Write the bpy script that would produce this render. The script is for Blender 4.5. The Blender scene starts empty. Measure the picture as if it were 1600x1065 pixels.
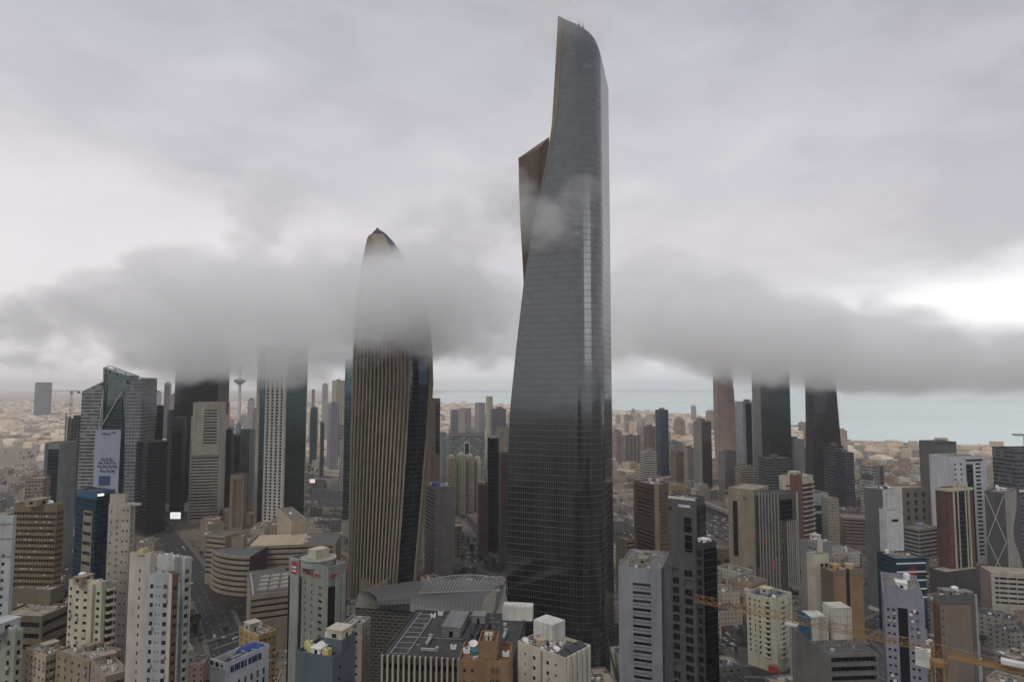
import bpy, math, random
from mathutils import Vector, Matrix
R = math.radians
rnd = random.Random(7)
sc = bpy.context.scene
COL = sc.collection

# ------------------------------------------------------------------ camera
CZ, F, PITCH = 180.0, 1000.0, 4.06
ct, st = math.cos(R(PITCH)), math.sin(R(PITCH))
cam = bpy.data.cameras.new("camera"); cam.lens = 22.5; cam.sensor_width = 36
cam.clip_start = 1; cam.clip_end = 80000
co = bpy.data.objects.new("camera", cam); COL.objects.link(co)
co.location = (0, 0, CZ); co.rotation_euler = (R(90 + PITCH), 0, 0)
sc.camera = co

# ------------------------------------------------------------------ sky
SUN_EL, SUN_AZ = 48, 215            # sun high behind the camera, to the left
w = bpy.data.worlds.new("World"); sc.world = w; w.use_nodes = True
nt = w.node_tree; nt.nodes.clear()
def N(t, tree=None, **k):
    n = (tree or nt).nodes.new(t)
    for a, b in k.items(): setattr(n, a, b)
    return n
def LK(a, b): a.id_data.links.new(a, b)
def math_n(tree, op, a, b=None, clamp=False):
    n = tree.nodes.new("ShaderNodeMath"); n.operation = op; n.use_clamp = clamp
    for i, v in enumerate((a, b)):
        if v is None: continue
        if isinstance(v, (int, float)): n.inputs[i].default_value = v
        else: LK(v, n.inputs[i])
    return n.outputs[0]
def ramp(tree, fac, stops, interp='EASE'):
    n = tree.nodes.new("ShaderNodeValToRGB"); n.color_ramp.interpolation = interp
    el = n.color_ramp.elements
    while len(el) < len(stops): el.new(0.5)
    for e, (p, c) in zip(el, stops):
        e.position = p; e.color = (*c, 1) if len(c) == 3 else c
    LK(fac, n.inputs[0]); return n.outputs[0]
def mixc(tree, fac, a, b, mode='MIX'):
    n = tree.nodes.new("ShaderNodeMix"); n.data_type = 'RGBA'; n.blend_type = mode
    for s, v in ((n.inputs[0], fac), (n.inputs[6], a), (n.inputs[7], b)):
        if isinstance(v, (int, float)): s.default_value = v
        elif isinstance(v, tuple): s.default_value = (*v, 1) if len(v) == 3 else v
        else: LK(v, s)
    return n.outputs[2]
sky = N("ShaderNodeTexSky", sky_type='NISHITA', sun_disc=False, sun_elevation=R(SUN_EL), sun_rotation=R(SUN_AZ), dust_density=3.0)
tc = N("ShaderNodeTexCoord")
sep = N("ShaderNodeSeparateXYZ"); LK(tc.outputs['Generated'], sep.inputs[0])
mp = N("ShaderNodeMapping"); mp.inputs['Scale'].default_value = (1.0, 1.0, 2.6)
LK(tc.outputs['Generated'], mp.inputs[0])
n1 = N("ShaderNodeTexNoise"); n1.inputs['Scale'].default_value = 2.3; n1.inputs['Detail'].default_value = 7; n1.inputs['Roughness'].default_value = .5
n1.inputs['Distortion'].default_value = .25
LK(mp.outputs[0], n1.inputs[0])
n2 = N("ShaderNodeTexNoise"); n2.inputs['Scale'].default_value = 7; n2.inputs['Detail'].default_value = 6
LK(mp.outputs[0], n2.inputs[0])
# overcast radiance by elevation, broken by cloud noise
elev = math_n(nt, 'ADD', sep.outputs[2], math_n(nt, 'MULTIPLY', math_n(nt, 'SUBTRACT', n1.outputs[0], .5), .22))
base = ramp(nt, math_n(nt, 'ADD', math_n(nt, 'MULTIPLY', elev, 1.0), .1, True),
            [(0.0, (.95, .98, .98)), (.12, (.92, .94, .94)), (.20, (.78, .775, .78)), (.30, (.74, .72, .735)), (.42, (.65, .645, .67)), (.60, (.555, .565, .605)), (1, (.62, .62, .65))])
det = math_n(nt, 'ADD', math_n(nt, 'MULTIPLY', n1.outputs[0], 1.0), math_n(nt, 'MULTIPLY', n2.outputs[0], .40))
det = ramp(nt, det, [(.50, (.80, .79, .83)), (.64, (.93, .92, .95)), (.74, (1.01, .995, 1.02)), (.92, (1.15, 1.13, 1.14))])
cl = mixc(nt, 1.0, base, det, 'MULTIPLY')
# a bright gap in the cover low on the right of the view and a weaker one low on the left
def glow(dirv, inner, outer):
    d = N("ShaderNodeVectorMath", operation='DOT_PRODUCT'); v = Vector(dirv).normalized()
    nm = N("ShaderNodeVectorMath", operation='NORMALIZE')
    sc_ = N("ShaderNodeVectorMath", operation='MULTIPLY'); sc_.inputs[1].default_value = (1, 1, 2.6)
    LK(tc.outputs['Generated'], sc_.inputs[0]); LK(sc_.outputs[0], nm.inputs[0]); LK(nm.outputs[0], d.inputs[0])
    d.inputs[1].default_value = Vector((v.x, v.y, v.z * 2.6)).normalized()
    s = math_n(nt, 'ADD', d.outputs['Value'], math_n(nt, 'MULTIPLY', math_n(nt, 'SUBTRACT', n1.outputs[0], .5), .12))
    m = N("ShaderNodeMapRange", interpolation_type='SMOOTHSTEP'); LK(s, m.inputs[0])
    m.inputs[1].default_value = outer; m.inputs[2].default_value = inner
    return m.outputs[0]
gr = glow((.86, 1, .115), .997, .955)
gs = glow((.50, -.85, .13), .992, .92)  # unseen bright patch behind the viewer, added to streak the tower's rounded corner
gl = glow((-.80, 1, .16), .99, .88)
cl = mixc(nt, math_n(nt, 'MULTIPLY', gr, .85), cl, (1.25, 1.25, 1.26))
cl = mixc(nt, math_n(nt, 'MULTIPLY', gl, .62), cl, (.98, .92, .94))
# thicker, darker cover behind the viewer, as the tower's glass mirrors it
bk = N("ShaderNodeMapRange"); LK(sep.outputs[1], bk.inputs[0]); bk.inputs[1].default_value = .25; bk.inputs[2].default_value = -.6
cl = mixc(nt, math_n(nt, 'MULTIPLY', bk.outputs[0], .35), cl, (.40, .42, .45))
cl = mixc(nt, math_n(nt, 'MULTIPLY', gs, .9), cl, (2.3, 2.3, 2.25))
b1 = N("ShaderNodeBackground"); LK(sky.outputs[0], b1.inputs[0]); b1.inputs[1].default_value = .08
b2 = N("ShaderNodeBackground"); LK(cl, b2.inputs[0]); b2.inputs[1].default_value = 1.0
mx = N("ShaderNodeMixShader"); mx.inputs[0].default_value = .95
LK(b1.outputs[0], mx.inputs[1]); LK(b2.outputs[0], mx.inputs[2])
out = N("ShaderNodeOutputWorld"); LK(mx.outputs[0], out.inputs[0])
w.cycles.sampling_method = 'MANUAL'; w.cycles.sample_map_resolution = 512

sl = bpy.data.lights.new("sun", 'SUN'); sl.energy = 1.15; sl.angle = R(10); sl.color = (1, .95, .88)
so = bpy.data.objects.new("sun", sl); COL.objects.link(so)
az = R(SUN_AZ)                        # compass: 0 = +Y, clockwise
sd = Vector((math.sin(az) * math.cos(R(SUN_EL)), math.cos(az) * math.cos(R(SUN_EL)), math.sin(R(SUN_EL))))
so.rotation_euler = sd.to_track_quat('Z', 'Y').to_euler()

vs = sc.view_settings; vs.view_transform = 'Standard'; vs.look = 'None'; vs.exposure = 0.0; vs.gamma = 1.0
cy = sc.cycles
cy.max_bounces = 12; cy.diffuse_bounces = 2; cy.glossy_bounces = 3; cy.transmission_bounces = 2; cy.volume_bounces = 10
cy.caustics_reflective = False; cy.caustics_refractive = False
cy.use_denoising = True; cy.use_adaptive_sampling = True; cy.adaptive_threshold = .03
cy.volume_step_rate = 1.5; cy.volume_max_steps = 256; cy.sample_clamp_indirect = 4

# ------------------------------------------------------------------ pixel helpers (photo 1600 x 1065)
CAM = Vector((0, 0, CZ)); FW = Vector((0, ct, st)); UP = Vector((0, -st, ct))
def ray(px, py): return Vector((1, 0, 0)) * (px - 800) / F + UP * (532.5 - py) / F + FW
def at(px, py, Y):
    d = ray(px, py); return CAM + d * (Y / d.y)
def ground(px, py, z=0):
    d = ray(px, py); return CAM + d * ((z - CZ) / d.z)
def proj(p):
    v = Vector(p) - CAM; zc = v.dot(FW)
    return 800 + F * v.x / zc, 532.5 - F * v.dot(UP) / zc
def reach(C, a, px):
    """length along direction a (deg, from +X) from C until it projects to column px"""
    k = (px - 800) / F; u = (math.cos(R(a)), math.sin(R(a))); dz = C.z - CZ
    return (k * (C.y * ct + dz * st) - C.x) / (u[0] - k * u[1] * ct)

# ------------------------------------------------------------------ materials
MATS = {}
def newmat(name):
    m = bpy.data.materials.new(name); m.use_nodes = True
    return m, m.node_tree, m.node_tree.nodes["Principled BSDF"]
def wallmat(name, c, var=.20, rough=.85, streak=.17, scale=.12):
    if name in MATS: return MATS[name]
    m, t, p = newmat(name); MATS[name] = m
    tc = t.nodes.new("ShaderNodeTexCoord")
    a = t.nodes.new("ShaderNodeTexNoise"); a.inputs['Scale'].default_value = scale; a.inputs['Detail'].default_value = 6; a.inputs['Roughness'].default_value = .65
    LK(tc.outputs['Object'], a.inputs[0])
    mp = t.nodes.new("ShaderNodeMapping"); mp.inputs['Scale'].default_value = (.35, .35, .03); LK(tc.outputs['Object'], mp.inputs[0])
    b = t.nodes.new("ShaderNodeTexNoise"); b.inputs['Scale'].default_value = .8; b.inputs['Detail'].default_value = 4; LK(mp.outputs[0], b.inputs[0])
    v1 = ramp(t, a.outputs[0], [(.3, (1 - var,) * 3), (.7, (1 + var * .6,) * 3)], 'LINEAR')
    v2 = ramp(t, b.outputs[0], [(.35, (1 - streak, 1 - streak, 1 - streak * 1.1)), (.55, (1, 1, 1))], 'LINEAR')
    c = tuple(q*(.74 if max(c) < .3 else .74 + min(.34, (max(c)-.3)*2.2)) for q in c)
    x = mixc(t, 1, mixc(t, 1, tuple(c), v1, 'MULTIPLY'), v2, 'MULTIPLY')
    LK(x, p.inputs['Base Color']); p.inputs['Roughness'].default_value = rough
    return m
def plain(name, c, rough=.6, metal=0.0, emit=None):
    if name in MATS: return MATS[name]
    m, t, p = newmat(name); MATS[name] = m
    tc = t.nodes.new("ShaderNodeTexCoord")
    a = t.nodes.new("ShaderNodeTexNoise"); a.inputs['Scale'].default_value = .6; a.inputs['Detail'].default_value = 4
    LK(tc.outputs['Object'], a.inputs[0])
    LK(mixc(t, 1, tuple(c), ramp(t, a.outputs[0], [(.3, (.85,) * 3), (.7, (1.1,) * 3)], 'LINEAR'), 'MULTIPLY'), p.inputs['Base Color'])
    p.inputs['Roughness'].default_value = rough; p.inputs['Metallic'].default_value = metal
    if emit:
        p.inputs['Emission Color'].default_value = (*c, 1); p.inputs['Emission Strength'].default_value = emit
    return m
def ucoord(t):
    """horizontal coordinate along whichever upright face is seen, and z"""
    tc = t.nodes.new("ShaderNodeTexCoord")
    s = t.nodes.new("ShaderNodeSeparateXYZ"); LK(tc.outputs['Object'], s.inputs[0])
    n = t.nodes.new("ShaderNodeSeparateXYZ"); LK(tc.outputs['Normal'], n.inputs[0])
    ax = math_n(t, 'ABSOLUTE', n.outputs[0]); k = math_n(t, 'GREATER_THAN', ax, .707)
    u = math_n(t, 'ADD', math_n(t, 'MULTIPLY', s.outputs[1], k), math_n(t, 'MULTIPLY', s.outputs[0], math_n(t, 'SUBTRACT', 1.0, k)))
    nz = math_n(t, 'LESS_THAN', math_n(t, 'ABSOLUTE', n.outputs[2]), .6)
    return u, s.outputs[2], nz, tc
def band(t, x, pitch, lo, hi):
    f = math_n(t, 'FRACT', math_n(t, 'DIVIDE', math_n(t, 'ADD', x, 1000 * pitch), pitch))
    return math_n(t, 'MULTIPLY', math_n(t, 'GREATER_THAN', f, lo), math_n(t, 'LESS_THAN', f, hi))
def cellrand(t, u, z, pu, pz, off=0.0):
    cx = math_n(t, 'FLOOR', math_n(t, 'DIVIDE', u, pu)); cz = math_n(t, 'FLOOR', math_n(t, 'DIVIDE', z, pz))
    cmb = t.nodes.new("ShaderNodeCombineXYZ"); LK(cx, cmb.inputs[0]); LK(cz, cmb.inputs[1]); cmb.inputs[2].default_value = off
    wn = t.nodes.new("ShaderNodeTexWhiteNoise"); LK(cmb.outputs[0], wn.inputs[0]); return wn.outputs[0]
def curtain(name, tint, line=(.30, .30, .30), fh=4.0, mu=1.5, metal=.9, rough=.12, lh=.10, lv=.06, var=.35):
    tint = tuple(q*.78 for q in tint)
    """reflective curtain wall: floor lines, mullions and panes that differ a little"""
    if name in MATS: return MATS[name]
    m, t, p = newmat(name); MATS[name] = m
    u, z, nz, tc = ucoord(t)
    hl = math_n(t, 'SUBTRACT', 1.0, band(t, z, fh, lh, 2)); vl = math_n(t, 'SUBTRACT', 1.0, band(t, u, mu, lv, 2))
    ln = math_n(t, 'MAXIMUM', hl, math_n(t, 'MULTIPLY', vl, .55))
    r = cellrand(t, u, z, mu, fh)
    g = ramp(t, r, [(0, tuple(x * (1 - var) for x in tint)), (1, tuple(min(1, x * (1 + var)) for x in tint))], 'LINEAR')
    LK(mixc(t, ln, g, tuple(line)), p.inputs['Base Color'])
    LK(math_n(t, 'MULTIPLY', math_n(t, 'SUBTRACT', 1.0, ln), metal), p.inputs['Metallic'])
    LK(math_n(t, 'ADD', math_n(t, 'MULTIPLY', ln, .5), rough), p.inputs['Roughness'])
    bn = t.nodes.new("ShaderNodeTexNoise"); bn.inputs['Scale'].default_value = .05; bn.inputs['Detail'].default_value = 2
    LK(tc.outputs['Object'], bn.inputs[0])
    bp = t.nodes.new("ShaderNodeBump"); bp.inputs['Strength'].default_value = .25; bp.inputs['Distance'].default_value = .6
    LK(math_n(t, 'ADD', bn.outputs[0], math_n(t, 'MULTIPLY', r, .03)), bp.inputs['Height']); LK(bp.outputs[0], p.inputs['Normal'])
    return m
def facade(name, c, glass=(.022, .026, .03), fh=3.4, pu=3.2, wlo=.22, whi=.78, hlo=.3, hhi=.78, rough=.8):
    """far masonry front with rows of window openings (too small to show more)"""
    if name in MATS: return MATS[name]
    m, t, p = newmat(name); MATS[name] = m; c = tuple(q*.8 for q in c)
    u, z, nz, tc = ucoord(t)
    wn = math_n(t, 'MULTIPLY', math_n(t, 'MULTIPLY', band(t, u, pu, wlo, whi), band(t, z, fh, hlo, hhi)), nz)
    r = cellrand(t, u, z, pu, fh)
    g = ramp(t, r, [(0, tuple(x * .5 for x in glass)), (.7, glass), (1, tuple(min(1, x * 3.5) for x in glass))], 'LINEAR')
    a = t.nodes.new("ShaderNodeTexNoise"); a.inputs['Scale'].default_value = .05; a.inputs['Detail'].default_value = 6; LK(tc.outputs['Object'], a.inputs[0])
    wl = mixc(t, 1, tuple(c), ramp(t, a.outputs[0], [(.3, (.8,) * 3), (.7, (1.12,) * 3)], 'LINEAR'), 'MULTIPLY')
    LK(mixc(t, wn, wl, g), p.inputs['Base Color'])
    LK(math_n(t, 'SUBTRACT', rough, math_n(t, 'MULTIPLY', wn, rough - .15)), p.inputs['Roughness'])
    return m
HAZE = 6.5e-5
# ------------------------------------------------------------------ mesh building
class MB:
    def __init__(s): s.v, s.f, s.m = [], [], []
    def quad(s, a, b, c, d, m=0):
        i = len(s.v); s.v += [tuple(a), tuple(b), tuple(c), tuple(d)]; s.f.append((i, i+1, i+2, i+3)); s.m.append(m)
    def poly(s, pts, m=0):
        i = len(s.v); s.v += [tuple(p) for p in pts]; s.f.append(tuple(range(i, i+len(pts)))); s.m.append(m)
    def prism(s, pts, z0, z1, m=0, top=None, cap=True, mt=None):
        """pts counter-clockwise 2-D outline; top = other outline at z1"""
        n = len(pts); i = len(s.v); q = top or pts
        s.v += [(p[0], p[1], z0) for p in pts] + [(p[0], p[1], z1 if not callable(z1) else z1(p)) for p in q]
        for k in range(n):
            l = (k+1) % n; s.f.append((i+k, i+l, i+n+l, i+n+k)); s.m.append(m)
        if cap:
            s.f.append(tuple(range(i+n-1, i-1, -1))); s.m.append(m)
            s.f.append(tuple(range(i+n, i+2*n))); s.m.append(m if mt is None else mt)
    def box(s, x0, x1, y0, y1, z0, z1, m=0, mt=None): s.prism([(x0, y0), (x1, y0), (x1, y1), (x0, y1)], z0, z1, m, mt=mt)
    def cyl(s, x, y, r, z0, z1, n=12, m=0, r1=None):
        a = [(x + r*math.cos(2*math.pi*k/n), y + r*math.sin(2*math.pi*k/n)) for k in range(n)]
        b = None if r1 is None else [(x + r1*math.cos(2*math.pi*k/n), y + r1*math.sin(2*math.pi*k/n)) for k in range(n)]
        s.prism(a, z0, z1, m, top=b)
    def bar(s, p, q, r, m=0, n=4):
        p, q = Vector(p), Vector(q); d = q - p
        if d.length < 1e-6: return
        d.normalize(); u = d.cross(Vector((0, 0, 1)) if abs(d.z) < .95 else Vector((1, 0, 0))).normalized(); w_ = d.cross(u)
        i = len(s.v)
        for e in (p, q):
            for k in range(n):
                a = 2*math.pi*(k+.5)/n; s.v.append(tuple(e + (u*math.cos(a) + w_*math.sin(a))*r))
        for k in range(n):
            l = (k+1) % n; s.f.append((i+k, i+n+k, i+n+l, i+l)); s.m.append(m)
        s.f.append(tuple(range(i, i+n))); s.m.append(m); s.f.append(tuple(range(i+2*n-1, i+n-1, -1))); s.m.append(m)
    def mesh(s, name, mats, smooth=False):
        me = bpy.data.meshes.new(name); me.from_pydata(s.v, [], s.f)
        for m in mats: me.materials.append(m)
        if len(mats) > 1: me.polygons.foreach_set('material_index', s.m)
        if smooth: me.polygons.foreach_set('use_smooth', [True]*len(s.f))
        me.update(); return me
    def build(s, name, mats, parent=None, M=None, smooth=False):
        if not isinstance(mats, (list, tuple)): mats = [mats]
        o = bpy.data.objects.new(name, s.mesh(name, mats, smooth)); COL.objects.link(o)
        if parent: o.parent = parent
        if M is not None: o.matrix_basis = M
        return o
def tag(o, label=None, cat=None, group=None, kind=None):
    if label: o['label'] = label
    if cat: o['category'] = cat
    if group: o['group'] = group
    if kind: o['kind'] = kind
    return o
def empty(name, label, cat, M, group=None):
    o = bpy.data.objects.new(name, None); COL.objects.link(o); o.matrix_basis = M
    o.empty_display_size = 5
    return tag(o, label, cat, group)
def inst(name, me, parent, M):
    o = bpy.data.objects.new(name, me); COL.objects.link(o); o.parent = parent; o.matrix_basis = M; return o
def TR(x, y, z=0, a=0): return Matrix.Translation((x, y, z)) @ Matrix.Rotation(R(a), 4, 'Z')

# ------------------------------------------------------------------ palette
W = wallmat
cream = W('cream', (.44, .41, .32)); white = W('white', (.48, .48, .46)); pinkw = W('pink_white', (.45, .41, .37))
greyw = W('grey_white', (.40, .42, .42)); tan = W('tan', (.34, .27, .19)); brown = W('brown', (.20, .125, .085)); conc = W('concrete', (.27, .26, .245))
grey = W('grey', (.22, .225, .23)); dgrey = W('dark_grey', (.085, .082, .085)); sand = W('sand', (.42, .34, .25)); beige = W('beige', (.40, .35, .275))
bluegrey = W('blue_grey', (.30, .33, .37)); slate = W('slate', (.13, .14, .16)); redst = W('red_stone', (.16, .07, .05)); orange = W('orange', (.30, .185, .10))
ochre = W('ochre', (.40, .27, .11)); lilac = W('lilac_grey', (.27, .275, .34)); greenw = W('pale_green', (.33, .36, .29)); bluep = W('blue_paint', (.045, .12, .21))
roofm = W('roof_felt', (.22, .205, .185), var=.6, scale=.16); roofd = W('dark_roof', (.06, .06, .062), var=.4, scale=.3); roofs = W('sandy_roof', (.36, .31, .24), var=.55, scale=.16)
gl = plain('window_glass', (.012, .013, .016), .15); gl2 = plain('curtained_glass', (.10, .095, .085), .3); gl3 = plain('sky_glass', (.05, .06, .07), .06, .6)
frm = plain('window_frame', (.10, .097, .09), .5); alu = plain('aluminium', (.38, .39, .40), .4, .4); steel = plain('steel', (.25, .25, .26), .45, .5)
yellow = plain('yellow_tank', (.50, .44, .18), .5); whitep = plain('white_plastic', (.65, .65, .63), .5); redp = plain('red_paint', (.38, .04, .045), .5)
bluem = plain('blue_membrane', (.02, .07, .30), .5); blackm = plain('black_cladding', (.012, .012, .014), .3)
signw = plain('lit_sign', (1, 1, 1), .5, emit=.8); signr = plain('red_sign', (.30, .05, .05), .6); signb = plain('navy_letters', (.02, .035, .16), .5)
cg_dark = curtain('curtain_dark', (.10, .11, .12), (.10, .10, .10)); cg_blue = curtain('curtain_blue', (.055, .15, .26), (.03, .06, .09), fh=3.4)
cg_teal = curtain('curtain_teal', (.10, .19, .20), (.10, .14, .14)); cg_grey = curtain('curtain_grey', (.20, .22, .24), (.17, .17, .17), fh=3.8)
cg_green = curtain('curtain_green', (.03, .07, .065), (.05, .06, .055)); cg_light = curtain('curtain_light', (.30, .34, .38), (.30, .31, .32), fh=3.8)

# ------------------------------------------------------------------ panes shared between windows
PANES = {}
def pane_mesh(w_, h, v):
    k = (round(w_, 1), round(h, 1), v)
    if k not in PANES:
        b = MB(); f = min(.12, w_*.1); x, z = k[0]/2 + .02, k[1]/2 + .02
        b.box(-x, x, -.02, .05, -z, z, 0)
        for a in ((-x, x, z-f, z), (-x, x, -z, -z+f), (-x, -x+f, -z+f, z-f), (x-f, x, -z+f, z-f)): b.box(a[0], a[1], -.10, -.025, a[2], a[3], 1)
        if k[0] > 2.4:
            n = int(k[0] / 1.6)
            for i in range(1, n): c = -x + 2*x*i/n; b.box(c-.05, c+.05, -.09, -.024, -z+f, z-f, 1)
        elif k[0] > 1.1: b.box(-.04, .04, -.09, -.024, -z+f, z-f, 1)
        PANES[k] = b.mesh('window', [(gl, gl2, gl3)[v], frm])
    return PANES[k]
_u = {}
def unit(kind):
    if kind in _u: return _u[kind]
    b = MB()
    if kind == 'ac_unit':
        b.box(-1, 1, -.6, .6, .15, 1.5, 0); b.cyl(0, 0, .5, 1.5, 1.62, 10, 1); b.box(-.9, -.7, -.5, .5, 0, .15, 1); b.box(.7, .9, -.5, .5, 0, .15, 1); me = b.mesh(kind, [whitep, blackm])
    elif kind == 'wall_ac_unit': b.box(-.45, .45, -.5, .2, -.32, .32, 0); b.cyl(0, -.1, .2, .325, .34, 8, 1); me = b.mesh(kind, [plain('ac_beige', (.42, .41, .37), .5), blackm])
    elif kind == 'water_tank':
        for x in (-1, 1):
            for y in (-1, 1): b.box(x-.1, x+.1, y-.1, y+.1, 0, 1, 1)
        b.cyl(0, 0, 1.4, 1, 3.4, 14, 0); b.cyl(0, 0, 1.4, 3.4, 3.9, 14, 0, .4); me = b.mesh(kind, [whitep, steel])
    elif kind == 'yellow_tank':
        b.box(-1, 1, -1, 1, 0, .4, 1); b.box(-.95, .95, -.95, .95, .4, 2.3, 0); b.cyl(0, 0, .3, 2.3, 2.5, 8, 1); me = b.mesh(kind, [yellow, steel])
    elif kind == 'satellite_dish':
        b.bar((0, 0, 0), (0, 0, 1.2), .08, 1)
        pr = None
        for k in range(5):
            r = .35*k; zz = 1.2 + .16*r*r
            ring = [(r*math.cos(a*math.pi/5), r*math.sin(a*math.pi/5)*.8 - zz*.2, zz + r*math.sin(a*math.pi/5)*.5) for a in range(10)]
            if pr:
                for a in range(10): b.quad(pr[a], pr[(a+1) % 10], ring[(a+1) % 10], ring[a], 0)
            pr = ring
        me = b.mesh(kind, [whitep, steel])
    elif kind == 'vent_duct':
        b.box(-3, 3, -.5, .5, .5, 1.3, 0); b.box(-2.6, -2.3, -.4, .4, 0, .5, 1); b.box(2.3, 2.6, -.4, .4, 0, .5, 1); b.box(2.2, 3.2, -.7, .7, 1.3, 2, 0); me = b.mesh(kind, [alu, steel])
    elif kind == 'solar_panel':
        b.poly([(-2, -1.4, .6), (2, -1.4, .6), (2, 1.4, 1.6), (-2, 1.4, 1.6)], 0); b.poly([(-2, 1.4, 1.55), (2, 1.4, 1.55), (2, -1.4, .55), (-2, -1.4, .55)], 1)
        for x in (-1.8, 1.8): b.bar((x, -1.2, 0), (x, -1.2, .6), .06, 1); b.bar((x, 1.2, 0), (x, 1.2, 1.5), .06, 1)
        me = b.mesh(kind, [gl, steel])
    elif kind == 'mast': b.bar((0, 0, 0), (0, 0, 9), .12, 0); b.bar((-.8, 0, 7), (.8, 0, 7), .06, 0); b.bar((-.5, 0, 8), (.5, 0, 8), .06, 0); me = b.mesh(kind, [steel])
    _u[kind] = me; return me

NAMES = []
class B:
    """a building made of upright blocks; each block is set by its near corner and the two faces seen from the street side"""
    def __init__(s, name, label, cat='building', group=None):
        s.name, s.label, s.cat, s.group = name, label, cat, group; s.root = None; s.blocks = []; s.used = 0
    def block(s, x0, xc, x1, ytop, D, a=85, wall=cream, z0=0.0, wR=None, dL=None, roof=roofm, h=None, parapet=1.0, ln=None):
        C = at(xc, ytop, D)
        if h: C.z = h
        wd = wR if wR else max(2, s.chk(reach(C, a, x1))); dp = dL if dL else max(2, s.chk(reach(C, a + 90, x0)))
        M = TR(C.x, C.y, 0, a) @ Matrix.Translation((wd/2, dp/2, 0))
        if s.root is None:
            s.M0 = M; s.root = empty(s.name, s.label, s.cat, M, s.group); s.Mi = M.inverted()
            NAMES.append((M.translation.x, M.translation.y, max(wd, dp)))
        k = dict(w=wd, d=dp, h=C.z, M=s.Mi @ M, Mw=M, wall=wall, z0=z0, zones={'R': [], 'L': []}, roof=roof, par=parapet, win=[]); s.cur = k; s.blocks.append(k)
        FOOT.append((M, wd, dp)); return s
    def chk(s, v):
        
        return min(abs(v), 75)
    def W(s, f): return s.cur['w'] if f == 'R' else s.cur['d']
    def FM(s, f):
        k = s.cur
        return Matrix.Translation((-k['w']/2, -k['d']/2, 0)) if f == 'R' else Matrix.Translation((-k['w']/2, k['d']/2, 0)) @ Matrix.Rotation(R(-90), 4, 'Z')
    def punch(s, f, n, fh=3.3, ww=1.4, wh=1.5, u0=0.0, u1=1.0, top=1.5, bot=8, rec=.3, sill=.9, name='window', rows=None, mod=None, mix=(.6, .85)):
        """n window openings per storey between u0 and u1 (fractions of the face)"""
        k = s.cur; Wd = s.W(f); a, b = u0*Wd, u1*Wd; p = (b - a)/n; ww = min(ww, p*.97)
        cols = [(a + p*(i+.5) - ww/2, a + p*(i+.5) + ww/2) for i in range(n)]
        zt = k['h'] - k['par'] - top; rws = []
        z = zt - wh
        while z > max(k['z0'] + bot, 1) and (rows is None or len(rws) < rows):
            if proj(k['Mw'] @ s.FM(f) @ Vector((a, 0, z)))[1] > 1150: break
            rws.append((z, z + wh)); z -= fh
        k['zones'][f].append((a, b, cols, rws[::-1], rec, name, mix)); return s
    def ribbon(s, f, fh=3.5, wh=1.6, u0=.02, u1=.98, top=1.2, bot=6, rec=.5, rows=None, mix=(.8, .95)):
        return s.punch(f, 1, fh, (u1-u0)*s.W(f)*.985, wh, u0, u1, top, bot, rec, rows=rows, mix=mix, name='window_band')
    def panel(s, f, u0, u1, z0, z1, mat, proud=.35, name='panel', thick=None):
        """z0,z1 in metres below the block's top when negative, else above ground"""
        k = s.cur; Wd = s.W(f); zz0 = k['h'] + z0 if z0 < 0 else z0; zz1 = k['h'] + z1 if (z1 <= 0 or z0 < 0 or z1 <= z0) else z1
        b = MB(); b.box(u0*Wd, u1*Wd, -proud, .05 if thick is None else -proud + thick, zz0, zz1)
        o = b.build(name, mat, s.root, k['M'] @ s.FM(f)); return s
    def glyph(s, f, u, wd, z, hh, mat, proud, q, name='sign_letter'):
        k = s.cur; Wd = s.W(f); b = MB(); x0, x1 = u*Wd, (u+wd)*Wd; t = max(.22, (x1-x0)*.26); zz = k['h'] + z; y0, y1 = -proud, -proud+.3
        b.box(x0, x0+t, y0, y1, zz, zz+hh)
        if q & 1: b.box(x0+t+.01, x1, y0, y1, zz+hh-t, zz+hh)
        if q & 2: b.box(x0+t+.01, x1, y0, y1, zz, zz+t)
        if q & 4: b.box(x1-t, x1, y0, y1, zz+t+.01, zz+hh-t-.01)
        if q & 8: b.box(x0+t+.01, x1-t-.01, y0, y1, zz+hh*.42, zz+hh*.42+t)
        b.build(name, mat, s.root, k['M'] @ s.FM(f)); return s
    def fins(s, f, n, u0=0., u1=1., fw=.5, fd=.8, mat=None, top=0., bot=0., name='fin'):
        k = s.cur; Wd = s.W(f); b = MB(); b.box(-fw/2, fw/2, -fd, 0, bot, k['h'] + top); me = b.mesh(name, [mat or k['wall']])
        for i in range(n):
            u = (u0 + (u1-u0)*(i+.5)/n)*Wd; inst(name, me, s.root, k['M'] @ s.FM(f) @ Matrix.Translation((u, 0, 0)))
        return s
    def balconies(s, f, u0, u1, fh=3.3, top=3, depth=1.4, mat=None, rows=99, ph=1.0, bot=8, dark=True, name='balcony'):
        k = s.cur; Wd = s.W(f); b = MB(); a, c = u0*Wd, u1*Wd
        b.box(a, c, -depth, -.01, -.2, 0); b.box(a, c, -depth, -depth + .15, 0, ph); b.box(a, a+.15, -depth + .15, -.01, 0, ph); b.box(c-.15, c, -depth + .15, -.01, 0, ph)
        me = b.mesh(name, [mat or k['wall']]); z = k['h'] - k['par'] - top; zs = z
        while z > k['z0'] + bot and rows > 0:
            if proj(k['Mw'] @ s.FM(f) @ Vector((a, 0, z)))[1] > 1130: break
            inst(name, me, s.root, k['M'] @ s.FM(f) @ Matrix.Translation((0, 0, z))); z -= fh; rows -= 1
        return s
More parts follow.
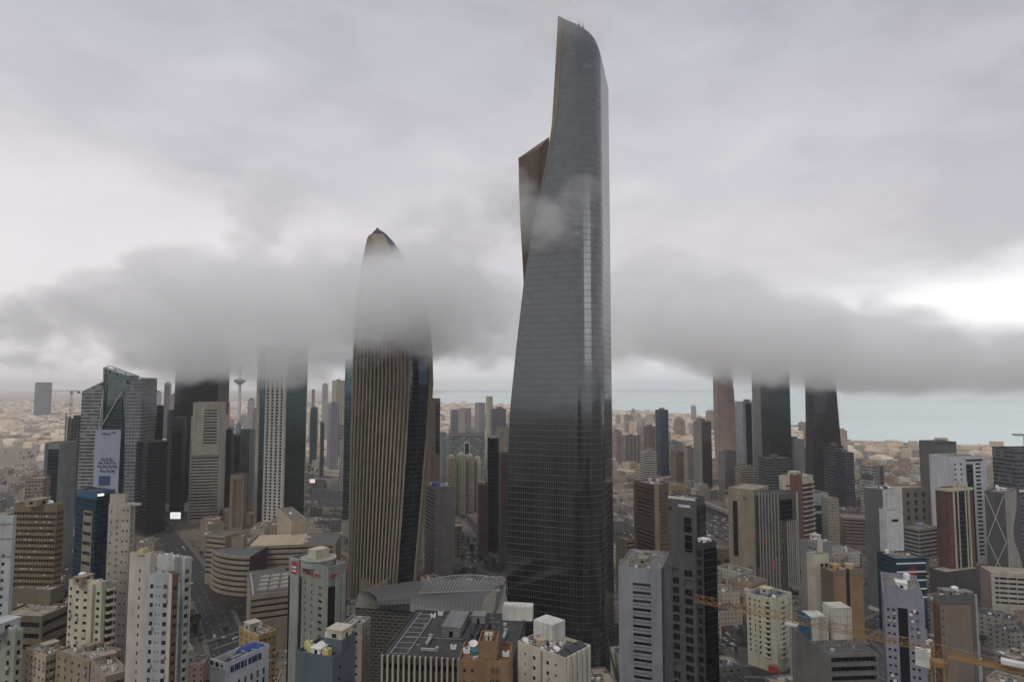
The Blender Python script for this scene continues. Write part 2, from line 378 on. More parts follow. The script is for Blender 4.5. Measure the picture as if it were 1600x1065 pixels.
    def top(s, *items, inset=.12):
        """items: (kind, u, v) or (kind, u, v, angle); house = ('house', u, v, w, d, h, mat)"""
        k = s.cur; zr = k['h'] - k['par'] + .01
        for it in items:
            x, y = (it[1]-.5)*k['w'], (it[2]-.5)*k['d']
            if it[0] == 'house':
                b = MB(); wx, dx, hh, mt = it[3:7]; b.box(-wx/2, wx/2, -dx/2, dx/2, 0, hh, 0, mt=1); b.box(-wx/2-.25, wx/2+.25, -dx/2-.25, dx/2+.25, hh+.01, hh+.35, 0)
                b.box(-wx*.1, wx*.1, -dx/2-.06, -dx/2+.04, .1, 2.2, 2); b.box(-wx/2-.06, -wx/2+.04, -dx*.15, dx*.15, hh*.4, hh*.4+1.1, 2)
                b.build('stair_house', [mt, roofm, gl], s.root, k['M'] @ TR(x, y, zr))
            elif it[0] == 'drum':
                b = MB(); b.cyl(0, 0, it[3], 0, it[4], 24); b.cyl(0, 0, it[3]*1.06, it[4], it[4]+.3, 24); b.build('plant_drum', [it[5]], s.root, k['M'] @ TR(x, y, zr))
            else: inst(it[0], unit(it[0]), s.root, k['M'] @ TR(x, y, zr, it[3] if len(it) > 3 else 0))
        return s
    def clutter(s, n, kinds=('ac_unit', 'ac_unit', 'water_tank', 'satellite_dish', 'vent_duct')):
        k = s.cur; done = []
        for i in range(n * 6):
            if len(done) >= n: break
            u, v = rnd.uniform(.12, .88), rnd.uniform(.12, .88); x, y = u*k['w'], v*k['d']
            if any(math.hypot(x-a, y-b) < 3.6 for a, b in done): continue
            done.append((x, y)); s.top((rnd.choice(kinds), u, v, rnd.choice((0, 90))))
        return s
    def done(s):
        allw = []
        for k in s.blocks:
            s.cur = k; b = MB(); w2, d2, h = k['w']/2, k['d']/2, k['h']; z0 = k['z0']; par = k['par']
            b.quad((w2, -d2, z0), (w2, d2, z0), (w2, d2, h), (w2, -d2, h)); b.quad((w2, d2, z0), (-w2, d2, z0), (-w2, d2, h), (w2, d2, h))
            t = .3                                                   # parapet
            o4 = [(-w2, -d2), (w2, -d2), (w2, d2), (-w2, d2)]; i4 = [(-w2+t, -d2+t), (w2-t, -d2+t), (w2-t, d2-t), (-w2+t, d2-t)]
            for a in range(4):
                c = (a+1) % 4
                b.quad((*o4[a], h), (*o4[c], h), (*i4[c], h), (*i4[a], h)); b.quad((*i4[a], h), (*i4[c], h), (*i4[c], h-par), (*i4[a], h-par))
            if z0 > 1: b.quad(*[(p[0], p[1], z0) for p in o4[::-1]])
            for f in 'RL':
                FMt = s.FM(f); Wd = s.W(f)
                def Q(a, c, za, zb, y=0.0, y2=None): b.quad(*[FMt @ Vector(p) for p in ((a, y, za), (c, y, za), (c, y, zb), (a, y, zb))])
                x = 0.0
                for (a, c, cols, rows, rec, nm, mix) in sorted(k['zones'][f], key=lambda q: q[0]):
                    if a > x + 1e-4: Q(x, a, z0, h)
                    xx = a
                    for (ca, cb_) in cols:
                        Q(xx, ca, z0, h); z = z0
                        for (ra, rb) in rows:
                            Q(ca, cb_, z, ra); z = rb
                            V = lambda u, y, zz: FMt @ Vector((u, y, zz))
                            b.quad(V(ca, 0, ra), V(cb_, 0, ra), V(cb_, rec, ra), V(ca, rec, ra)); b.quad(V(ca, rec, rb), V(cb_, rec, rb), V(cb_, 0, rb), V(ca, 0, rb))
                            b.quad(V(ca, 0, ra), V(ca, rec, ra), V(ca, rec, rb), V(ca, 0, rb)); b.quad(V(cb_, rec, ra), V(cb_, 0, ra), V(cb_, 0, rb), V(cb_, rec, rb))
                            r = rnd.random(); vv = 0 if r < mix[0] else (1 if r < mix[1] else 2)
                            allw.append((ra, nm, cb_-ca, rb-ra, vv, k['M'] @ FMt @ Matrix.Translation(((ca+cb_)/2, rec, (ra+rb)/2))))
                        Q(ca, cb_, z, h); xx = cb_
                    Q(xx, c, z0, h); x = c
                Q(x, Wd, z0, h)
            b.build('wall', k['wall'], s.root, k['M'])
            if 140 < k['Mw'].translation.y < 420 and z0 < 1 and min(k['w'], k['d']) > 7:
                q = random.Random(int(h*10)); zr = h-par+.05
                for i_ in range(3):
                    pb = MB(); xa, ya = q.uniform(-.42, .42)*k['w'], q.uniform(-.42, .42)*k['d']; xb, yb = q.uniform(-.42, .42)*k['w'], q.uniform(-.42, .42)*k['d']
                    pb.bar((xa, ya, zr+.3), (xb, ya, zr+.3), .13); pb.bar((xb, ya, zr+.3), (xb, yb, zr+.3), .13); pb.bar((xa, ya, zr-.1), (xa, ya, zr+.3), .13); pb.build('roof_pipe', (steel, conc, alu)[i_], s.root, k['M'])
                for i_ in range(10):
                    pb = MB(); a_, b_2, c_2 = q.uniform(.25, .9), q.uniform(.25, .7), q.uniform(.3, 1.1); pb.box(-a_, a_, -b_2, b_2, 0, c_2); pb.build('roof_box', (conc, greyw, tan, steel, white)[i_ % 5], s.root, k['M'] @ TR(q.uniform(-.4, .4)*k['w'], q.uniform(-.4, .4)*k['d'], zr-.05, 10*i_))
            rb_ = MB(); rb_.box(-w2+t+.01, w2-t-.01, -d2+t+.01, d2-t-.01, h-par-.4, h-par); rb_.build('roof', k['roof'], s.root, k['M'])
        if s.M0.translation.y < 480:
            q = random.Random(len(allw)); sm_ = unit('wall_ac_unit'); c_ = [w_ for w_ in allw if w_[1] == 'window' and .8 < w_[2] < 2.2]
            for w_ in q.sample(c_, min(len(c_)//5, 26)): inst('wall_ac_unit', sm_, s.root, w_[5] @ Matrix.Translation((w_[2]*.3, -.55, -w_[3]/2-.5)))
        allw.sort(key=lambda q: -q[0])
        by = {}
        for q in allw: by.setdefault(q[1], []).append(q)
        for nm, l in by.items():
            for (z, n_, ww, wh, vv, M) in l[:100]: inst(nm, pane_mesh(ww, wh, vv), s.root, M)
            if len(l) > 100:
                mb = MB()
                for (z, n_, ww, wh, vv, M) in l[100:]:
                    x, zz = ww/2, wh/2; i = len(mb.v)
                    mb.v += [tuple(M @ Vector(p)) for p in ((-x, 0, -zz), (x, 0, -zz), (x, 0, zz), (-x, 0, zz))]; mb.f.append((i, i+1, i+2, i+3)); mb.m.append(vv)
                tag(mb.build(nm, [gl, gl2, gl3], s.root, Matrix()), kind='stuff')
        return s
FOOT = []
# ------------------------------------------------------------------ the tallest tower
def interp(tab, y):
    if y <= tab[0][0]: return tab[0][1]
    for (a, x), (b, z) in zip(tab, tab[1:]):
        if y <= b: return x + (z - x)*(y - a)/(b - a)
    return tab[-1][1]
def tall_tower():
    DC = 405.0; fd = Vector((-59, 23)).normalized(); rd = Vector((14.6, 45)).normalized()
    C = Vector((at(953-17, 500, DC).x, DC))                # outer corner before rounding
    RAD = 17.0; RW = 47.0
    # where the left edge stands at each height, read as a real width along the front plane
    tab = [(25, 872), (100, 868), (200, 862), (260, 852), (340, 835), (430, 820), (540, 807), (640, 797), (760, 792), (1100, 789)]
    def left(py):                                            # py -> (length along front, z)
        px = interp(tab, py); r = ray(px, py)
        # CAM + r*s on plane through C along fd
        n = Vector((-fd.y, fd.x)); s = (C.x*n.x + C.y*n.y)/(r.x*n.x + r.y*n.y); p = CAM + r*s
        return (Vector((p.x, p.y)) - C).dot(fd), p.z
    edge = sorted([left(y)[::-1] for y in range(25, 1100, 12)])
    def wl(z): return interp(edge, z)
    ztip = edge[-1][0]
    def front_pt(s):                                         # s measured from the corner along the skin, <0 = front side
        if s <= -RAD*.785: q = C + fd*(-s - RAD*.785 + RAD); return q
        if s >= RAD*.785: return C + rd*(s - RAD*.785 + RAD)
        a = (s/(RAD*.785)+1)/2*math.pi/2
        # arc centre
        c = C + fd*RAD + rd*RAD
        return c - rd*RAD*math.cos(a) - fd*RAD*math.sin(a)
    send = RW - RAD + RAD*.785
    # top line: photo points (px,py) -> skin position
    def skin_top(s):
        p = front_pt(s); 
        k = F*p.x/(p.y*1.0)+800
        return None
    tops = [(872, 25), (885, 31), (905, 40), (920, 50), (930, 62), (937, 80), (943, 104), (948, 128), (954, 152)]
    def ztop(s):
        p = front_pt(s); lo_, hi_ = 150., 460.
        for _ in range(40):
            m_ = (lo_+hi_)/2; px, py = proj((p.x, p.y, m_))
            if py > interp(tops, px): lo_ = m_
            else: hi_ = m_
        return lo_
    root = empty('glass_skyscraper', 'tallest tower, dark twisting glass with slanted top and a brown stone wing', 'skyscraper', Matrix.Translation((C.x-20, C.y+25, 0)))
    Mi = root.matrix_basis.inverted()
    FOOT.append((TR(C.x + fd.x*32 + rd.x*24, C.y + fd.y*32 + rd.y*24, 0, math.degrees(math.atan2(rd.y, rd.x))), 52, 72))
    m, t, p = newmat('tower_glass'); 
    tcn = t.nodes.new("ShaderNodeTexCoord"); s_ = t.nodes.new("ShaderNodeSeparateXYZ"); LK(tcn.outputs['UV'], s_.inputs[0])
    u, z = s_.outputs[0], s_.outputs[1]
    hl = math_n(t, 'SUBTRACT', 1.0, band(t, z, 4.1, .075, 2)); vl = math_n(t, 'SUBTRACT', 1.0, band(t, u, 1.5, .10, 2))
    sp = math_n(t, 'SUBTRACT', 1.0, band(t, z, 4.1, .30, 2))
    ln = math_n(t, 'MAXIMUM', hl, math_n(t, 'MULTIPLY', vl, .5))
    r = cellrand(t, u, z, 3.0, 4.1); r2 = cellrand(t, u, z, 12, 4.1*4, 3.0)
    g = ramp(t, math_n(t, 'ADD', math_n(t, 'MULTIPLY', r, .6), math_n(t, 'MULTIPLY', r2, .1)), [(0, (.135, .146, .149)), (1, (.175, .188, .191))], 'LINEAR')
    g = mixc(t, math_n(t, 'MULTIPLY', sp, .25), g, (.12, .13, .135))
    LK(mixc(t, ln, g, (.115, .11, .105)), p.inputs['Base Color']); LK(math_n(t, 'SUBTRACT', .96, math_n(t, 'MULTIPLY', ln, .8)), p.inputs['Metallic'])
    LK(math_n(t, 'ADD', .10, math_n(t, 'MULTIPLY', ln, .35)), p.inputs['Roughness'])
    bn = t.nodes.new("ShaderNodeTexNoise"); bn.inputs['Scale'].default_value = .03; LK(tcn.outputs['Object'], bn.inputs[0])
    bp = t.nodes.new("ShaderNodeBump"); bp.inputs['Strength'].default_value = .3; bp.inputs['Distance'].default_value = .8
    LK(math_n(t, 'ADD', bn.outputs[0], math_n(t, 'MULTIPLY', r, .008)), bp.inputs['Height']); LK(bp.outputs[0], p.inputs['Normal'])
    NU, NV = 44, 100
    b = MB(); uv = []
    us = [i/NU for i in range(NU+1)]
    grid = []
    for j in range(NV+1):
        row = []
        for i in range(NU+1):
            z0 = ztip*j/NV; s0 = -wl(z0) + RAD - RAD*.785
            # front share of columns then arc then side
            uu = us[i]
            if uu < .5: s = s0 + (-RAD*.785 - s0)*uu/.5
            elif uu < .75: s = -RAD*.785 + RAD*1.57*(uu-.5)/.25
            else: s = RAD*.785 + (send - RAD*.785)*(uu-.75)/.25
            zt = ztop(s); z1 = min(z0, zt); q = front_pt(s)
            if i == 0: q = q
            row.append((q.x, q.y, z1, s))
        grid.append(row)
    for j in range(NV):
        for i in range(NU):
            q = [grid[j][i], grid[j][i+1], grid[j+1][i+1], grid[j+1][i]]
            if abs(q[0][2]-q[3][2]) < 1e-3 and abs(q[1][2]-q[2][2]) < 1e-3: continue
            b.quad(*[Mi @ Vector(e[:3]) for e in q]); uv += [(e[3]+200, e[2]+.01) for e in q]
    me = b.mesh('curtain_wall', [m], smooth=True)
    ul = me.uv_layers.new(name='UVMap')
    for i_, c in enumerate(uv): ul.data[i_].uv = c
    o = bpy.data.objects.new('curtain_wall', me); COL.objects.link(o); o.parent = root
    # close the back and the sheared left flank with dark stone
    st_ = W('warm_stone', (.16, .10, .065), streak=.4, scale=.05)
    b = MB(); back = [front_pt(send)]
    for j in range(NV):
        za, zb = grid[j][0], grid[j+1][0]
        for (pa, pb) in ((za, zb),):
            qa = Vector((pa[0], pa[1])) + rd*(RW-14); qb = Vector((pb[0], pb[1])) + rd*(RW-14)
            qa = qa - fd*6; qb = qb - fd*6
            b.quad(Mi @ Vector((qa.x, qa.y, pa[2])), Mi @ Vector(pa[:3]), Mi @ Vector(pb[:3]), Mi @ Vector((qb.x, qb.y, pb[2])))
            e = back[0]; za2 = min(pa[2], ztop(send)); zb2 = min(pb[2], ztop(send))
            b.quad(Mi @ Vector((e.x, e.y, za2)), Mi @ Vector((qa.x, qa.y, pa[2])), Mi @ Vector((qb.x, qb.y, pb[2])), Mi @ Vector((e.x, e.y, zb2)))
    b.build('stone_back', st_, root)
    # slanted cap
    b = MB(); topv = [grid[NV][i] for i in range(NU+1)]; e = Vector(topv[0][:2]) + rd*(RW-14) - fd*6
    cpt = Mi @ Vector((e.x, e.y, ztip-4))
    for i in range(NU): b.poly([Mi @ Vector(topv[i][:3]), Mi @ Vector(topv[i+1][:3]), cpt])
    b.build('slanted_roof', cg_dark, root)
    # bright stone edge along the upper left arris
    b = MB(); lm = W('pale_stone', (.27, .21, .16))
    for j in range(NV):
        a0, a1 = grid[j][0], grid[j+1][0]
        if a0[2] < 150: continue
        def wd(z): return 0.3 + 3.4*max(0, min(1, (z-300)/75))**1.1
        n = Vector((-fd.y, fd.x)); n = n if n.dot(Vector((0, -1))) > 0 else -n
        P = []
        for (aa, k_) in ((a0, 0), (a0, 1), (a1, 1), (a1, 0)):
            q = Vector(aa[:2]) - fd*(wd(aa[2])*k_) + n*.25; P.append(Mi @ Vector((q.x, q.y, min(aa[2], ztop(aa[3] + wd(aa[2])*k_)))))
        b.quad(*P)
    b.build('stone_edge', lm, root)
    # the brown stone wing that sails out behind on the left
    Yw = 452.0
    def wp(px, py, Y=Yw): return Mi @ at(px, py, Y)
    outer = [(810, 247), (811, 300), (813, 350), (816, 400), (818, 440), (822, 560)]
    mid = [(843, 232), (842, 300), (838, 350), (832, 400), (824, 440), (826, 560)]
    inn = [(858, 214), (858, 300), (852, 350), (846, 400), (840, 440), (840, 560)]
    b = MB()
    for i in range(5):
        b.quad(wp(*outer[i+1]), wp(*mid[i+1], 444), wp(*mid[i], 444), wp(*outer[i]), 0)
        b.quad(wp(*mid[i+1], 444), wp(*inn[i+1], 470), wp(*inn[i], 470), wp(*mid[i], 444), 1)
        b.quad(wp(*inn[i+1], 470), wp(*outer[i+1], Yw), wp(*outer[i], Yw), wp(*inn[i], 470), 0)
    b.poly([wp(*outer[0]), wp(*mid[0], 444), wp(*inn[0], 470)])
    b.build('stone_wing', [st_, brown], root)
    # window slots running up the stone wing
    slot = plain('slot_window', (.05, .045, .04), .3)
    for k in range(5):
        b = MB(); f0 = .12 + .17*k
        P = [(o_[0]+(m_[0]-o_[0])*f0, o_[1]+(m_[1]-o_[1])*f0, Yw + (444-Yw)*f0 - .3) for o_, m_ in zip(outer, mid)]
        for i in range(4):
            q0, q1 = at(*P[i]), at(*P[i+1])
            b.quad(Mi @ q1, Mi @ (q1 + Vector((.7*(1-i*.2), -.1, 0))), Mi @ (q0 + Vector((.7*(1-i*.2), -.1, 0))), Mi @ q0)
        b.build('window_slot', slot, root)
    # small plant on the sloping crown
    for (px, py) in ((905, 41), (911, 44)):
        q = at(px, py, 412); mb = MB(); mb.box(-.6, .6, -.6, .6, -3, 1.5); mb.bar((0, 0, 1.5), (0, 0, 4), .15); mb.build('crown_hoist', steel, root, Mi @ Matrix.Translation(q))
    # flared stone skirt at the foot of the right side
    b = MB(); g1 = [(944, 948), (946, 960), (948, 985), (953, 1020), (962, 1066)]; g2 = [(945, 948), (949, 985), (954, 1015), (962, 1045), (973, 1068)]
    for i in range(4): b.quad(Mi @ at(*g1[i+1], 400), Mi @ at(*g2[i+1], 394), Mi @ at(*g2[i], 394), Mi @ at(*g1[i], 400))
    b.build('flared_skirt', W('skirt_stone', (.20, .19, .12)), root)
tall_tower()

# ------------------------------------------------------------------ the ribbed, sail-shaped tower
def ribbed_tower():
    Dn = 566.0
    Lf = [(358, 590), (362, 584), (372, 577), (400, 571), (460, 561), (517, 556), (600, 553), (700, 550), (930, 546)]
    Rt = [(358, 591), (363, 601), (372, 610), (385, 621), (400, 631), (430, 645), (460, 657), (490, 667), (517, 673), (560, 676), (600, 677), (680, 672), (780, 664), (930, 650)]
    rings = []
    for py in [358.5, 359, 360, 362, 365, 369, 375, 382, 392, 404] + list(range(420, 925, 20)) + [935]:
        a, c = at(interp(Lf, py), py, Dn), at(interp(Rt, py), py, Dn); rings.append((max(0, a.z), (a.x+c.x)/2, (c.x-a.x)/2))
    rings = [(z, cx, hw) for z, cx, hw in rings]; rings[-1] = (0, rings[-1][1], rings[-1][2]); rings.reverse()
    root = empty('ribbed_skyscraper', 'sail-shaped tower with tall beige ribs, its rounded top poking out of the cloud', 'skyscraper', Matrix.Translation((rings[0][1], Dn, 0)))
    Mi = root.matrix_basis.inverted(); FOOT.append((TR(rings[0][1], Dn, 0, 0), 66, 50))
    def pt(ring, th, off=0.0):
        z, cx, hw = ring; dp = min(22, hw*.75 + 2)
        return Mi @ Vector((cx + (hw+off)*math.sin(th), Dn - (dp+off)*math.cos(th), z))
    def skin(t0, t1, n, mat, name, off=0.0, z0=0):
        b = MB(); uv = []
        for r0, r1 in zip(rings, rings[1:]):
            for k in range(n):
                a, c = t0 + (t1-t0)*k/n, t0 + (t1-t0)*(k+1)/n
                b.quad(pt(r0, a, off), pt(r0, c, off), pt(r1, c, off), pt(r1, a, off))
        return b.build(name, mat, root, smooth=True)
    skin(R(-100), R(29), 24, curtain('bronze_glass', (.085, .07, .055), (.045, .04, .03), fh=4, mu=2, var=.5, rough=.33), 'bronze_glazing')
    skin(R(29), R(70), 8, curtain('deep_blue_glass', (.055, .075, .10), (.04, .05, .06), fh=4), 'blue_glazing')
    skin(R(70), R(260), 24, W('back_stone', (.28, .20, .13)), 'stone_back')
    capb = MB(); capb.poly([pt(rings[-1], R(a), .3) + Vector((0, 0, .1)) for a in range(0, 360, 20)]); capb.cyl(*(pt(rings[-1], 0)).xy, 1.2, rings[-1][0]-1, rings[-1][0]+.6, 10); capb.build('crown_cap', brown, root)
    ribm = W('rib_stone', (.31, .26, .185), streak=.15)
    def rib(th, wd, top):
        b = MB()
        rr = [r for r in rings if r[0] <= top]
        for r0, r1 in zip(rr, rr[1:]):
            def P(r, s, off):
                dth = wd/max(r[2], 6); return pt(r, th + s*dth/2, off)
            b.quad(P(r0, -1, 1.5), P(r0, 1, 1.5), P(r1, 1, 1.5), P(r1, -1, 1.5)); b.quad(P(r0, 1, 1.5), P(r0, 1, -.1), P(r1, 1, -.1), P(r1, 1, 1.5)); b.quad(P(r0, -1, -.1), P(r0, -1, 1.5), P(r1, -1, 1.5), P(r1, -1, -.1))
        b.build('rib', ribm, root)
    for i in range(16):
        s = -.96 + 1.43*(i/15)**.9; rib(math.asin(s), .55 + 1.1*(i/15), 316)
    rib(R(69), 3.0, 290); rib(R(76), 2.5, 280)
    # folded portal at the foot
    b = MB(); y0 = Dn - 27
    pts = [(563, 903), (583, 916), (606, 905), (606, 935), (563, 935)]
    f = [Mi @ at(*q, y0) for q in pts]; g_ = [q + Vector((0, 6, 0)) for q in f]
    b.poly(f[::-1]); 
    for i in range(5): b.quad(f[i], f[(i+1) % 5], g_[(i+1) % 5], g_[i])
    b.build('entrance_portal', W('portal_stone', (.24, .20, .15)), root)
ribbed_tower()

# ------------------------------------------------------------------ the shopping mall at the tall tower's foot
def mall():
    root = empty('mall', 'dark lattice-walled mall with a curved silver roof between the two big towers', 'mall', Matrix.Translation(at(680, 930, 360).xy.to_3d()))
    Mi = root.matrix_basis.inverted()
    def g(px, py, z): return ground(px, py, z)
    z1 = 48.0
    poly = [g(556, 948, z1), g(640, 953, z1), g(758, 977, z1), g(800, 975, z1), g(788, 912, z1), g(560, 926, z1)]
    mb = MB(); pts = [(Mi @ q).xy for q in poly]; mb.prism([tuple(p) for p in pts], 0, z1)
    brick, t, p = newmat('lattice_cladding'); u, z, nz, tcn = ucoord(t)
    cmb = t.nodes.new("ShaderNodeCombineXYZ"); LK(u, cmb.inputs[0]); LK(z, cmb.inputs[1])
    bt = t.nodes.new("ShaderNodeTexBrick"); LK(cmb.outputs[0], bt.inputs[0]); bt.inputs['Scale'].default_value = .13; bt.inputs['Mortar Size'].default_value = .035
    bt.inputs['Color1'].default_value = (.018, .016, .014, 1); bt.inputs['Color2'].default_value = (.045, .038, .03, 1); bt.inputs['Mortar'].default_value = (.15, .14, .12, 1)
    LK(bt.outputs[0], p.inputs['Base Color']); p.inputs['Roughness'].default_value = .4
    mb.build('lattice_wall', brick, root)
    # curved metal roof: ridge arcs from the left end to the tall tower
    met, t, p = newmat('standing_seam'); u, z, nz, tcn = ucoord(t)
    s_ = t.nodes.new("ShaderNodeSeparateXYZ"); LK(tcn.outputs['Object'], s_.inputs[0]); sm = math_n(t, 'SUBTRACT', 1.0, band(t, s_.outputs[0], 2.2, .12, 2))
    LK(mixc(t, sm, (.12, .122, .125), (.05, .05, .055)), p.inputs['Base Color']); p.inputs['Metallic'].default_value = .5; p.inputs['Roughness'].default_value = .5
    rim = [(598, 940), (640, 941), (690, 950), (740, 952), (756, 956)]; rid = [(598, 936), (645, 915), (690, 920), (735, 921), (762, 922)]; bk_ = [(560, 920), (640, 908), (690, 905), (740, 905), (788, 905)]
    fr = [Mi @ g(x, y, z1+.3) for x, y in [(590, 951), (640, 954), (690, 964), (722, 971), (756, 978)]]
    md = [Mi @ g(x, y, z1+12) for x, y in rid]; bk2 = [Mi @ g(x, y, z1+2) for x, y in bk_]
    mb = MB()
    def cur(p0, p1, p2, t_): return p0*(1-t_)**2 + p1*2*t_*(1-t_) + p2*t_**2
    for i in range(4):
        for k in range(8):
            q = []
            for (ii, kk) in ((i, k), (i+1, k), (i+1, k+1), (i, k+1)):
                q.append(cur(fr[ii], md[ii] + Vector((0, 0, 4)), bk2[ii], kk/8))
            mb.quad(*q)
    mb.build('curved_roof', met, root, smooth=True)
    # open rafters on the back slope
    wr = plain('rafter_white', (.30, .30, .30), .5); b0 = Mi @ g(655, 926, z1+9); b1 = Mi @ g(776, 921, z1+9); c0 = Mi @ g(668, 905, z1+12); c1 = Mi @ g(790, 905, z1+12)
    for i in range(26):
        k = i/25; p0 = b0.lerp(b1, k); p1 = c0.lerp(c1, k) + Vector((0, 0, 3*math.sin(k*3.1))); p2 = p1 + Vector((1.5, 4, -10)); r_ = MB(); r_.bar(p0, p1, .22); r_.bar(p1, p2, .22); r_.build('rafter', wr, root)
    mb = MB()
    for k in range(12):
        p0, p1 = c0.lerp(c1, k/12) + Vector((0, 0, 3*math.sin(k/12*3.1))), c0.lerp(c1, (k+1)/12) + Vector((0, 0, 3*math.sin((k+1)/12*3.1))); mb.bar(p0, p1, .3)
    mb.bar(b0, b1, .3); mb.build('eaves_beam', wr, root)
    for i in range(18):
        p0 = Mi @ g(562 + i*3.2, 926, z1+8); p1 = Mi @ g(564 + i*3.2, 945, z1+1); mb = MB(); mb.bar(p0, p1, .16); mb.build('canopy_bar', wr, root)
    # pale curved gable at the right end
    pr = [(752, 972), (751, 955), (754, 940), (761, 928), (772, 921), (776, 924), (773, 950), (768, 960), (756, 975)]
    f = [Mi @ g(x, y, z1-2).xy.to_3d() for x, y in pr]
    mb = MB(); D0 = 352.0; f = [Mi @ at(x, y, D0) for x, y in pr]; bk3 = [q + Vector((2.2, 3, 0)) for q in f]
    mb.poly(f[::-1]); mb.poly(bk3)
    for i in range(len(f)): mb.quad(f[i], f[(i+1) % len(f)], bk3[(i+1) % len(f)], bk3[i])
    mb.build('gable_wall', W('gable', (.34, .32, .28)), root)
    FOOT.append((TR(*at(680, 950, 375).xy, 0, 10), 110, 60))
mall()
# ------------------------------------------------------------------ named buildings, left side
g1 = facade('facade_sand', (.33, .27, .20)); g2 = facade('facade_pale', (.42, .38, .33), pu=4, fh=3.6); g3 = facade('facade_grey', (.22, .225, .23), pu=2.6)
g4 = facade('facade_ribbon', (.30, .28, .25), wlo=-.1, whi=1.1, hlo=.35, hhi=.8, pu=3); g5 = facade('facade_brown', (.22, .16, .115), pu=2.8); g6 = facade('facade_slate', (.12, .13, .15), wlo=.1, whi=.9)
g7 = facade('facade_white', (.50, .50, .49), pu=3.6, fh=3.3); g8 = facade('facade_rose', (.40, .31, .26), pu=3.4)

b = B('apartment_block', 'grey white slab with a column of small windows, cut by the left edge of view', 'apartment block').block(-90, 20.5, 24, 806, 262, a=92, wall=greyw)
b.punch('L', 1, 3.2, 1.3, 1.3, .80, .98, top=14).punch('L', 1, 3.2, 1.3, 1.3, .52, .7, top=30).panel('L', 0, 1, -3.2, -2.9, conc, .2, 'cornice').panel('L', 0, 1, -9, -8.7, conc, .2, 'cornice').panel('L', 0, 1, -16, -15.7, conc, .2, 'cornice').clutter(4).done()

b = B('office_building', 'tan office block with fourteen rows of dark square windows and a stepped base', 'office building')
b.block(22, 89, 101, 787, 330, a=86, wall=W('tan_brown', (.25, .19, .12)), roof=roofs)
b.punch('L', 16, 2.92, 1.18, 1.45, .01, .99, top=3.2, rows=14, rec=.7, mix=(.97, .99)).punch('R', 7, 2.92, 1.5, 1.45, .05, .95, top=3.2, rows=14, rec=.6, mix=(.9, .95))
b.clutter(9); b.top(('house', .35, .5, 9, 6, 3, tan), ('mast', .3, .3), ('mast', .6, .7), ('satellite_dish', .8, .3))
b.block(8, 79, 100, 921, 322, a=84, wall=W('olive_tan', (.20, .17, .11)), roof=roofs).punch('L', 11, 4, 1.6, 2.2, .35, .95, top=9, rows=1, rec=.6).punch('R', 5, 4, 2, 2, top=6, rows=2)
b.panel('L', .12, .5, -7.2, -5.4, plain('faded_letters', (.5, .48, .42), .6), .3, 'sign_letters') if 0 else None
for i, (u, wd_) in enumerate(((.30, .03), (.345, .02), (.38, .035), (.43, .03), (.50, .03), (.545, .035), (.6, .02), (.635, .03))): b.panel('L', u, u+wd_, -8.2, -7.0-(i % 2)*.3, plain('faded_letters', (.55, .53, .48), .6), .3, 'sign_letter')
b.block(-4, 66, 112, 962, 305, a=84, wall=W('olive_tan', (.20, .17, .11)), roof=roofs).ribbon('L', 5, 2.6, .02, .96, top=2, rows=3, rec=1.0).ribbon('R', 5, 2.2, .02, .98, top=2, rows=4, rec=1.0).done()

b = B('glass_tower', 'deep blue glass tower with a lit white sign and a tan window strip', 'office tower').block(120, 152, 180, 768, 430, a=62, wall=bluep, roof=roofd)
b.panel('L', .02, .48, -4, -3.2, bluep, .5, 'cornice').panel('L', 0, 1, 4, -5, cg_blue, .25, 'glass_wall').panel('R', 0, .30, 4, -2, cg_blue, .25, 'glass_wall').panel('R', .36, 1, 4, -2, cg_blue, .5, 'glass_wall').panel('R', .30, .36, 4, -2, blackm, .05, 'dark_joint')
b.cur['zones']; b.panel('L', .42, .86, 6, -13, W('strip_tan', (.30, .27, .19)), .55, 'tan_strip')
k = b.cur; z = k['h'] - 16
while z > 8:
    b.panel('L', .46, .82, z, z+2.0, gl, .75, 'strip_window'); z -= 6.4
for i, (u, wd_) in enumerate(((.05, .10), (.17, .2), (.40, .1), (.53, .08), (.63, .12), (.78, .12))): b.panel('R', u*.4, (u+wd_)*.4, -3.0, -1.4-(i % 2)*.4, signw, .5, 'sign_letter')
b.done()

b = B('apartment_tower', 'tall cream slab with tiny windows, a dark service slot and a flat jutting cap', 'apartment tower').block(170, 204, 212, 787, 372, a=84, wall=W('warm_cream', (.40, .37, .31)))
b.punch('L', 1, 5.8, .9, 1.2, .04, .22, top=3, rec=.4).punch('L', 1, 3.6, 1.6, 1.4, .38, .52, top=8, rec=1.5, mix=(1, 1)).punch('L', 2, 5.8, 1.0, 1.2, .6, .98, top=2, rec=.4).punch('R', 1, 3.2, 1, 1.2, .2, .9, top=4)
b.block(172, 196, 200, 772, 373, a=84, wall=W('warm_cream', (.40, .37, .31))).block(196, 218, 221, 786, 372.5, a=84, wall=pinkw, z0=0)
b.cur['z0'] = b.cur['h'] - 1.2; b.clutter(0).done()

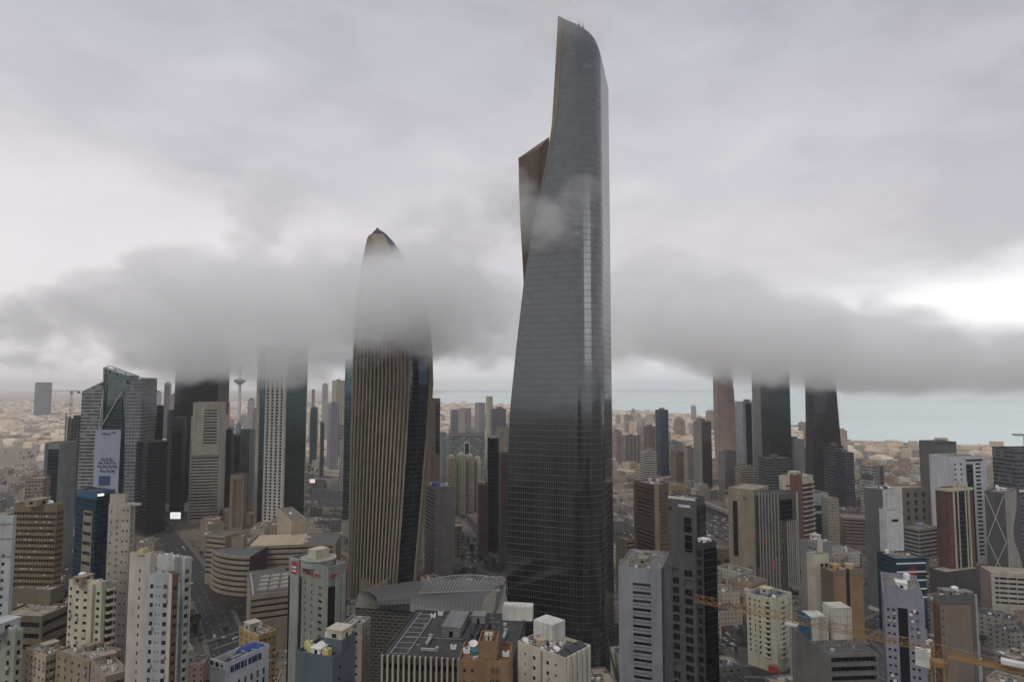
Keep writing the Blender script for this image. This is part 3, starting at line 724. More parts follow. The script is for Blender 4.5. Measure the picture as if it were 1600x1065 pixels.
b = B('apartment_block', 'cream block with small square windows and black balconies curving down its right side', 'apartment block').block(108, 160, 166, 908, 268, a=80, wall=W('butter', (.47, .44, .33)), roof=roofs)
b.punch('L', 1, 3.05, 1.0, 1.3, .0, .14, top=2.0).punch('L', 1, 3.05, 1.5, 1.3, .18, .36, top=3.2).punch('L', 1, 3.05, 1.9, 1.2, .40, .64, top=3.2).punch('L', 1, 3.05, 1.5, 1.3, .80, .98, top=3.2)
b.panel('L', .64, .78, 2, -1, W('butter', (.47, .44, .33)), 1.2, 'pilaster').top(('yellow_tank', .55, .6), ('house', .3, .6, 6, 4, 2.6, tan), ('water_tank', .8, .7)).clutter(6)
b.block(158, 166, 184, 912, 270, a=64, wall=W('butter_shade', (.36, .35, .30)), roof=roofs).balconies('R', .0, .66, 3.05, 1.6, 1.5, W('butter', (.47, .44, .33))).panel('R', .02, .64, 3, -2, blackm, .08, 'dark_recess').punch('R', 1, 3.05, .8, 1.2, .72, .98, top=3).done()  # right wing repeats the butter wall with shade put into its colour

b = B('apartment_tower', 'tall white residential tower with grey recess, brown strip and yellow roof tanks', 'apartment tower').block(203, 235, 238, 864, 232, a=84, wall=pinkw, roof=roofm)
b.punch('L', 1, 3.15, .55, 1.3, .44, .62, top=4.5, rec=.35).top(('yellow_tank', .35, .45), ('yellow_tank', .75, .45))
b.block(232, 266, 268, 897, 228, a=84, wall=W('recess_grey', (.37, .39, .40))).punch('L', 1, 3.15, 1.15, 1.5, .02, .34, top=2.5).punch('L', 2, 3.15, .35, .7, .34, .62, top=2.9).punch('L', 1, 3.15, 1.5, 1.5, .62, .98, top=2.5)
b.block(262, 269.5, 279, 896, 226.5, a=50, wall=W('brown_strip', (.23, .13, .09))).punch('R', 1, 3.15, 1.2, 1.4, .25, .9, top=3.5).panel('L', 0, 1, 2, -.2, cream, .1, 'cream_pilaster')
b.block(246, 289, 299, 872, 238, a=66, wall=W('recess_grey2', (.42, .44, .43))).punch('L', 3, 3.15, 1.1, 1.4, .1, .95, top=4.5, rows=1).punch('L', 1, 3.15, 1.0, 1.5, .74, .92, top=4.5).punch('R', 1, 3.15, 1.5, 1.5, .1, .75, top=3.2).punch('L', 1, 3.15, .5, 1.3, .62, .70, top=4.5)
b.panel('R', .8, 1, 2, 0, cream, .3, 'cream_pilaster').top(('ac_unit', .3, .4), ('ac_unit', .6, .7)).done()

b = B('apartment_block', 'pale green grey block in the lower left corner, two window columns wide', 'apartment block').block(-60, 24, 37, 985, 205, a=75, wall=greenw, roof=roofm)
b.punch('L', 3, 3.0, 1.3, 1.5, .45, .98, top=2.2).punch('R', 1, 3.0, 1.0, 1.5, .2, .8, top=2.2).top(('house', .3, .3, 8, 5, 3, greyw)).clutter(4).done()

LB = [('apartment_block', 'tan mid-rise with a cluttered roof, behind the pale green corner block', 40, 72, 108, 1024, 265, 60, sand), ('apartment_block', 'sand coloured block with a white roof box, at the foot of the cream balcony block', 88, 140, 190, 1032, 255, 62, W('sand2', (.34, .27, .19))),
      ('apartment_block', 'low buff building with a long parapet, beside the road lower left', 60, 96, 150, 1004, 330, 55, tan), ('apartment_block', 'small dusty pink block at the bottom edge left of the white tower', 130, 165, 200, 1056, 240, 45, W('dusty', (.36, .29, .24)))]
for (nm, lb, x0, xc, x1, yt, D, a, wl_) in LB:
    b = B(nm, lb, 'apartment block').block(x0, xc, x1, yt, D, a=a, wall=wl_, roof=roofs); b.punch('L', 5, 3.2, 1.2, 1.3, top=1.5).punch('R', 6, 3.2, 1.2, 1.3, top=1.5).top(('house', .6, .5, 5, 4, 2.8, wl_)).clutter(7).done()

b = B('office_building', 'low white building with black roundels, navy letters and bright blue membranes on its roof', 'office building').block(329, 352, 421, 1036, 250, a=62, wall=W('clean_white', (.50, .52, .54)), roof=roofs, parapet=2.2)
b.punch('R', 6, 3.6, 1.1, 2.6, .1, .95, top=6).punch('L', 5, 3.6, 1.2, 1.8, top=6)
b.panel('L', .04, .98, -2.3, .5, whitep, .4, 'roof_sign_board')
k = b.cur
for u in (.16, .52, .84):
    mb = MB(); r_ = .95 if u != .84 else .5; mb.v = []; n = 16
    mb.poly([(r_*math.cos(2*math.pi*i/n), -.46, -.9 + r_*math.sin(2*math.pi*i/n)) for i in range(n)])
    mb.bar((-.1, -.5, -1.5), (.1, -.5, -.3), .12); mb.build('roundel', blackm, b.root, k['M'] @ b.FM('L') @ Matrix.Translation((u*b.W('L'), 0, k['h'])))
x = .12
for i in range(15):
    wd_ = rnd.uniform(.024, .034); b.glyph('R', x, wd_, -4.3, 2.5, signb, .3, (5, 11, 6, 13, 9, 7, 2, 15)[i % 8]); x += wd_ + (.016 if i != 7 else .05)
def dome(r, h, mat, M, root, name='roof_membrane'):
    mb = MB()
    for j in range(5):
        for i in range(16):
            P = lambda ii, jj: (r*math.cos(ii*math.pi/8)*math.cos(jj*math.pi/10), r*.7*math.sin(ii*math.pi/8)*math.cos(jj*math.pi/10), h*math.sin(jj*math.pi/10))
            mb.quad(P(i, j), P(i+1, j), P(i+1, j+1), P(i, j+1))
    mb.build(name, mat, root, M, smooth=True)
dome(5, 3, bluem, k['M'] @ TR(k['w']*.25, k['d']*.25, k['h']-2.2), b.root); dome(3.2, 2, bluem, k['M'] @ TR(k['w']*.42, -k['d']*.05, k['h']-2.2), b.root); b.clutter(8, ('ac_unit', 'vent_duct', 'satellite_dish', 'ac_unit')).done()
b = B('apartment_block', 'small ochre block with a cream roof house just behind the blue membranes', 'apartment block').block(374, 404, 432, 992, 330, a=50, wall=ochre, roof=roofs); b.punch('R', 4, 3.2, 1.2, 1.3).punch('L', 4, 3.2, 1.2, 1.3).top(('house', .3, .6, 6, 6, 4, cream)).clutter(5).done()

b = B('hotel', 'grey green tower with red signs under its roofline and black glass corner strips', 'hotel').block(452, 513, 542, 886, 302, a=52, wall=W('grey_green', (.30, .31, .27)), roof=roofm, parapet=2.5)
b.panel('L', 0, .05, 3, -9, blackm, .2, 'black_glazing').punch('L', 2, 3.15, .75, 1.35, .36, .68, top=7).punch('L', 1, 3.15, 2.6, 1.35, .70, .93, top=7).panel('L', .08, .30, 3, 0, W('grey_green2', (.34, .35, .31)), .9, 'pilaster').panel('L', .305, .345, 3, -8, blackm, .15, 'black_glazing')
b.panel('R', 0, .36, 3, -9, blackm, .25, 'black_glazing').panel('R', .38, .62, 3, -5, W('grey_green2', (.34, .35, .31)), .9, 'pilaster').panel('R', .66, .9, 3, -5, W('grey_green2', (.34, .35, .31)), .9, 'pilaster').panel('R', .93, 1, 3, -5, blackm, .2, 'black_glazing')
for (f, u, wd_, zz, hh, mt, pr) in [('L', .12, .15, -7.2, 6.0, signr, 1.1), ('L', .38, .05, -5.6, 1.8, signr, .3), ('L', .44, .05, -5.8, 2.0, signr, .3), ('L', .50, .03, -5.8, 1.8, signr, .3), ('L', .545, .06, -6, 1.6, signr, .3), ('L', .62, .05, -6, 1.8, signr, .3), ('L', .69, .05, -6, 1.6, signr, .3), ('L', .76, .06, -6.2, 1.6, signr, .3), ('R', .12, .12, -5.5, 2.0, signr, .4), ('R', .28, .12, -5.5, 1.8, signr, .4), ('R', .46, .1, -5.2, 1.5, signr, 1.2)]:
    (b.panel(f, u, u+wd_, zz, zz+hh, mt, pr, 'sign_board') if hh > 3 else b.glyph(f, u, wd_, zz, hh, mt, pr, int(u*100) % 15))
for zz in (-5.9, -4.2): b.panel('L', .145, .245, zz, zz+.7, whitep, 1.15, 'sign_mark')
b.top(('drum', .55, .5, 8, 3.2, W('grey_green2', (.34, .35, .31))), ('ac_unit', .2, .7), ('ac_unit', .85, .3), ('satellite_dish', .15, .4), ('vent_duct', .5, .12))
k = b.cur; mb = MB(); mb.box(-3.6, 3.6, -3, 3, 0, 4.4); [mb.box(-3.8+i*1.2, -3.5+i*1.2, -3.2, -3.0, 0, 4.4) for i in range(7)]; mb.build('tank_house', cream, b.root, k['M'] @ TR(.5, 0, k['h']+.9)); b.done()

b = B('apartment_block', 'buff block with small round-topped windows right of the red-signed tower', 'apartment block').block(536, 566, 579, 974, 262, a=80, wall=W('buff', (.34, .30, .24)), roof=roofs)
b.punch('L', 2, 3.1, 1.1, 1.2, .1, .9, top=2.5).punch('R', 1, 3.1, 1.2, 1.2, .2, .9, top=2.5).clutter(3).done()
b = B('office_building', 'blue and white block with yellow tanks and white roof boxes at the bottom edge', 'office building').block(462, 520, 556, 1026, 182, a=70, wall=W('sky_blue_wall', (.11, .145, .17)), roof=roofm)
b.punch('R', 2, 3.2, 1.0, 1.0, .1, .9, top=2.5)
b.top(('yellow_tank', .2, .7), ('yellow_tank', .38, .9), ('yellow_tank', .15, .25), ('yellow_tank', .5, .3), ('house', .25, .5, 4, 3, 2, whitep), ('ac_unit', .6, .15), ('satellite_dish', .75, .2))
b.block(508, 534, 556, 1000, 186, a=70, wall=W('sky_blue_wall', (.11, .145, .17))).punch('R', 3, 3.2, .8, .8, .1, .9, top=1.5).top(('house', .4, .5, 5, 5, 3.2, cream)).block(508, 530, 545, 990, 190, a=70, wall=whitep).punch('L', 2, 3, 1.6, 1.2, top=.6, rows=1).done()

# the long beige ribbon-window complex
bg = W('souk_beige', (.33, .275, .20)); bgr = W('souk_roof', (.15, .15, .145), var=.3, scale=.2)
b = B('parking_garage', 'curved beige garage with four dark ribbon levels beside a blank stair tower', 'parking garage')
b.block(300, 322, 352, 834, 600, a=-20, wall=bg, roof=bgr, h=None).ribbon('R', 4.4, 1.9, 0, 1, top=1).ribbon('L', 4.4, 1.9, 0, 1, top=1)
C = at(346, 872, 500); k = b.cur; mb = MB()
# curved front
def cyl_block(cx, cy, r, h, lv, fh, root, a0, a1, n=18):
    o = MB(); gls = MB()
    def ring(rr, z0, z1, tgt):
        for i in range(n):
            t0, t1 = R(a0+(a1-a0)*i/n), R(a0+(a1-a0)*(i+1)/n); p = [(cx+rr*math.cos(t_), cy+rr*math.sin(t_)) for t_ in (t0, t1)]
            tgt.quad((*p[0], z0), (*p[1], z0), (*p[1], z1), (*p[0], z1))
            if tgt is o: tgt.quad((*p[0], z1), (*p[1], z1), (cx+(rr-.9)*math.cos(t1), cy+(rr-.9)*math.sin(t1), z1), (cx+(rr-.9)*math.cos(t0), cy+(rr-.9)*math.sin(t0), z1))
    ring(r-1, 0, h-1, gls)
    for t_ in (R(a0), R(a1)): gls.quad((cx+(r-1)*math.cos(t_), cy+(r-1)*math.sin(t_), 0), (cx, cy, 0), (cx, cy, h-.5), (cx+(r-1)*math.cos(t_), cy+(r-1)*math.sin(t_), h-.5))
    Mi = root.matrix_basis.inverted()
    gls.v = [tuple(Mi @ Vector(v)) for v in gls.v]; gls.build('inner_wall', W('souk_dark', (.06, .05, .04)), root)
    for i in range(lv):
        o = MB(); ring(r, h-fh*i-2.2, h-fh*i, o); o.v = [tuple(Mi @ Vector(v)) for v in o.v]; o.build('parapet_band', bg, root)
    o = MB(); o.poly([(cx+(r-.8)*math.cos(R(a0+(a1-a0)*i/n)), cy+(r-.8)*math.sin(R(a0+(a1-a0)*i/n)), h-1.2) for i in range(n+1)] + [(cx, cy, h-1.2)]); o.v = [tuple(Mi @ Vector(v)) for v in o.v]; o.build('roof', bgr, root)
p0 = at(368, 868, 530); cyl_block(p0.x+14, p0.y+50, 52, p0.z, 8, 4.2, b.root, 208, 268)
b.block(362, 381, 385, 840, 560, a=75, wall=W('stair_beige', (.30, .225, .155)), roof=bgr).done()
b = B('shopping_centre', 'long beige building with three dark ribbon windows and a sawtooth roof', 'shopping centre').block(380, 384, 545, 853, 560, a=9, wall=bg, roof=bgr, dL=42)
b.ribbon('R', 4.4, 1.7, 0, .98, top=1.5, rows=5, rec=1.2); k = b.cur
for i in range(7):
    mb = MB(); mb.prism([(-k['w']*.46, -1.8), (k['w']*(.1+.03*(i % 3)), -1.8), (k['w']*(.1+.03*(i % 3)), 1.8), (-k['w']*.46, 1.8)], 0, 1.6, top=[(-k['w']*.46, .6), (k['w']*.1, .6), (k['w']*.1, 1.8), (-k['w']*.46, 1.8)]); mb.build('sawtooth', sand, b.root, k['M'] @ TR(0, -k['d']*.42 + i*5.6, k['h']-1))
b.block(434, 455, 479, 812, 600, a=30, wall=sand).clutter(2).done()
b = B('parking_garage', 'beige garage with rows of white tanks on its roof and a folded ribbon front', 'parking garage')
b.block(361, 391, 456, 930, 440, a=24, wall=bg, roof=bgr, dL=62).ribbon('R', 4.0, 1.7, .02, .98, top=2, rows=4, rec=1.2).ribbon('L', 4.0, 1.8, .01, .99, top=2, rows=5, rec=1.2)
k = b.cur
for i in range(4):
    for j in range(4):
        mb = MB()
        for q in range(3): mb.cyl(0, q*1.0, .1, 0, .3)
        mb = MB(); mb.box(-3, 3, -1, 1, .3, 1.9); mb.prism([(-3, -1), (3, -1), (3, 1), (-3, 1)], 1.9, 2.6, top=[(-2.6, -.3), (2.6, -.3), (2.6, .3), (-2.6, .3)]); mb.build('roof_unit', W('unit_cream', (.40, .38, .33)), b.root, k['M'] @ TR(-k['w']*.2+i*7.2+j*1.2, -k['d']*.34+j*10, k['h']-1, 12))
for j in range(9): b.top(('ac_unit', .07+.01*(j % 2), .06+.1*j, 90))
b.done()

# ------------------------------------------------------------------ second row, left
b = B('office_tower', 'beige and brown tower banded with window ribbons and a taller notched middle', 'office tower').block(283, 299, 345, 650, 852, a=14, wall=W('band_beige', (.42, .38, .31)), roof=roofs)
b.ribbon('R', 3.9, 1.9, .0, .995, top=30, rec=1.2).ribbon('L', 3.9, 1.9, .0, .995, top=2, rec=1.2)
b.block(301, 302, 344, 628, 851.5, a=10, wall=W('band_beige', (.42, .38, .31)), dL=30, roof=roofs); k = b.cur; k['z0'] = k['h'] - 70
b.punch('R', 1, 3.9, 17, 1.9, .40, .92, top=9, rows=12, rec=1.2).punch('R', 1, 50, 3.2, 44, .10, .22, top=21, rows=1, rec=1.5)
b.cur['zones']['R'].sort(key=lambda q: q[0]); b.done()

# sloped-crown tower with a great printed banner
def banner_tower():
    D = 800.0
    def q(px, py, Y=D): return at(px, py, Y)
    C0 = q(170, 800); root = empty('office_tower', 'glass tower with a slanted open crown and a huge pale printed banner', 'office tower', Matrix.Translation((C0.x, D+15, 0))); Mi = root.matrix_basis.inverted()
    FOOT.append((TR(C0.x, D+18, 0), 85, 50)); NAMES.append((C0.x, D, 80))
    def slab(name, pts, th, mat, Y=D):
        f = [Mi @ q(px, py, Y) for px, py in pts]; k = [v + Vector((th*.35 if 0 else 0, th, 0)) for v in f]; mb = MB(); mb.poly(f); mb.poly(k[::-1])
        n = len(f)
        for i in range(n): mb.quad(f[(i+1) % n], f[i], k[i], k[(i+1) % n])
        return mb.build(name, mat, root)
    slab('west_wing', [(115, 830), (118, 790), (124, 700), (128, 612), (160, 596), (158, 700), (152, 830)], 30, facade('louvre', (.30, .29, .27), (.05, .06, .06), fh=4.2, pu=4, wlo=-.1, whi=1.1, hlo=.25, hhi=.8))
    slab('east_wing', [(192, 830), (197, 600), (222, 590), (221, 650), (217, 700), (212, 830)], 34, facade('east_grid', (.24, .25, .27), (.05, .055, .065), fh=4.2, pu=4, wlo=.1, whi=.9))
    slab('glass_centre', [(148, 830), (152, 700), (162, 640), (162, 574), (197, 586), (197, 700), (192, 830)], 28, curtain('banner_glass', (.13, .17, .165), (.10, .11, .11)), D+2.5)
    slab('dark_recess', [(158, 672), (161, 640), (190, 620), (192, 672)], 1.5, cg_green, D+.8)
    st2 = plain('crown_frame', (.20, .21, .21), .5)
    mb = MB()
    for (a, c) in (((162, 574), (172, 571)), ((172, 571), (223, 590)), ((162, 582), (200, 592)), ((168, 573), (168, 584)), ((180, 574), (180, 587)), ((196, 581), (196, 592)), ((222, 590), (222, 600)), ((162, 574), (162, 600)), ((128, 612), (162, 596))): mb.bar(Mi @ q(*a), Mi @ q(*c), .6)
    mb.build('crown_frame', st2, root)
    mb = MB()
    for (a, c) in (((158, 690), (162, 600)), ((162, 600), (152, 700)), ((155, 672), (190, 612))): mb.bar(Mi @ q(*a, D-1), Mi @ q(*c, D-1), .7)
    mb.build('edge_fin', alu, root)
    bn = [(145, 770), (148.5, 671), (189, 671), (184, 770)]
    slab('banner', bn, .6, plain('banner_fabric', (.30, .33, .40), .7), D-2.2)
    ink = plain('banner_ink', (.035, .06, .16), .7)
    def bar_(px0, py0, px1, py1, r=.5):
        mb = MB(); mb.bar(Mi @ q(px0, py0, D-2.6), Mi @ q(px1, py1, D-2.6), r); return mb.build('banner_writing', ink, root)
    for (x0, x1, y) in ((160, 166, 677), (168, 172, 678), (175, 181, 675)): bar_(x0, y, x1, y, .9)
    for (y, segs) in ((718, [(158, 163), (165, 168), (170, 176)]), (723, [(154, 160), (162, 170), (172, 181)]), (729, [(152, 159), (161, 167), (169, 174), (176, 183)]), (736, [(156, 164), (166, 172), (174, 179)])):
        for (x0, x1) in segs:
            bar_(x0, y, x1, y, .65); bar_(x0+1, y, x0+1, y-3.4, .4); bar_((x0+x1)/2, y, (x0+x1)/2+.8, y-2.4, .4); bar_(x1-1, y+1.8, x1, y+1.8, .4)
    f = [Mi @ q(px, py, D-2.7) for px, py in ((154, 758), (154.5, 743), (172, 743), (171.5, 758))]; mb = MB(); mb.poly(f); mb.build('banner_picture', plain('banner_blue', (.02, .05, .13), .7), root)
banner_tower()

def simple(name, label, cat, x0, xc, x1, yt, D, a, mat, mat2=None, roof=roofd, wR=None, dL=None, items=(), group=None, extra=None, h=None, z0=0.0):
    b = B(name, label, cat, group).block(x0, xc, x1, yt, D, a=a, wall=mat, roof=roof, wR=wR, dL=dL, h=h, z0=z0)
    if mat2: b.panel('R', 0, 1, 3 if z0 == 0 else z0+1, -1, mat2, .3, 'glass_wall').panel('L', 0, 1, 3 if z0 == 0 else z0+1, -1, mat2, .3, 'glass_wall')
    if extra: extra(b)
    b.top(*items).done(); return b
H = ('house', .5, .5, 8, 6, 4)
S = simple
S('office_tower', 'dark glass skyscraper whose top disappears into cloud, above the banded beige tower', 'skyscraper', 272, 276, 343, 540, 960, 6, W('cloud_tower_frame', (.09, .095, .10)), curtain('smoke_glass', (.10, .115, .12), (.07, .07, .07)), dL=50)
b = B('office_tower', 'tower with a white square-grid front between teal glass, its top lost in cloud', 'skyscraper').block(403, 447, 481, 538, 832, a=72, wall=W('grid_white', (.55, .53, .47)), roof=roofd)
b.punch('L', 4, 4.1, 3.7, 2.7, .33, .97, top=42, rec=1.2, rows=48, mix=(.98, .99)).panel('L', .02, .13, 3, -1, cream, .8, 'cream_pilaster').panel('L', .13, .31, 3, -1, cg_teal, .3, 'glass_wall').panel('R', .08, .98, 3, -1, curtain('teal_dark', (.06, .10, .10), (.07, .08, .08)), .3, 'glass_wall').panel('R', .97, 1, 3, -1, cream, .7, 'corner_fin').done()
S('office_tower', 'teal glass tower half hidden behind the ribbed skyscraper, top in cloud', 'skyscraper', 536, 540, 575, 560, 800, 8, W('teal_frame', (.09, .12, .12)), cg_teal, dL=30)
S('office_tower', 'slim navy and grey glass tower with pale side strips, left of the banner tower', 'office tower', 64, 70, 101, 692, 640, 10, W('pale_frame', (.24, .27, .27)), None, extra=lambda b: b.panel('R', .2, .72, 3, -6, curtain('navy_glass', (.05, .075, .10), (.05, .06, .07), fh=3.6), .4, 'glass_wall').fins('R', 3, .74, .98, .4, .6).fins('R', 2, .02, .18, .4, .6), dL=26)
def scaf(b):
    k = b.cur; mb = MB()
    for i in range(4): mb.bar((-k['w']/2-2, -k['d']/2-2+i*.9, 0), (-k['w']/2-2, -k['d']/2-2+i*.9, k['h']+8), .25)
    z = 0
    while z < k['h']+8: mb.bar((-k['w']/2-2.3, -k['d']/2-2.3, z), (-k['w']/2-1.7, -k['d']/2+1, z+2), .15); z += 4
    mb.build('hoist_mast', steel, b.root, k['M'])
S('unfinished_tower', 'dark unfinished tower with a hoist mast, just left of the banner tower', 'unfinished tower', 99, 106, 127, 654, 880, 12, facade('raw_frame', (.10, .085, .07), (.015, .015, .015), fh=3.8, pu=4, wlo=.1, whi=.9, hlo=.15, hhi=.85), items=[('mast', .5, .5), ('house', .4, .5, 8, 6, 5, dgrey)], extra=scaf, dL=25)
S('apartment_block', 'tan block patterned with a fine window lattice behind the tan office block', 'apartment block', 26, 40, 68, 748, 560, 20, facade('lattice_tan', (.30, .24, .19), (.10, .085, .07), fh=3.0, pu=2.2, wlo=.15, whi=.8, hlo=.25, hhi=.75), dL=20, roof=roofs)
S('office_tower', 'distant grey blue tower standing alone above the flat suburbs on the far left', 'office tower', 51, 55, 78, 597, 3900, 8, facade('hazy_blue', (.20, .22, .25), pu=10, fh=9, wlo=.1, whi=.9), dL=40, items=[('mast', .5, .5)])
S('office_tower', 'dark blue tower with a lighter right face, just right of the banner tower', 'office tower', 217, 236, 256, 633, 900, 50, slate, curtain('ink_glass', (.045, .05, .07), (.04, .04, .05)))
S('office_tower', 'black glass block in front of the dark blue tower', 'office tower', 214, 232, 262, 690, 780, 52, dgrey, curtain('ink_glass2', (.035, .038, .05), (.05, .05, .055)))
S('office_tower', 'grey slab with green-tinted crown between two dark towers left of the beige banded tower', 'office tower', 255, 262, 287, 640, 1000, 12, grey, cg_grey, dL=30)
S('office_tower', 'narrow charcoal tower squeezed against the left side of the beige banded tower', 'office tower', 262, 270, 286, 652, 880, 20, dgrey, curtain('char_glass', (.06, .065, .075), (.05, .05, .055)))
S('office_tower', 'black slab tower against the right side of the beige banded tower', 'office tower', 341, 347, 362, 671, 900, 20, blackm, curtain('blk', (.03, .035, .035), (.02, .02, .02)))
S('office_tower', 'thin navy tower with white edge strips right of the black slab', 'office tower', 361, 364, 378, 678, 1000, 10, W('edge_white', (.34, .35, .36)), None, extra=lambda b: b.panel('R', .2, .85, 3, -3, cg_dark, .4, 'glass_wall'), dL=25)
S('apartment_tower', 'pale tower with a green top panel and a punched right side', 'apartment tower', 376, 391, 403, 671, 960, 48, facade('gp', (.27, .28, .26), pu=5, wlo=.35, whi=.6), None, extra=lambda b: b.panel('L', .3, .95, -14, -1, W('green_panel', (.13, .25, .20)), .3, 'green_panel'))
S('apartment_block', 'tan square block with a flat frame top in front of the thin navy tower', 'apartment block', 356, 360, 381, 742, 820, 8, tan, None, dL=20, extra=lambda b: b.panel('R', .2, .55, 3, -5, brown, .2, 'dark_strip').panel('R', .62, .9, 3, -5, W('brown2', (.22, .17, .12)), .2, 'dark_strip'))
# broadcasting tower
rt = empty('broadcasting_tower', 'very slender white tower with a disc near its top, far beyond the beige banded tower', 'broadcasting tower', Matrix.Translation((at(373.5, 640, 1900).x, 1900, 0)))
mb = MB(); mb.cyl(0, 0, 9, 0, 100, 16, 0, 5.5); mb.cyl(0, 0, 5.5, 100, 250, 16, 0, 3); mb.build('shaft', W('tv_white', (.46, .47, .47)), rt)
mb = MB(); zt = at(373, 594, 1900).z; mb.cyl(0, 0, 6, zt-12, zt-3, 20, 0, 17); mb.cyl(0, 0, 17, zt-3, zt+2, 20); mb.cyl(0, 0, 17, zt+2, zt+5, 20, 0, 8); mb.build('observation_disc', W('tv_grey', (.30, .31, .32)), rt)
mb = MB(); mb.cyl(0, 0, 14, 0, 118, 6, 0, 3); mb.build('lower_cone', W('tv_blue', (.13, .20, .24)), rt)

# ------------------------------------------------------------------ centre
S('office_tower', 'olive tan stone slab peeking out right of the ribbed skyscraper', 'office tower', 655, 672, 688, 622, 700, 35, W('olive_stone', (.24, .20, .13)), None, extra=lambda b: b.panel('R', .55, .95, -60, -5, cg_dark, .2, 'glass_wall'))
b = B('apartment_block', 'plain pinkish block with a striped left side and a blue roof tank', 'apartment block').block(664, 680, 711, 761, 600, a=24, wall=W('plain_pink', (.30, .27, .26)), roof=roofs)
b.ribbon('L', 3.6, 1.7, .05, .95, top=3, rec=1.2); b.top(('drum', .2, .3, 4, 4, W('tank_blue', (.16, .16, .42)))).clutter(4).done()
S('government_building', 'wide grey green building with thin horizontal louvres and a dark square in its middle', 'office building', 697, 700, 757, 678, 1150, 3, facade('louvre_grey', (.20, .22, .21), (.08, .09, .09), fh=4, pu=3, wlo=-.1, whi=1.1, hlo=.3, hhi=.75), None, dL=30, extra=lambda b: b.panel('R', .44, .60, -38, -14, pinkw, .5, 'square_frame').panel('R', .46, .58, -36, -16, blackm, .7, 'dark_square').panel('R', 0, 1, -3, 0, conc, .6, 'cornice'))
for i, (x0, x1, yt, lb) in enumerate(((698, 712, 716, 'leftmost bay'), (713, 727, 712, 'green-edged bay'), (728, 741, 714, 'rose bay'), (741, 752, 718, 'narrow cream bay'))):
    S('apartment_tower', ('yellow-tan apartment tower with stacked balconies, nearest the plain pinkish block', 'cream and olive apartment tower, second from the plain pinkish block', 'rose apartment tower with balcony stacks, third from the plain pinkish block', 'narrow cream apartment tower closing the row of four')[i], 'apartment tower', x0, x0+3, x1, yt, 900+i*12, 12, (facade('bay1', (.36, .30, .18), (.10, .06, .05), pu=3, fh=3.3, wlo=.3, whi=.9), facade('bay2', (.32, .32, .22), (.06, .06, .05), pu=5, wlo=.45, whi=.6), facade('bay3', (.36, .28, .22), (.12, .08, .06), pu=2.8, wlo=.3, whi=.9), facade('bay4', (.42, .42, .34), pu=6, wlo=.45, whi=.6))[i], roof=roofs, dL=24, items=[('house', .5, .5, 6, 6, 4, cream)])
S('office_building', 'pale lattice-fronted block beside the wide louvred building', 'office building', 688, 691, 699, 676, 1050, 20, facade('latt', (.34, .36, .36), pu=3, fh=3.4, wlo=.25, whi=.9, hlo=.2, hhi=.85), dL=20)
S('apartment_tower', 'grey far tower with a thin antenna left of the louvred building roofline', 'apartment tower', 703, 706, 716, 640, 1900, 15, facade('c1', (.27, .27, .29), pu=5, fh=5, wlo=-.1, whi=1.1), dL=30)
S('apartment_tower', 'two-tone far tower of grey and tan halves, above the louvred building', 'apartment tower', 716, 727, 736, 638, 1800, 25, facade('c2', (.33, .29, .26), pu=8, fh=5, wlo=.4, whi=.65), items=[('mast', .9, .5)])
S('apartment_tower', 'tan and lilac far tower with rounded shoulders', 'apartment tower', 742, 749, 758, 629, 1700, 35, facade('c3', (.32, .30, .31), pu=6, fh=5, wlo=.4, whi=.6))
S('apartment_tower', 'slim bright cream far tower, tallest on the far shore left of the tallest tower', 'apartment tower', 759, 763, 770, 619, 1650, 30, facade('c4', (.46, .42, .34), pu=7, fh=5, wlo=.4, whi=.6))
S('office_tower', 'flat-topped dark grey far tower with two antennas beside the tallest tower', 'office tower', 766, 769, 791, 639, 1500, 10, facade('c5', (.17, .17, .18), pu=4, fh=4, wlo=-.1, whi=1.1), dL=30, items=[('mast', .9, .5), ('mast', .4, .5), ('house', .6, .5, 14, 10, 6, grey)])
S('office_tower', 'dark slim tower with a bright cap and a tall white side wall', 'office tower', 762, 773, 779, 684, 705, 40, dgrey, curtain('ink3', (.035, .055, .07), (.03, .04, .05)), items=[('drum', .5, .5, 3.5, 2.5, pinkw)])
S('apartment_tower', 'tall plain pale tan slab touching the left side of the tallest tower', 'apartment tower', 775, 779, 796, 668, 760, 8, W('pale_tan', (.36, .31, .26)), None, dL=20)
S('apartment_tower', 'brown slab with vertical grooves in front of the pale tan slab', 'apartment tower', 778, 783, 800, 709, 650, 8, W('grv', (.15, .11, .085)), None, dL=20, extra=lambda b: b.fins('R', 6, fw=.5, fd=.5))
S('apartment_tower', 'brown narrow tower with cream roof, left of the dark slim tower', 'apartment tower', 745, 748, 763, 757, 690, 8, W('brown_tower', (.20, .14, .10)), None, dL=16, extra=lambda b: b.fins('R', 4, fw=.6, fd=.4), items=[('house', .4, .5, 6, 5, 3, cream)])
S('apartment_block', 'low brick-red block with dark windows below the plain pinkish block', 'apartment block', 681, 684, 722, 822, 690, 6, facade('brick_low', (.16, .10, .09), (.03, .02, .02), pu=6, fh=3.4, wlo=.3, whi=.7), dL=18, roof=roofs)
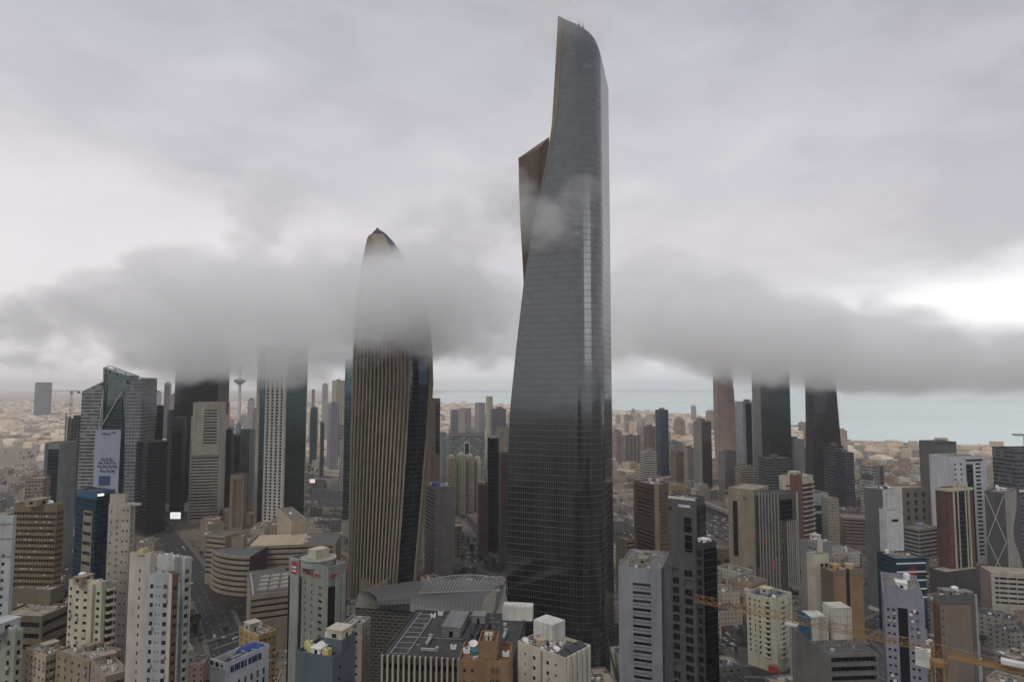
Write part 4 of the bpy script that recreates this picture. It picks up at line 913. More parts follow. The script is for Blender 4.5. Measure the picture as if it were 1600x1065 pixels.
# bottom centre foreground
b = B('office_building', 'dark flat-roofed building fronted by a row of tall cream fins, bottom centre', 'office building').block(590, 594, 800, 1022, 228, a=-7, wall=W('fin_wall', (.10, .09, .08)), roof=roofd, dL=45, parapet=.6)
b.ribbon('R', 3.6, 2.2, .0, .99, top=2, rec=.6, mix=(.6, .95)).fins('R', 24, 0, 1, .62, .9, W('fin_cream', (.40, .38, .30)), top=.2); k = b.cur
for (u, v, w_, d_, h_, m_) in ((.45, .62, 7, 17, 3.5, grey), (.62, .80, 5, 5, 3, W('lg', (.26, .27, .27))),): b.top(('house', u, v, w_, d_, h_, m_))
mb = MB(); z = k['h']-.5
for i in range(9): mb.bar((-k['w']/2+3+i*0, -k['d']/2+2+i*4.8, z+.4), (-k['w']/2+9, -k['d']/2+2+i*4.8, z+.4), .12)
mb.bar((-k['w']/2+3, -k['d']/2+2, z+.4), (-k['w']/2+3, k['d']/2-2, z+.4), .18); mb.bar((-k['w']/2+9, -k['d']/2+2, z+.4), (-k['w']/2+9, k['d']/2-2, z+.4), .18); mb.build('skylight_frame', alu, b.root, k['M'])
for i in range(4):
    for j in range(3):
        b.top(('solar_panel', .60+.055*i, .40+.12*j, 0))
b.top(('vent_duct', .3, .3, 90), ('vent_duct', .35, .12, 0), ('ac_unit', .2, .85), ('ac_unit', .25, .92), ('ac_unit', .52, .2), ('vent_duct', .78, .2, 90), ('vent_duct', .88, .5, 90))
mb = MB(); mb.box(-6, 6, -3, 3, 0, 5.2); [mb.bar((-5.5+i*1.8, -3, 5.2), (-5.5+i*1.8, -3, 6), .2) for i in range(7)]; mb.bar((-6, -3.1, 5.9), (6, -3.1, 5.9), .12); mb.build('white_plant_room', W('plant_white', (.50, .49, .45)), b.root, k['M'] @ TR(k['w']*.44, k['d']*.44, k['h']-.6)); b.done()
b = B('apartment_block', 'orange tan stepped building with a small blue roof tank, bottom centre', 'apartment block').block(712, 716, 796, 1030, 192, a=-4, wall=orange, roof=W('orange_roof', (.25, .13, .05), var=.4, scale=.4), dL=14)
b.punch('R', 2, 3.4, .8, 1.0, .05, .35, top=1.5, rec=.2).punch('R', 5, 3.4, .28, 2.2, .62, .82, top=.8, rec=.2).top(('drum', .28, .5, 1.7, 1.0, W('tank_teal', (.07, .20, .25))), ('ac_unit', .1, .5), ('satellite_dish', .2, .8), ('ac_unit', .9, .4))
b.block(744, 747, 776, 1002, 194, a=-4, wall=orange, roof=W('orange_roof', (.25, .13, .05)), dL=9).punch('R', 1, 3.4, 1.4, 2, .2, .8, top=4).punch('L', 1, 3.4, 1.4, 2, top=4).top(('house', .5, .5, 2, 2, 1.5, cream), ('mast', .7, .3)).done()
b = B('apartment_block', 'cream block with black solar panels, a round tank and a white roof room, bottom centre', 'apartment block').block(809, 884, 923, 1027, 212, a=48, wall=W('cream2', (.46, .43, .35)), roof=roofm)
b.panel('L', .50, .53, 3, -.5, conc, .15, 'joint').punch('L', 1, 3.3, 1.2, 1.3, .24, .47, top=2).punch('L', 1, 3.3, 1.2, 1.3, .55, .72, top=2).punch('L', 1, 3.3, .7, .9, .74, .86, top=2).punch('L', 1, 3.3, .7, .9, .1, .22, top=2)
b.fins('R', 5, 0, 1, 1.2, .5).top(('drum', .22, .62, 1.7, 2.6, W('tank_buff', (.42, .33, .22))), ('solar_panel', .25, .14), ('solar_panel', .45, .14), ('solar_panel', .65, .14), ('solar_panel', .85, .14), ('ac_unit', .1, .3), ('ac_unit', .1, .5), ('ac_unit', .1, .8), ('satellite_dish', .2, .3), ('ac_unit', .45, .5), ('vent_duct', .5, .7, 90), ('ac_unit', .65, .4), ('satellite_dish', .1, .9))
k = b.cur; mb = MB(); mb.box(-3.6, 3.6, -4.2, 4.2, 0, 6.4); mb.bar((-3.7, -2, 0), (-3.7, -2, 6.8), .2); mb.bar((-3.7, 0, 0), (-3.7, 0, 6.8), .2); mb.build('roof_room', W('plant_white', (.50, .49, .45)), b.root, k['M'] @ TR(k['w']*.28, k['d']*.25, k['h']-1)); b.top(('ac_unit', .74, .8), ('ac_unit', .9, .8)).done()
# ------------------------------------------------------------------ named buildings, right side
b = B('apartment_tower', 'plain blue-grey slab with a central ladder of open balconies, right of the tallest tower', 'apartment tower').block(966, 1033, 1046, 890, 330, a=70, wall=W('slab_grey', (.29, .31, .34)), roof=roofm)
b.punch('L', 1, 4.15, 9.6, 2.2, .33, .76, top=6.5, rec=1.6, mix=(.5, .9)).panel('R', 0, 1, 3, 0, W('slab_shade', (.20, .20, .22)), .1, 'side_tone').punch('R', 1, 4.1, .8, 1.4, .3, .6, top=4)  # right side's shade is painted on as a darker wall colour
k = b.cur; z = k['h'] - 1 - 6.5 - 2.2
while z > 30: b.panel('L', .34, .75, z-.1, z+.8, W('slab_grey', (.29, .31, .34)), .5, 'balcony'); z -= 4.15
b.top(('house', .35, .5, 8, 5, 3, W('roof_olive', (.30, .30, .22))), ('house', .72, .5, 3, 3, 2.4, W('roof_olive', (.30, .30, .22))), ('ac_unit', .1, .3), ('ac_unit', .1, .6), ('vent_duct', .85, .7, 90))
mb = MB(); x0, y0 = -k['w']/2, k['d']/2
for (u0, u1) in ((.02, .22), (.68, .96)):
    Md = k['M'] @ b.FM('L'); mb = MB(); a_, c_ = u0*k['d'], u1*k['d']; h_ = k['h']
    for zz in (h_+.3, h_+2.4): mb.bar((a_, .3, zz), (c_, .3, zz), .14); mb.bar((a_, 4, zz), (c_, 4, zz), .14)
    for u in (a_, c_): mb.bar((u, .3, h_), (u, .3, h_+2.4), .14); mb.bar((u, 4, h_), (u, 4, h_+2.4), .14); mb.bar((u, .3, h_+2.4), (u, 4, h_+2.4), .14)
    mb.build('roof_frame', alu, b.root, Md)
b.done()
ch = W('charcoal', (.105, .10, .105))
b = B('apartment_tower', 'charcoal tower with tall dark window bays and a white roof band, beside the blue-grey slab', 'apartment tower').block(1043, 1087, 1101, 779, 318, a=52, wall=ch, roof=roofd)
b.panel('L', .02, .98, -1.1, .2, W('plant_white', (.50, .49, .45)), .2, 'roof_band').panel('L', .38, .80, -4.7, -3.5, W('plant_white', (.50, .49, .45)), .2, 'white_sill').panel('L', .05, .14, -7, -4.5, cg_dark, .1, 'window').panel('L', .58, .84, -16.5, -9.5, cg_green, .25, 'tall_window').panel('L', .60, .86, -26, -18, cg_green, .25, 'tall_window')
b.punch('L', 1, 4.5, 3.4, 3.4, .10, .38, top=34, rec=.8, mix=(.9, 1)).punch('L', 1, 4.5, 4.0, 3.4, .52, .86, top=34, rec=.8, mix=(.9, 1))
b.panel('R', .15, .98, 60, -4, curtain('bottle_glass', (.04, .075, .085), (.03, .04, .04), fh=3.4), .5, 'glass_wall')
b.block(1086, 1099, 1119, 848, 306, a=35, wall=W('charcoal2', (.05, .048, .052)), roof=roofd, parapet=1.5)
b.panel('R', .02, .98, 3, -3, curtain('black_glass', (.028, .03, .04), (.022, .022, .022), fh=3.4), .35, 'glass_wall').punch('L', 1, 4.4, 3, 3.2, .1, .8, top=2.5, rec=.6, mix=(1, 1)).top(('house', .4, .5, 4, 4, 2.4, whitep), ('ac_unit', .75, .4), ('satellite_dish', .7, .8)).done()

b = B('apartment_tower', 'brown ribbon-windowed tower with a tan front of small windows', 'apartment tower').block(990, 1022, 1048, 757, 520, a=26, wall=W('rust_brown', (.22, .15, .105)), roof=roofs)
b.ribbon('L', 3.1, 1.4, .12, .97, top=2.5, rec=.9).punch('R', 4, 3.1, 1.4, 1.3, .30, .82, top=6).panel('R', 0, .26, 2, 1, W('tower_tan', (.36, .28, .18)), .6, 'tan_pilaster').panel('R', .84, 1, 2, 1, W('tower_tan', (.36, .28, .18)), .6, 'tan_pilaster').clutter(4)
b.block(1046, 1048, 1071, 757, 545, a=12, wall=W('tower_tan', (.36, .28, .18)), roof=roofs, dL=14).punch('R', 4, 3.1, 1.5, 1.3, .1, .9, top=4).done()
S('apartment_block', 'small tan block with a striped right side, between the tallest tower and the brown tower', 'apartment block', 962, 978, 991, 843, 520, 30, W('tan3', (.30, .24, .15)), None, roof=roofs, extra=lambda b: b.ribbon('R', 3.2, 1.4, .1, 1, top=1.5))
S('office_tower', 'flat tan slab with one tall dark slot and a round emblem', 'office tower', 1137, 1178, 1201, 765, 600, 48, W('slab_tan', (.34, .29, .21)), None, roof=roofs, extra=lambda b: b.panel('L', .18, .36, 22, -12, cg_green, .15, 'slot_window').panel('R', .12, .98, 14, -6, curtain('green_side', (.04, .08, .07), (.04, .06, .05)), .3, 'glass_wall').panel('L', .60, .72, -10.5, -7, brown, .3, 'emblem').panel('L', .70, .9, 3, 14, dgrey, .2, 'entrance'))
b = B('apartment_tower', 'dark tower caged in thin white fins with one big black window near its top', 'apartment tower').block(1184, 1218, 1246, 772, 565, a=33, wall=W('fin_core', (.11, .11, .10)), roof=roofd)
b.fins('L', 7, 0, 1, .55, .8, W('fin_white', (.38, .37, .33))).fins('R', 6, .3, 1, .65, .8, W('fin_white', (.38, .37, .33)), top=-24).fins('R', 1, .86, 1.0, 1.8, .9, W('fin_white', (.38, .37, .33))).panel('R', .0, .62, -22, -5, curtain('blk_sq', (.025, .03, .04), (.02, .02, .02)), 1.0, 'big_window')
b.punch('L', 7, 3.5, 1.5, 2.2, 0, 1, top=3, mix=(.8, .9)).punch('R', 5, 3.5, 1.7, 2.4, .05, .85, top=24, mix=(.8, .9))
for (u, z, m_) in ((.28, 40, redp), (.5, 55, blackm), (.75, 33, blackm), (.3, 70, blackm), (.6, 22, redp)): b.panel('L', u, u+.1, z, z+5, m_, .5, 'dark_panel')
b.done()
b = B('apartment_tower', 'cream and rust-red tower with stacked white balconies behind the white-finned tower', 'apartment tower').block(1217, 1245, 1270, 745, 640, a=36, wall=W('cream4', (.42, .38, .31)), roof=roofs)
b.panel('L', .62, 1, 3, 2, W('rust', (.20, .095, .06)), .6, 'rust_shaft').panel('R', 0, .28, 3, 3, W('rust', (.20, .095, .06)), .6, 'rust_shaft').panel('R', .3, .95, 3, -8, W('dark_red_recess', (.09, .05, .045)), .1, 'recess').balconies('R', .3, 1, 4.6, 6, 1.8, W('cream4', (.42, .38, .31)), ph=1.2).punch('L', 1, 4.6, 4, 1.8, .35, .6, top=8, mix=(.8, .9)).top(('house', .4, .5, 9, 8, 4.5, cream)).clutter(2).done()
S('office_tower', 'pale blue tower with three dark blue glass bays and a gabled roof', 'office tower', 1259, 1263, 1294, 770, 700, 8, W('pale_blue', (.30, .34, .35)), None, dL=26, extra=lambda b: b.panel('R', .12, .78, 6, -10, cg_blue, .3, 'glass_bay').panel('R', .12, .78, -22, -19, W('pale_blue', (.30, .34, .35)), .6, 'spandrel').panel('R', .12, .78, -13, -10, W('pale_blue', (.30, .34, .35)), .6, 'spandrel'))
S('apartment_tower', 'tan grid-windowed tower attached to the right of the pale blue tower', 'apartment tower', 1290, 1294, 1310, 778, 690, 10, facade('tan_grid', (.34, .31, .24), (.07, .06, .05), fh=3.3, pu=2.6, wlo=.3, whi=.7), dL=22, roof=roofs)
b = B('apartment_tower', 'grey tower with a cream side of square open bays, left of the orange pair', 'apartment tower').block(1250, 1277, 1300, 848, 440, a=28, wall=W('grey_shaft', (.27, .28, .28)), roof=roofm)
b.punch('L', 2, 3.3, 1.1, 1.6, .45, .98, top=2.5).panel('R', .0, .3, 3, 2, cream, .8, 'cream_pilaster').top(('house', .7, .7, 5, 5, 3.6, pinkw), ('house', .2, .3, 4, 3, 2.5, pinkw)).clutter(2)
b.block(1268, 1272, 1295, 866, 432, a=10, wall=cream, dL=8).punch('R', 2, 3.5, 2.6, 2.6, .38, 1, top=5, rec=1.4, mix=(1, 1)).done()
b = B('apartment_tower', 'pair of orange-brown slabs joined by a dark slot', 'apartment tower').block(1283, 1302, 1348, 893, 418, a=12, wall=W('burnt_orange', (.30, .185, .10)), roof=roofs)
b.panel('R', .42, .54, 3, 1.5, blackm, .1, 'dark_slot').panel('R', .0, .42, -2, 1, W('parapet_grey', (.26, .22, .17)), .3, 'parapet_cap').panel('R', .54, 1, -2, 1, W('parapet_grey', (.26, .22, .17)), .3, 'parapet_cap').panel('L', 0, 1, 3, 0, W('shade_side', (.17, .14, .10)), .1, 'side_tone')  # left face carries its shade in the sheet's darker colour
b.top(('house', .3, .6, 5, 5, 3.5, W('tank_ochre', (.40, .26, .12))), ('drum', .75, .5, 2.5, 3.5, W('tank_buff', (.42, .33, .22))), ('ac_unit', .5, .7)).done()
b = B('apartment_block', 'cream block with stacked bays, rounded balconies and blue sheeting on its roof', 'apartment block').block(1166, 1213, 1237, 936, 415, a=42, wall=W('cream5', (.47, .45, .34)), roof=roofm)
b.punch('L', 1, 3.2, 1.2, 1.6, .04, .18, top=2).punch('L', 1, 3.2, .9, 1.4, .24, .32, top=2).punch('L', 1, 3.2, 1.3, 1.6, .36, .52, top=2).punch('L', 1, 3.2, 2.4, 2.0, .60, .80, top=2, rec=1.0, mix=(1, 1)).punch('R', 1, 3.2, 2.8, 2.0, .25, .6, top=2, rec=1.0).punch('R', 1, 3.2, 1.1, 1.4, .70, .95, top=2)
b.balconies('L', .60, .80, 3.2, 4.2, .9, W('cream5', (.47, .45, .34))).balconies('R', .2, .65, 3.2, 4.2, 1.0, W('cream5', (.47, .45, .34))).panel('L', .82, .99, 6, 1, W('cream5', (.47, .45, .34)), .9, 'pilaster')
b.top(('house', .55, .6, 7, 6, 3.0, cream), ('satellite_dish', .2, .2)); k = b.cur
for (u, v) in ((.15, .7), (.3, .35), (.35, .8), (.75, .3)): mb = MB(); mb.prism([(-2.2, -1.5), (2.2, -1.5), (2.2, 1.5), (-2.2, 1.5)], 0, .9, top=[(-2, -1.2), (2, -1.2), (2, 1.2), (-2, 1.2)]); mb.build('blue_sheeting', W('sheet_blue', (.04, .07, .20)), b.root, k['M'] @ TR((u-.5)*k['w'], (v-.5)*k['d'], k['h']-.9, 20))
b.panel('L', .72, 1, .5, 4.5, redp, 1.6, 'shop_awning').done()
b = B('apartment_tower', 'white-faced tower with a grey left side, satellite dishes on its roof', 'apartment tower').block(1362, 1379, 1409, 765, 520, a=26, wall=W('white_face', (.45, .46, .45)), roof=roofm, dL=16)
b.panel('L', 0, 1, 3, 0, W('grey_side', (.15, .155, .15)), .1, 'side_tone').top(('satellite_dish', .3, .4), ('satellite_dish', .6, .3), ('satellite_dish', .8, .6), ('house', .5, .5, 5, 5, 2, grey)); k = b.cur; k['h'] = k['h']
b.punch('R', 1, 3.3, .8, 1.1, .05, .2, top=4)
b.block(1381, 1385, 1410, 797, 512, a=10, wall=W('white_face', (.45, .46, .45)), dL=8).punch('R', 1, 6, 6.5, 2.4, .2, .85, top=6, rows=1, rec=1).punch('R', 1, 4, 1.2, 1.2, .5, .75, top=2.5, rows=1).punch('R', 1, 3.3, .6, 1, .02, .18, top=9)
b.cur['zones']['R'] = [z for i, z in enumerate(b.cur['zones']['R']) if i != 1]; b.done()
b = B('office_building', 'low blue glass block with a red central panel and white floor bands', 'office building').block(1394, 1399, 1446, 872, 470, a=6, wall=cg_blue, roof=roofm, dL=20)
b.panel('R', .36, .68, 4, -7, W('panel_red', (.22, .02, .03)), .4, 'red_panel')
for z in (-4, -10, -16, -22, -28): b.panel('R', .02, .98, z, z+.8, whitep, .6, 'floor_band')
b.clutter(4).done()
b = B('apartment_tower', 'lilac grey tower with a black central glass strip and wavy parapet', 'apartment tower').block(1381, 1444, 1460, 936, 262, a=62, wall=lilac, roof=roofm)
b.panel('L', .34, .58, 3, -4.5, blackm, .15, 'black_glazing').punch('L', 2, 3.15, .95, 1.1, .03, .30, top=4.2, rec=.25).punch('L', 2, 3.15, .95, 1.1, .61, .88, top=4.2, rec=.25).punch('R', 1, 3.15, 1, 1.2, .2, .7, top=4)
k = b.cur; Ml = k['M'] @ b.FM('L')
mb = MB(); n = 24; pr = [(i/n*k['d']*.86+1, k['h'] + 3.2 + .9*math.sin(i/n*8)) for i in range(n+1)]
for (u0, z0_), (u1, z1_) in zip(pr, pr[1:]):
    for (y0, y1) in ((2.0, 2.4),): mb.quad((u0, y0, k['h']-1), (u1, y0, k['h']-1), (u1, y0, z1_), (u0, y0, z0_)); mb.quad((u0, y1, z0_), (u1, y1, z1_), (u1, y1, k['h']-1), (u0, y1, k['h']-1)); mb.quad((u0, y0, z0_), (u1, y0, z1_), (u1, y1, z1_), (u0, y1, z0_))
mb.build('wavy_parapet', lilac, b.root, Ml)
for (u, z, s_) in ((.62, -7, 1), (.66, -9.5, .8), (.72, -5.5, .9), (.1, -32, .9), (.16, -34, 1), (.08, -40, .8)): b.panel('L', u, u+.07*s_, z, z+.9, whitep, .9, 'ac_unit')
b.top(('house', .4, .5, 5, 4, 3, whitep), ('ac_unit', .2, .3), ('ac_unit', .7, .6), ('satellite_dish', .2, .8), ('water_tank', .75, .3)).done()
b = B('apartment_tower', 'flat brown tower with one column of tiny windows and a grey parapet', 'apartment tower').block(1457, 1468, 1526, 930, 268, a=4, wall=W('plain_brown', (.25, .20, .155)), roof=roofm)
b.punch('R', 1, 3.15, .65, 1.0, .02, .12, top=4.5, rec=.3).panel('L', .0, 1, 3, -3.6, W('brown_shade', (.24, .13, .07)), .15, 'side_tone').panel('R', 0, .84, -3.4, .3, W('parapet_dark', (.14, .14, .145)), .25, 'parapet_cap').panel('R', .84, .92, 3, .3, W('parapet_dark', (.14, .14, .145)), .2, 'dark_strip').panel('R', .93, .985, 3, .3, alu, .5, 'steel_pipe')
b.top(('house', .3, .5, 5, 4, 2.6, conc), ('house', .75, .7, 6, 4, 1.6, conc), ('ac_unit', .15, .3), ('ac_unit', .5, .3), ('satellite_dish', .4, .75), ('water_tank', .55, .7)).done()
b = B('building_shell', 'concrete shell under construction with two white sheeted cores', 'unfinished building').block(1292, 1296, 1372, 1022, 262, a=4, wall=W('raw_conc', (.20, .195, .18)), roof=W('wet_slab', (.13, .125, .115), var=.5, scale=.3), dL=30, parapet=.4)
b.ribbon('R', 3.6, 2.5, .02, .98, top=.8, rec=2, mix=(1, 1)); k = b.cur; shw = W('sheet_white', (.48, .46, .40), streak=.35)
for (x0, x1, h_) in ((-.44, -.08, 9.5), (.03, .44, 13)):
    mb = MB(); mb.box(x0*k['w'], x1*k['w'], -2, 6, 0, h_); mb.build('sheeted_core', shw, b.root, k['M'] @ TR(0, 2, k['h']-.4))
    mb = MB(); x = x0*k['w']
    while x <= x1*k['w']+.1: mb.bar((x, -2.4, 0), (x, -2.4, h_+.8), .05); x += 1.5
    for z in (h_*.25, h_*.5, h_*.75, h_, h_+.7): mb.bar((x0*k['w'], -2.4, z), (x1*k['w'], -2.4, z), .05)
    mb.build('scaffold', steel, b.root, k['M'] @ TR(0, 2, k['h']-.4))
    for i in range(7): mb = MB(); u = x0 + (x1-x0)*(i+.5)/7; mb.box(u*k['w']-.2, u*k['w']+.2, -7, -6.6, 0, 1.8 + (i % 3)*.4); mb.build('starter_column', conc, b.root, k['M'] @ TR(0, 0, k['h']-.4))
mb = MB(); mb.box(-.46*k['w']-.6, -.46*k['w'], -2, 7, 0, 9.8); mb.build('blue_sheeting', W('blue_sheet', (.05, .13, .22)), b.root, k['M'] @ TR(0, 2, k['h']-.4)); b.done()
b = B('apartment_tower', 'red stone tower with cream ribs framing a dark glass centre', 'apartment tower').block(1461, 1482, 1519, 764, 560, a=20, wall=redst, roof=roofs)
b.panel('R', .18, .74, 3, 0, cg_green, .5, 'glass_wall').fins('R', 1, .14, .20, .9, 1.3, cream).fins('R', 1, .30, .36, .7, 1.3, cream).fins('R', 1, .62, .68, .7, 1.3, cream).fins('R', 1, .76, .82, .9, 1.3, cream).panel('R', 0, 1, -2.0, .4, cream, .9, 'cornice').panel('L', 0, 1, -2.0, .4, cream, .9, 'cornice').panel('L', .38, .62, 3, -2, W('red_brown', (.12, .08, .065)), .4, 'brown_strip')
b.punch('R', 1, 3.4, 1, 1.5, .84, .96, top=3).punch('L', 1, 3.4, 1.5, 1.5, .7, .95, top=3).fins('L', 3, .05, .35, .5, .6, redst); k = b.cur
for i in range(4):
    mb = MB(); x = k['w']*(-.2+.16*i); mb.box(x-.8, x+.8, -k['d']/2, -k['d']/2+1, 0, 5 + (2 if i in (1, 2) else 0)); mb.build('crown_pier', cream, b.root, k['M'] @ TR(0, 0, k['h']))
b.clutter(3).block(1452, 1478, 1534, 893, 548, a=18, wall=W('podium_dark', (.09, .085, .08)), roof=roofs).done()
b = B('office_tower', 'white-framed tower with a dark glass slot, rows of dark windows on its right', 'office tower').block(1474, 1484, 1540, 713, 655, a=10, wall=W('white_frame', (.42, .44, .47)), roof=roofm, dL=26)
b.panel('R', .44, .62, 3, -8, curtain('slot_teal', (.035, .06, .07), (.03, .04, .04)), .35, 'glass_slot').punch('R', 1, 4.1, 6, 2.1, .64, .90, top=6, mix=(.9, .95)).punch('R', 2, 5, 2, 2, .05, .38, top=6, mix=(.7, .9)).panel('R', .44, .9, -5.2, -3, cg_dark, .3, 'top_louvre').clutter(2).done()
S('office_tower', 'plain grey tower rising behind the white-framed tower near the shore', 'office tower', 1458, 1462, 1494, 690, 760, 8, W('plain_grey2', (.155, .155, .15)), None, dL=26, extra=lambda b: b.panel('R', 0, 1, -3, 0, dgrey, .3, 'cornice'))
b = B('office_tower', 'dark tower with large white crossed braces and a pale hourglass side', 'office tower').block(1538, 1570, 1592, 770, 600, a=40, wall=W('brace_core', (.10, .095, .095)), roof=roofm)
b.panel('R', .0, .12, 2, 0, W('hourglass', (.36, .33, .30)), .5, 'pale_strip')
k = b.cur; Ml = k['M'] @ b.FM('L'); Wd = k['d']; wb = plain('brace_white', (.42, .42, .41), .5); hs = k['h']
for i in range(2):
    zt_, zb_ = hs - 2 - i*hs*.52, hs - 2 - (i+1)*hs*.52
    for (a_, c_) in ((.04, .96), (.96, .04)): mb = MB(); mb.bar((a_*Wd, -.7, zt_), (c_*Wd, -.7, max(0, zb_)), .4); mb.build('brace', wb, b.root, Ml)
Mr = k['M'] @ b.FM('R'); Wr = k['w']; mb = MB(); prf = [(0, .75), (.2, .72), (.4, .42), (.55, .40), (.7, .62), (.85, .85), (1, .95)]
for (t0, w0), (t1, w1) in zip(prf, prf[1:]):
    za, zb = hs*(1-t0), hs*(1-t1); mb.quad((.12*Wr, -.6, zb), (w1*Wr, -.6, zb), (w0*Wr, -.6, za), (.12*Wr, -.6, za)); mb.quad((w1*Wr, -.6, zb), (w1*Wr, .0, zb), (w0*Wr, .0, za), (w0*Wr, -.6, za))
mb.build('hourglass_panel', W('hourglass', (.36, .33, .30)), b.root, Mr); b.top(('house', .5, .5, 8, 6, 2, whitep)).clutter(2).done()
S('office_tower', 'dark louvred tower cut by the right edge, with a lower white band', 'office tower', 1580, 1586, 1640, 701, 640, 8, facade('edge_dark', (.12, .12, .13), (.04, .045, .05), fh=4, pu=4, wlo=-.1, whi=1.1), None, dL=26, extra=lambda b: b.panel('R', 0, 1, -42, -40, whitep, .6, 'white_band'))
b = B('parking_garage', 'long cream parking building with rows of open decks at the right edge', 'parking garage').block(1531, 1548, 1680, 893, 500, a=-14, wall=W('deck_cream', (.40, .38, .33)), roof=roofs)
b.ribbon('R', 3.6, 1.9, .03, .98, top=2.5, rows=6, rec=1.5, mix=(1, 1)).fins('R', 9, .04, 1, .5, .4).panel('L', 0, 1, 3, 0, W('garage_tan', (.33, .26, .21)), .2, 'side_tone').done()
# middle distance, right
S('office_building', 'pale tower of thin ribbon windows with a small green-tinted roof room', 'office building', 1343, 1366, 1381, 728, 760, 34, facade('mid_ribbon', (.30, .30, .28), (.09, .09, .09), fh=3.6, pu=3, wlo=-.1, whi=1.1, hlo=.35, hhi=.7), None, roof=roofs, items=[('house', .4, .5, 9, 8, 5, sand)], extra=lambda b: b.panel('R', .6, .85, -30, -3, dgrey, .2, 'dark_strip').panel('L', .1, .9, -16, -10, dgrey, .2, 'dark_strip'))
b = B('office_building', 'broad tan block with a regular grid of deep square openings and curved roofline', 'office building').block(1381, 1400, 1474, 762, 770, a=8, wall=W('grid_tan', (.22, .195, .165)), roof=roofs, dL=22)
b.punch('R', 6, 9, 4.2, 5.5, .0, .98, top=5, rec=1.2, mix=(.7, .95)).done()
b = B('office_building', 'grey ribbon-window building folded at its corner, beside the red stone tower', 'office building').block(1410, 1436, 1466, 826, 640, a=24, wall=W('fold_grey', (.27, .26, .24)), roof=roofm)
b.ribbon('R', 3.9, 1.9, .0, 1, top=1.5, rec=1).ribbon('L', 3.9, 1.9, .0, 1, top=1.5, rec=1).top(('house', .6, .6, 8, 5, 2.5, W('lilac_box', (.30, .29, .38)))).done()
b = B('shopping_centre', 'low tan building with ribbed sloping sides, between the tan grid tower and white-faced tower', 'shopping centre').block(1308, 1316, 1364, 808, 720, a=-16, wall=W('ribbed_tan', (.24, .19, .16)), roof=W('rose_roof', (.27, .21, .18)))
b.ribbon('R', 3.6, 1.4, .02, .98, top=1, rec=1).done()
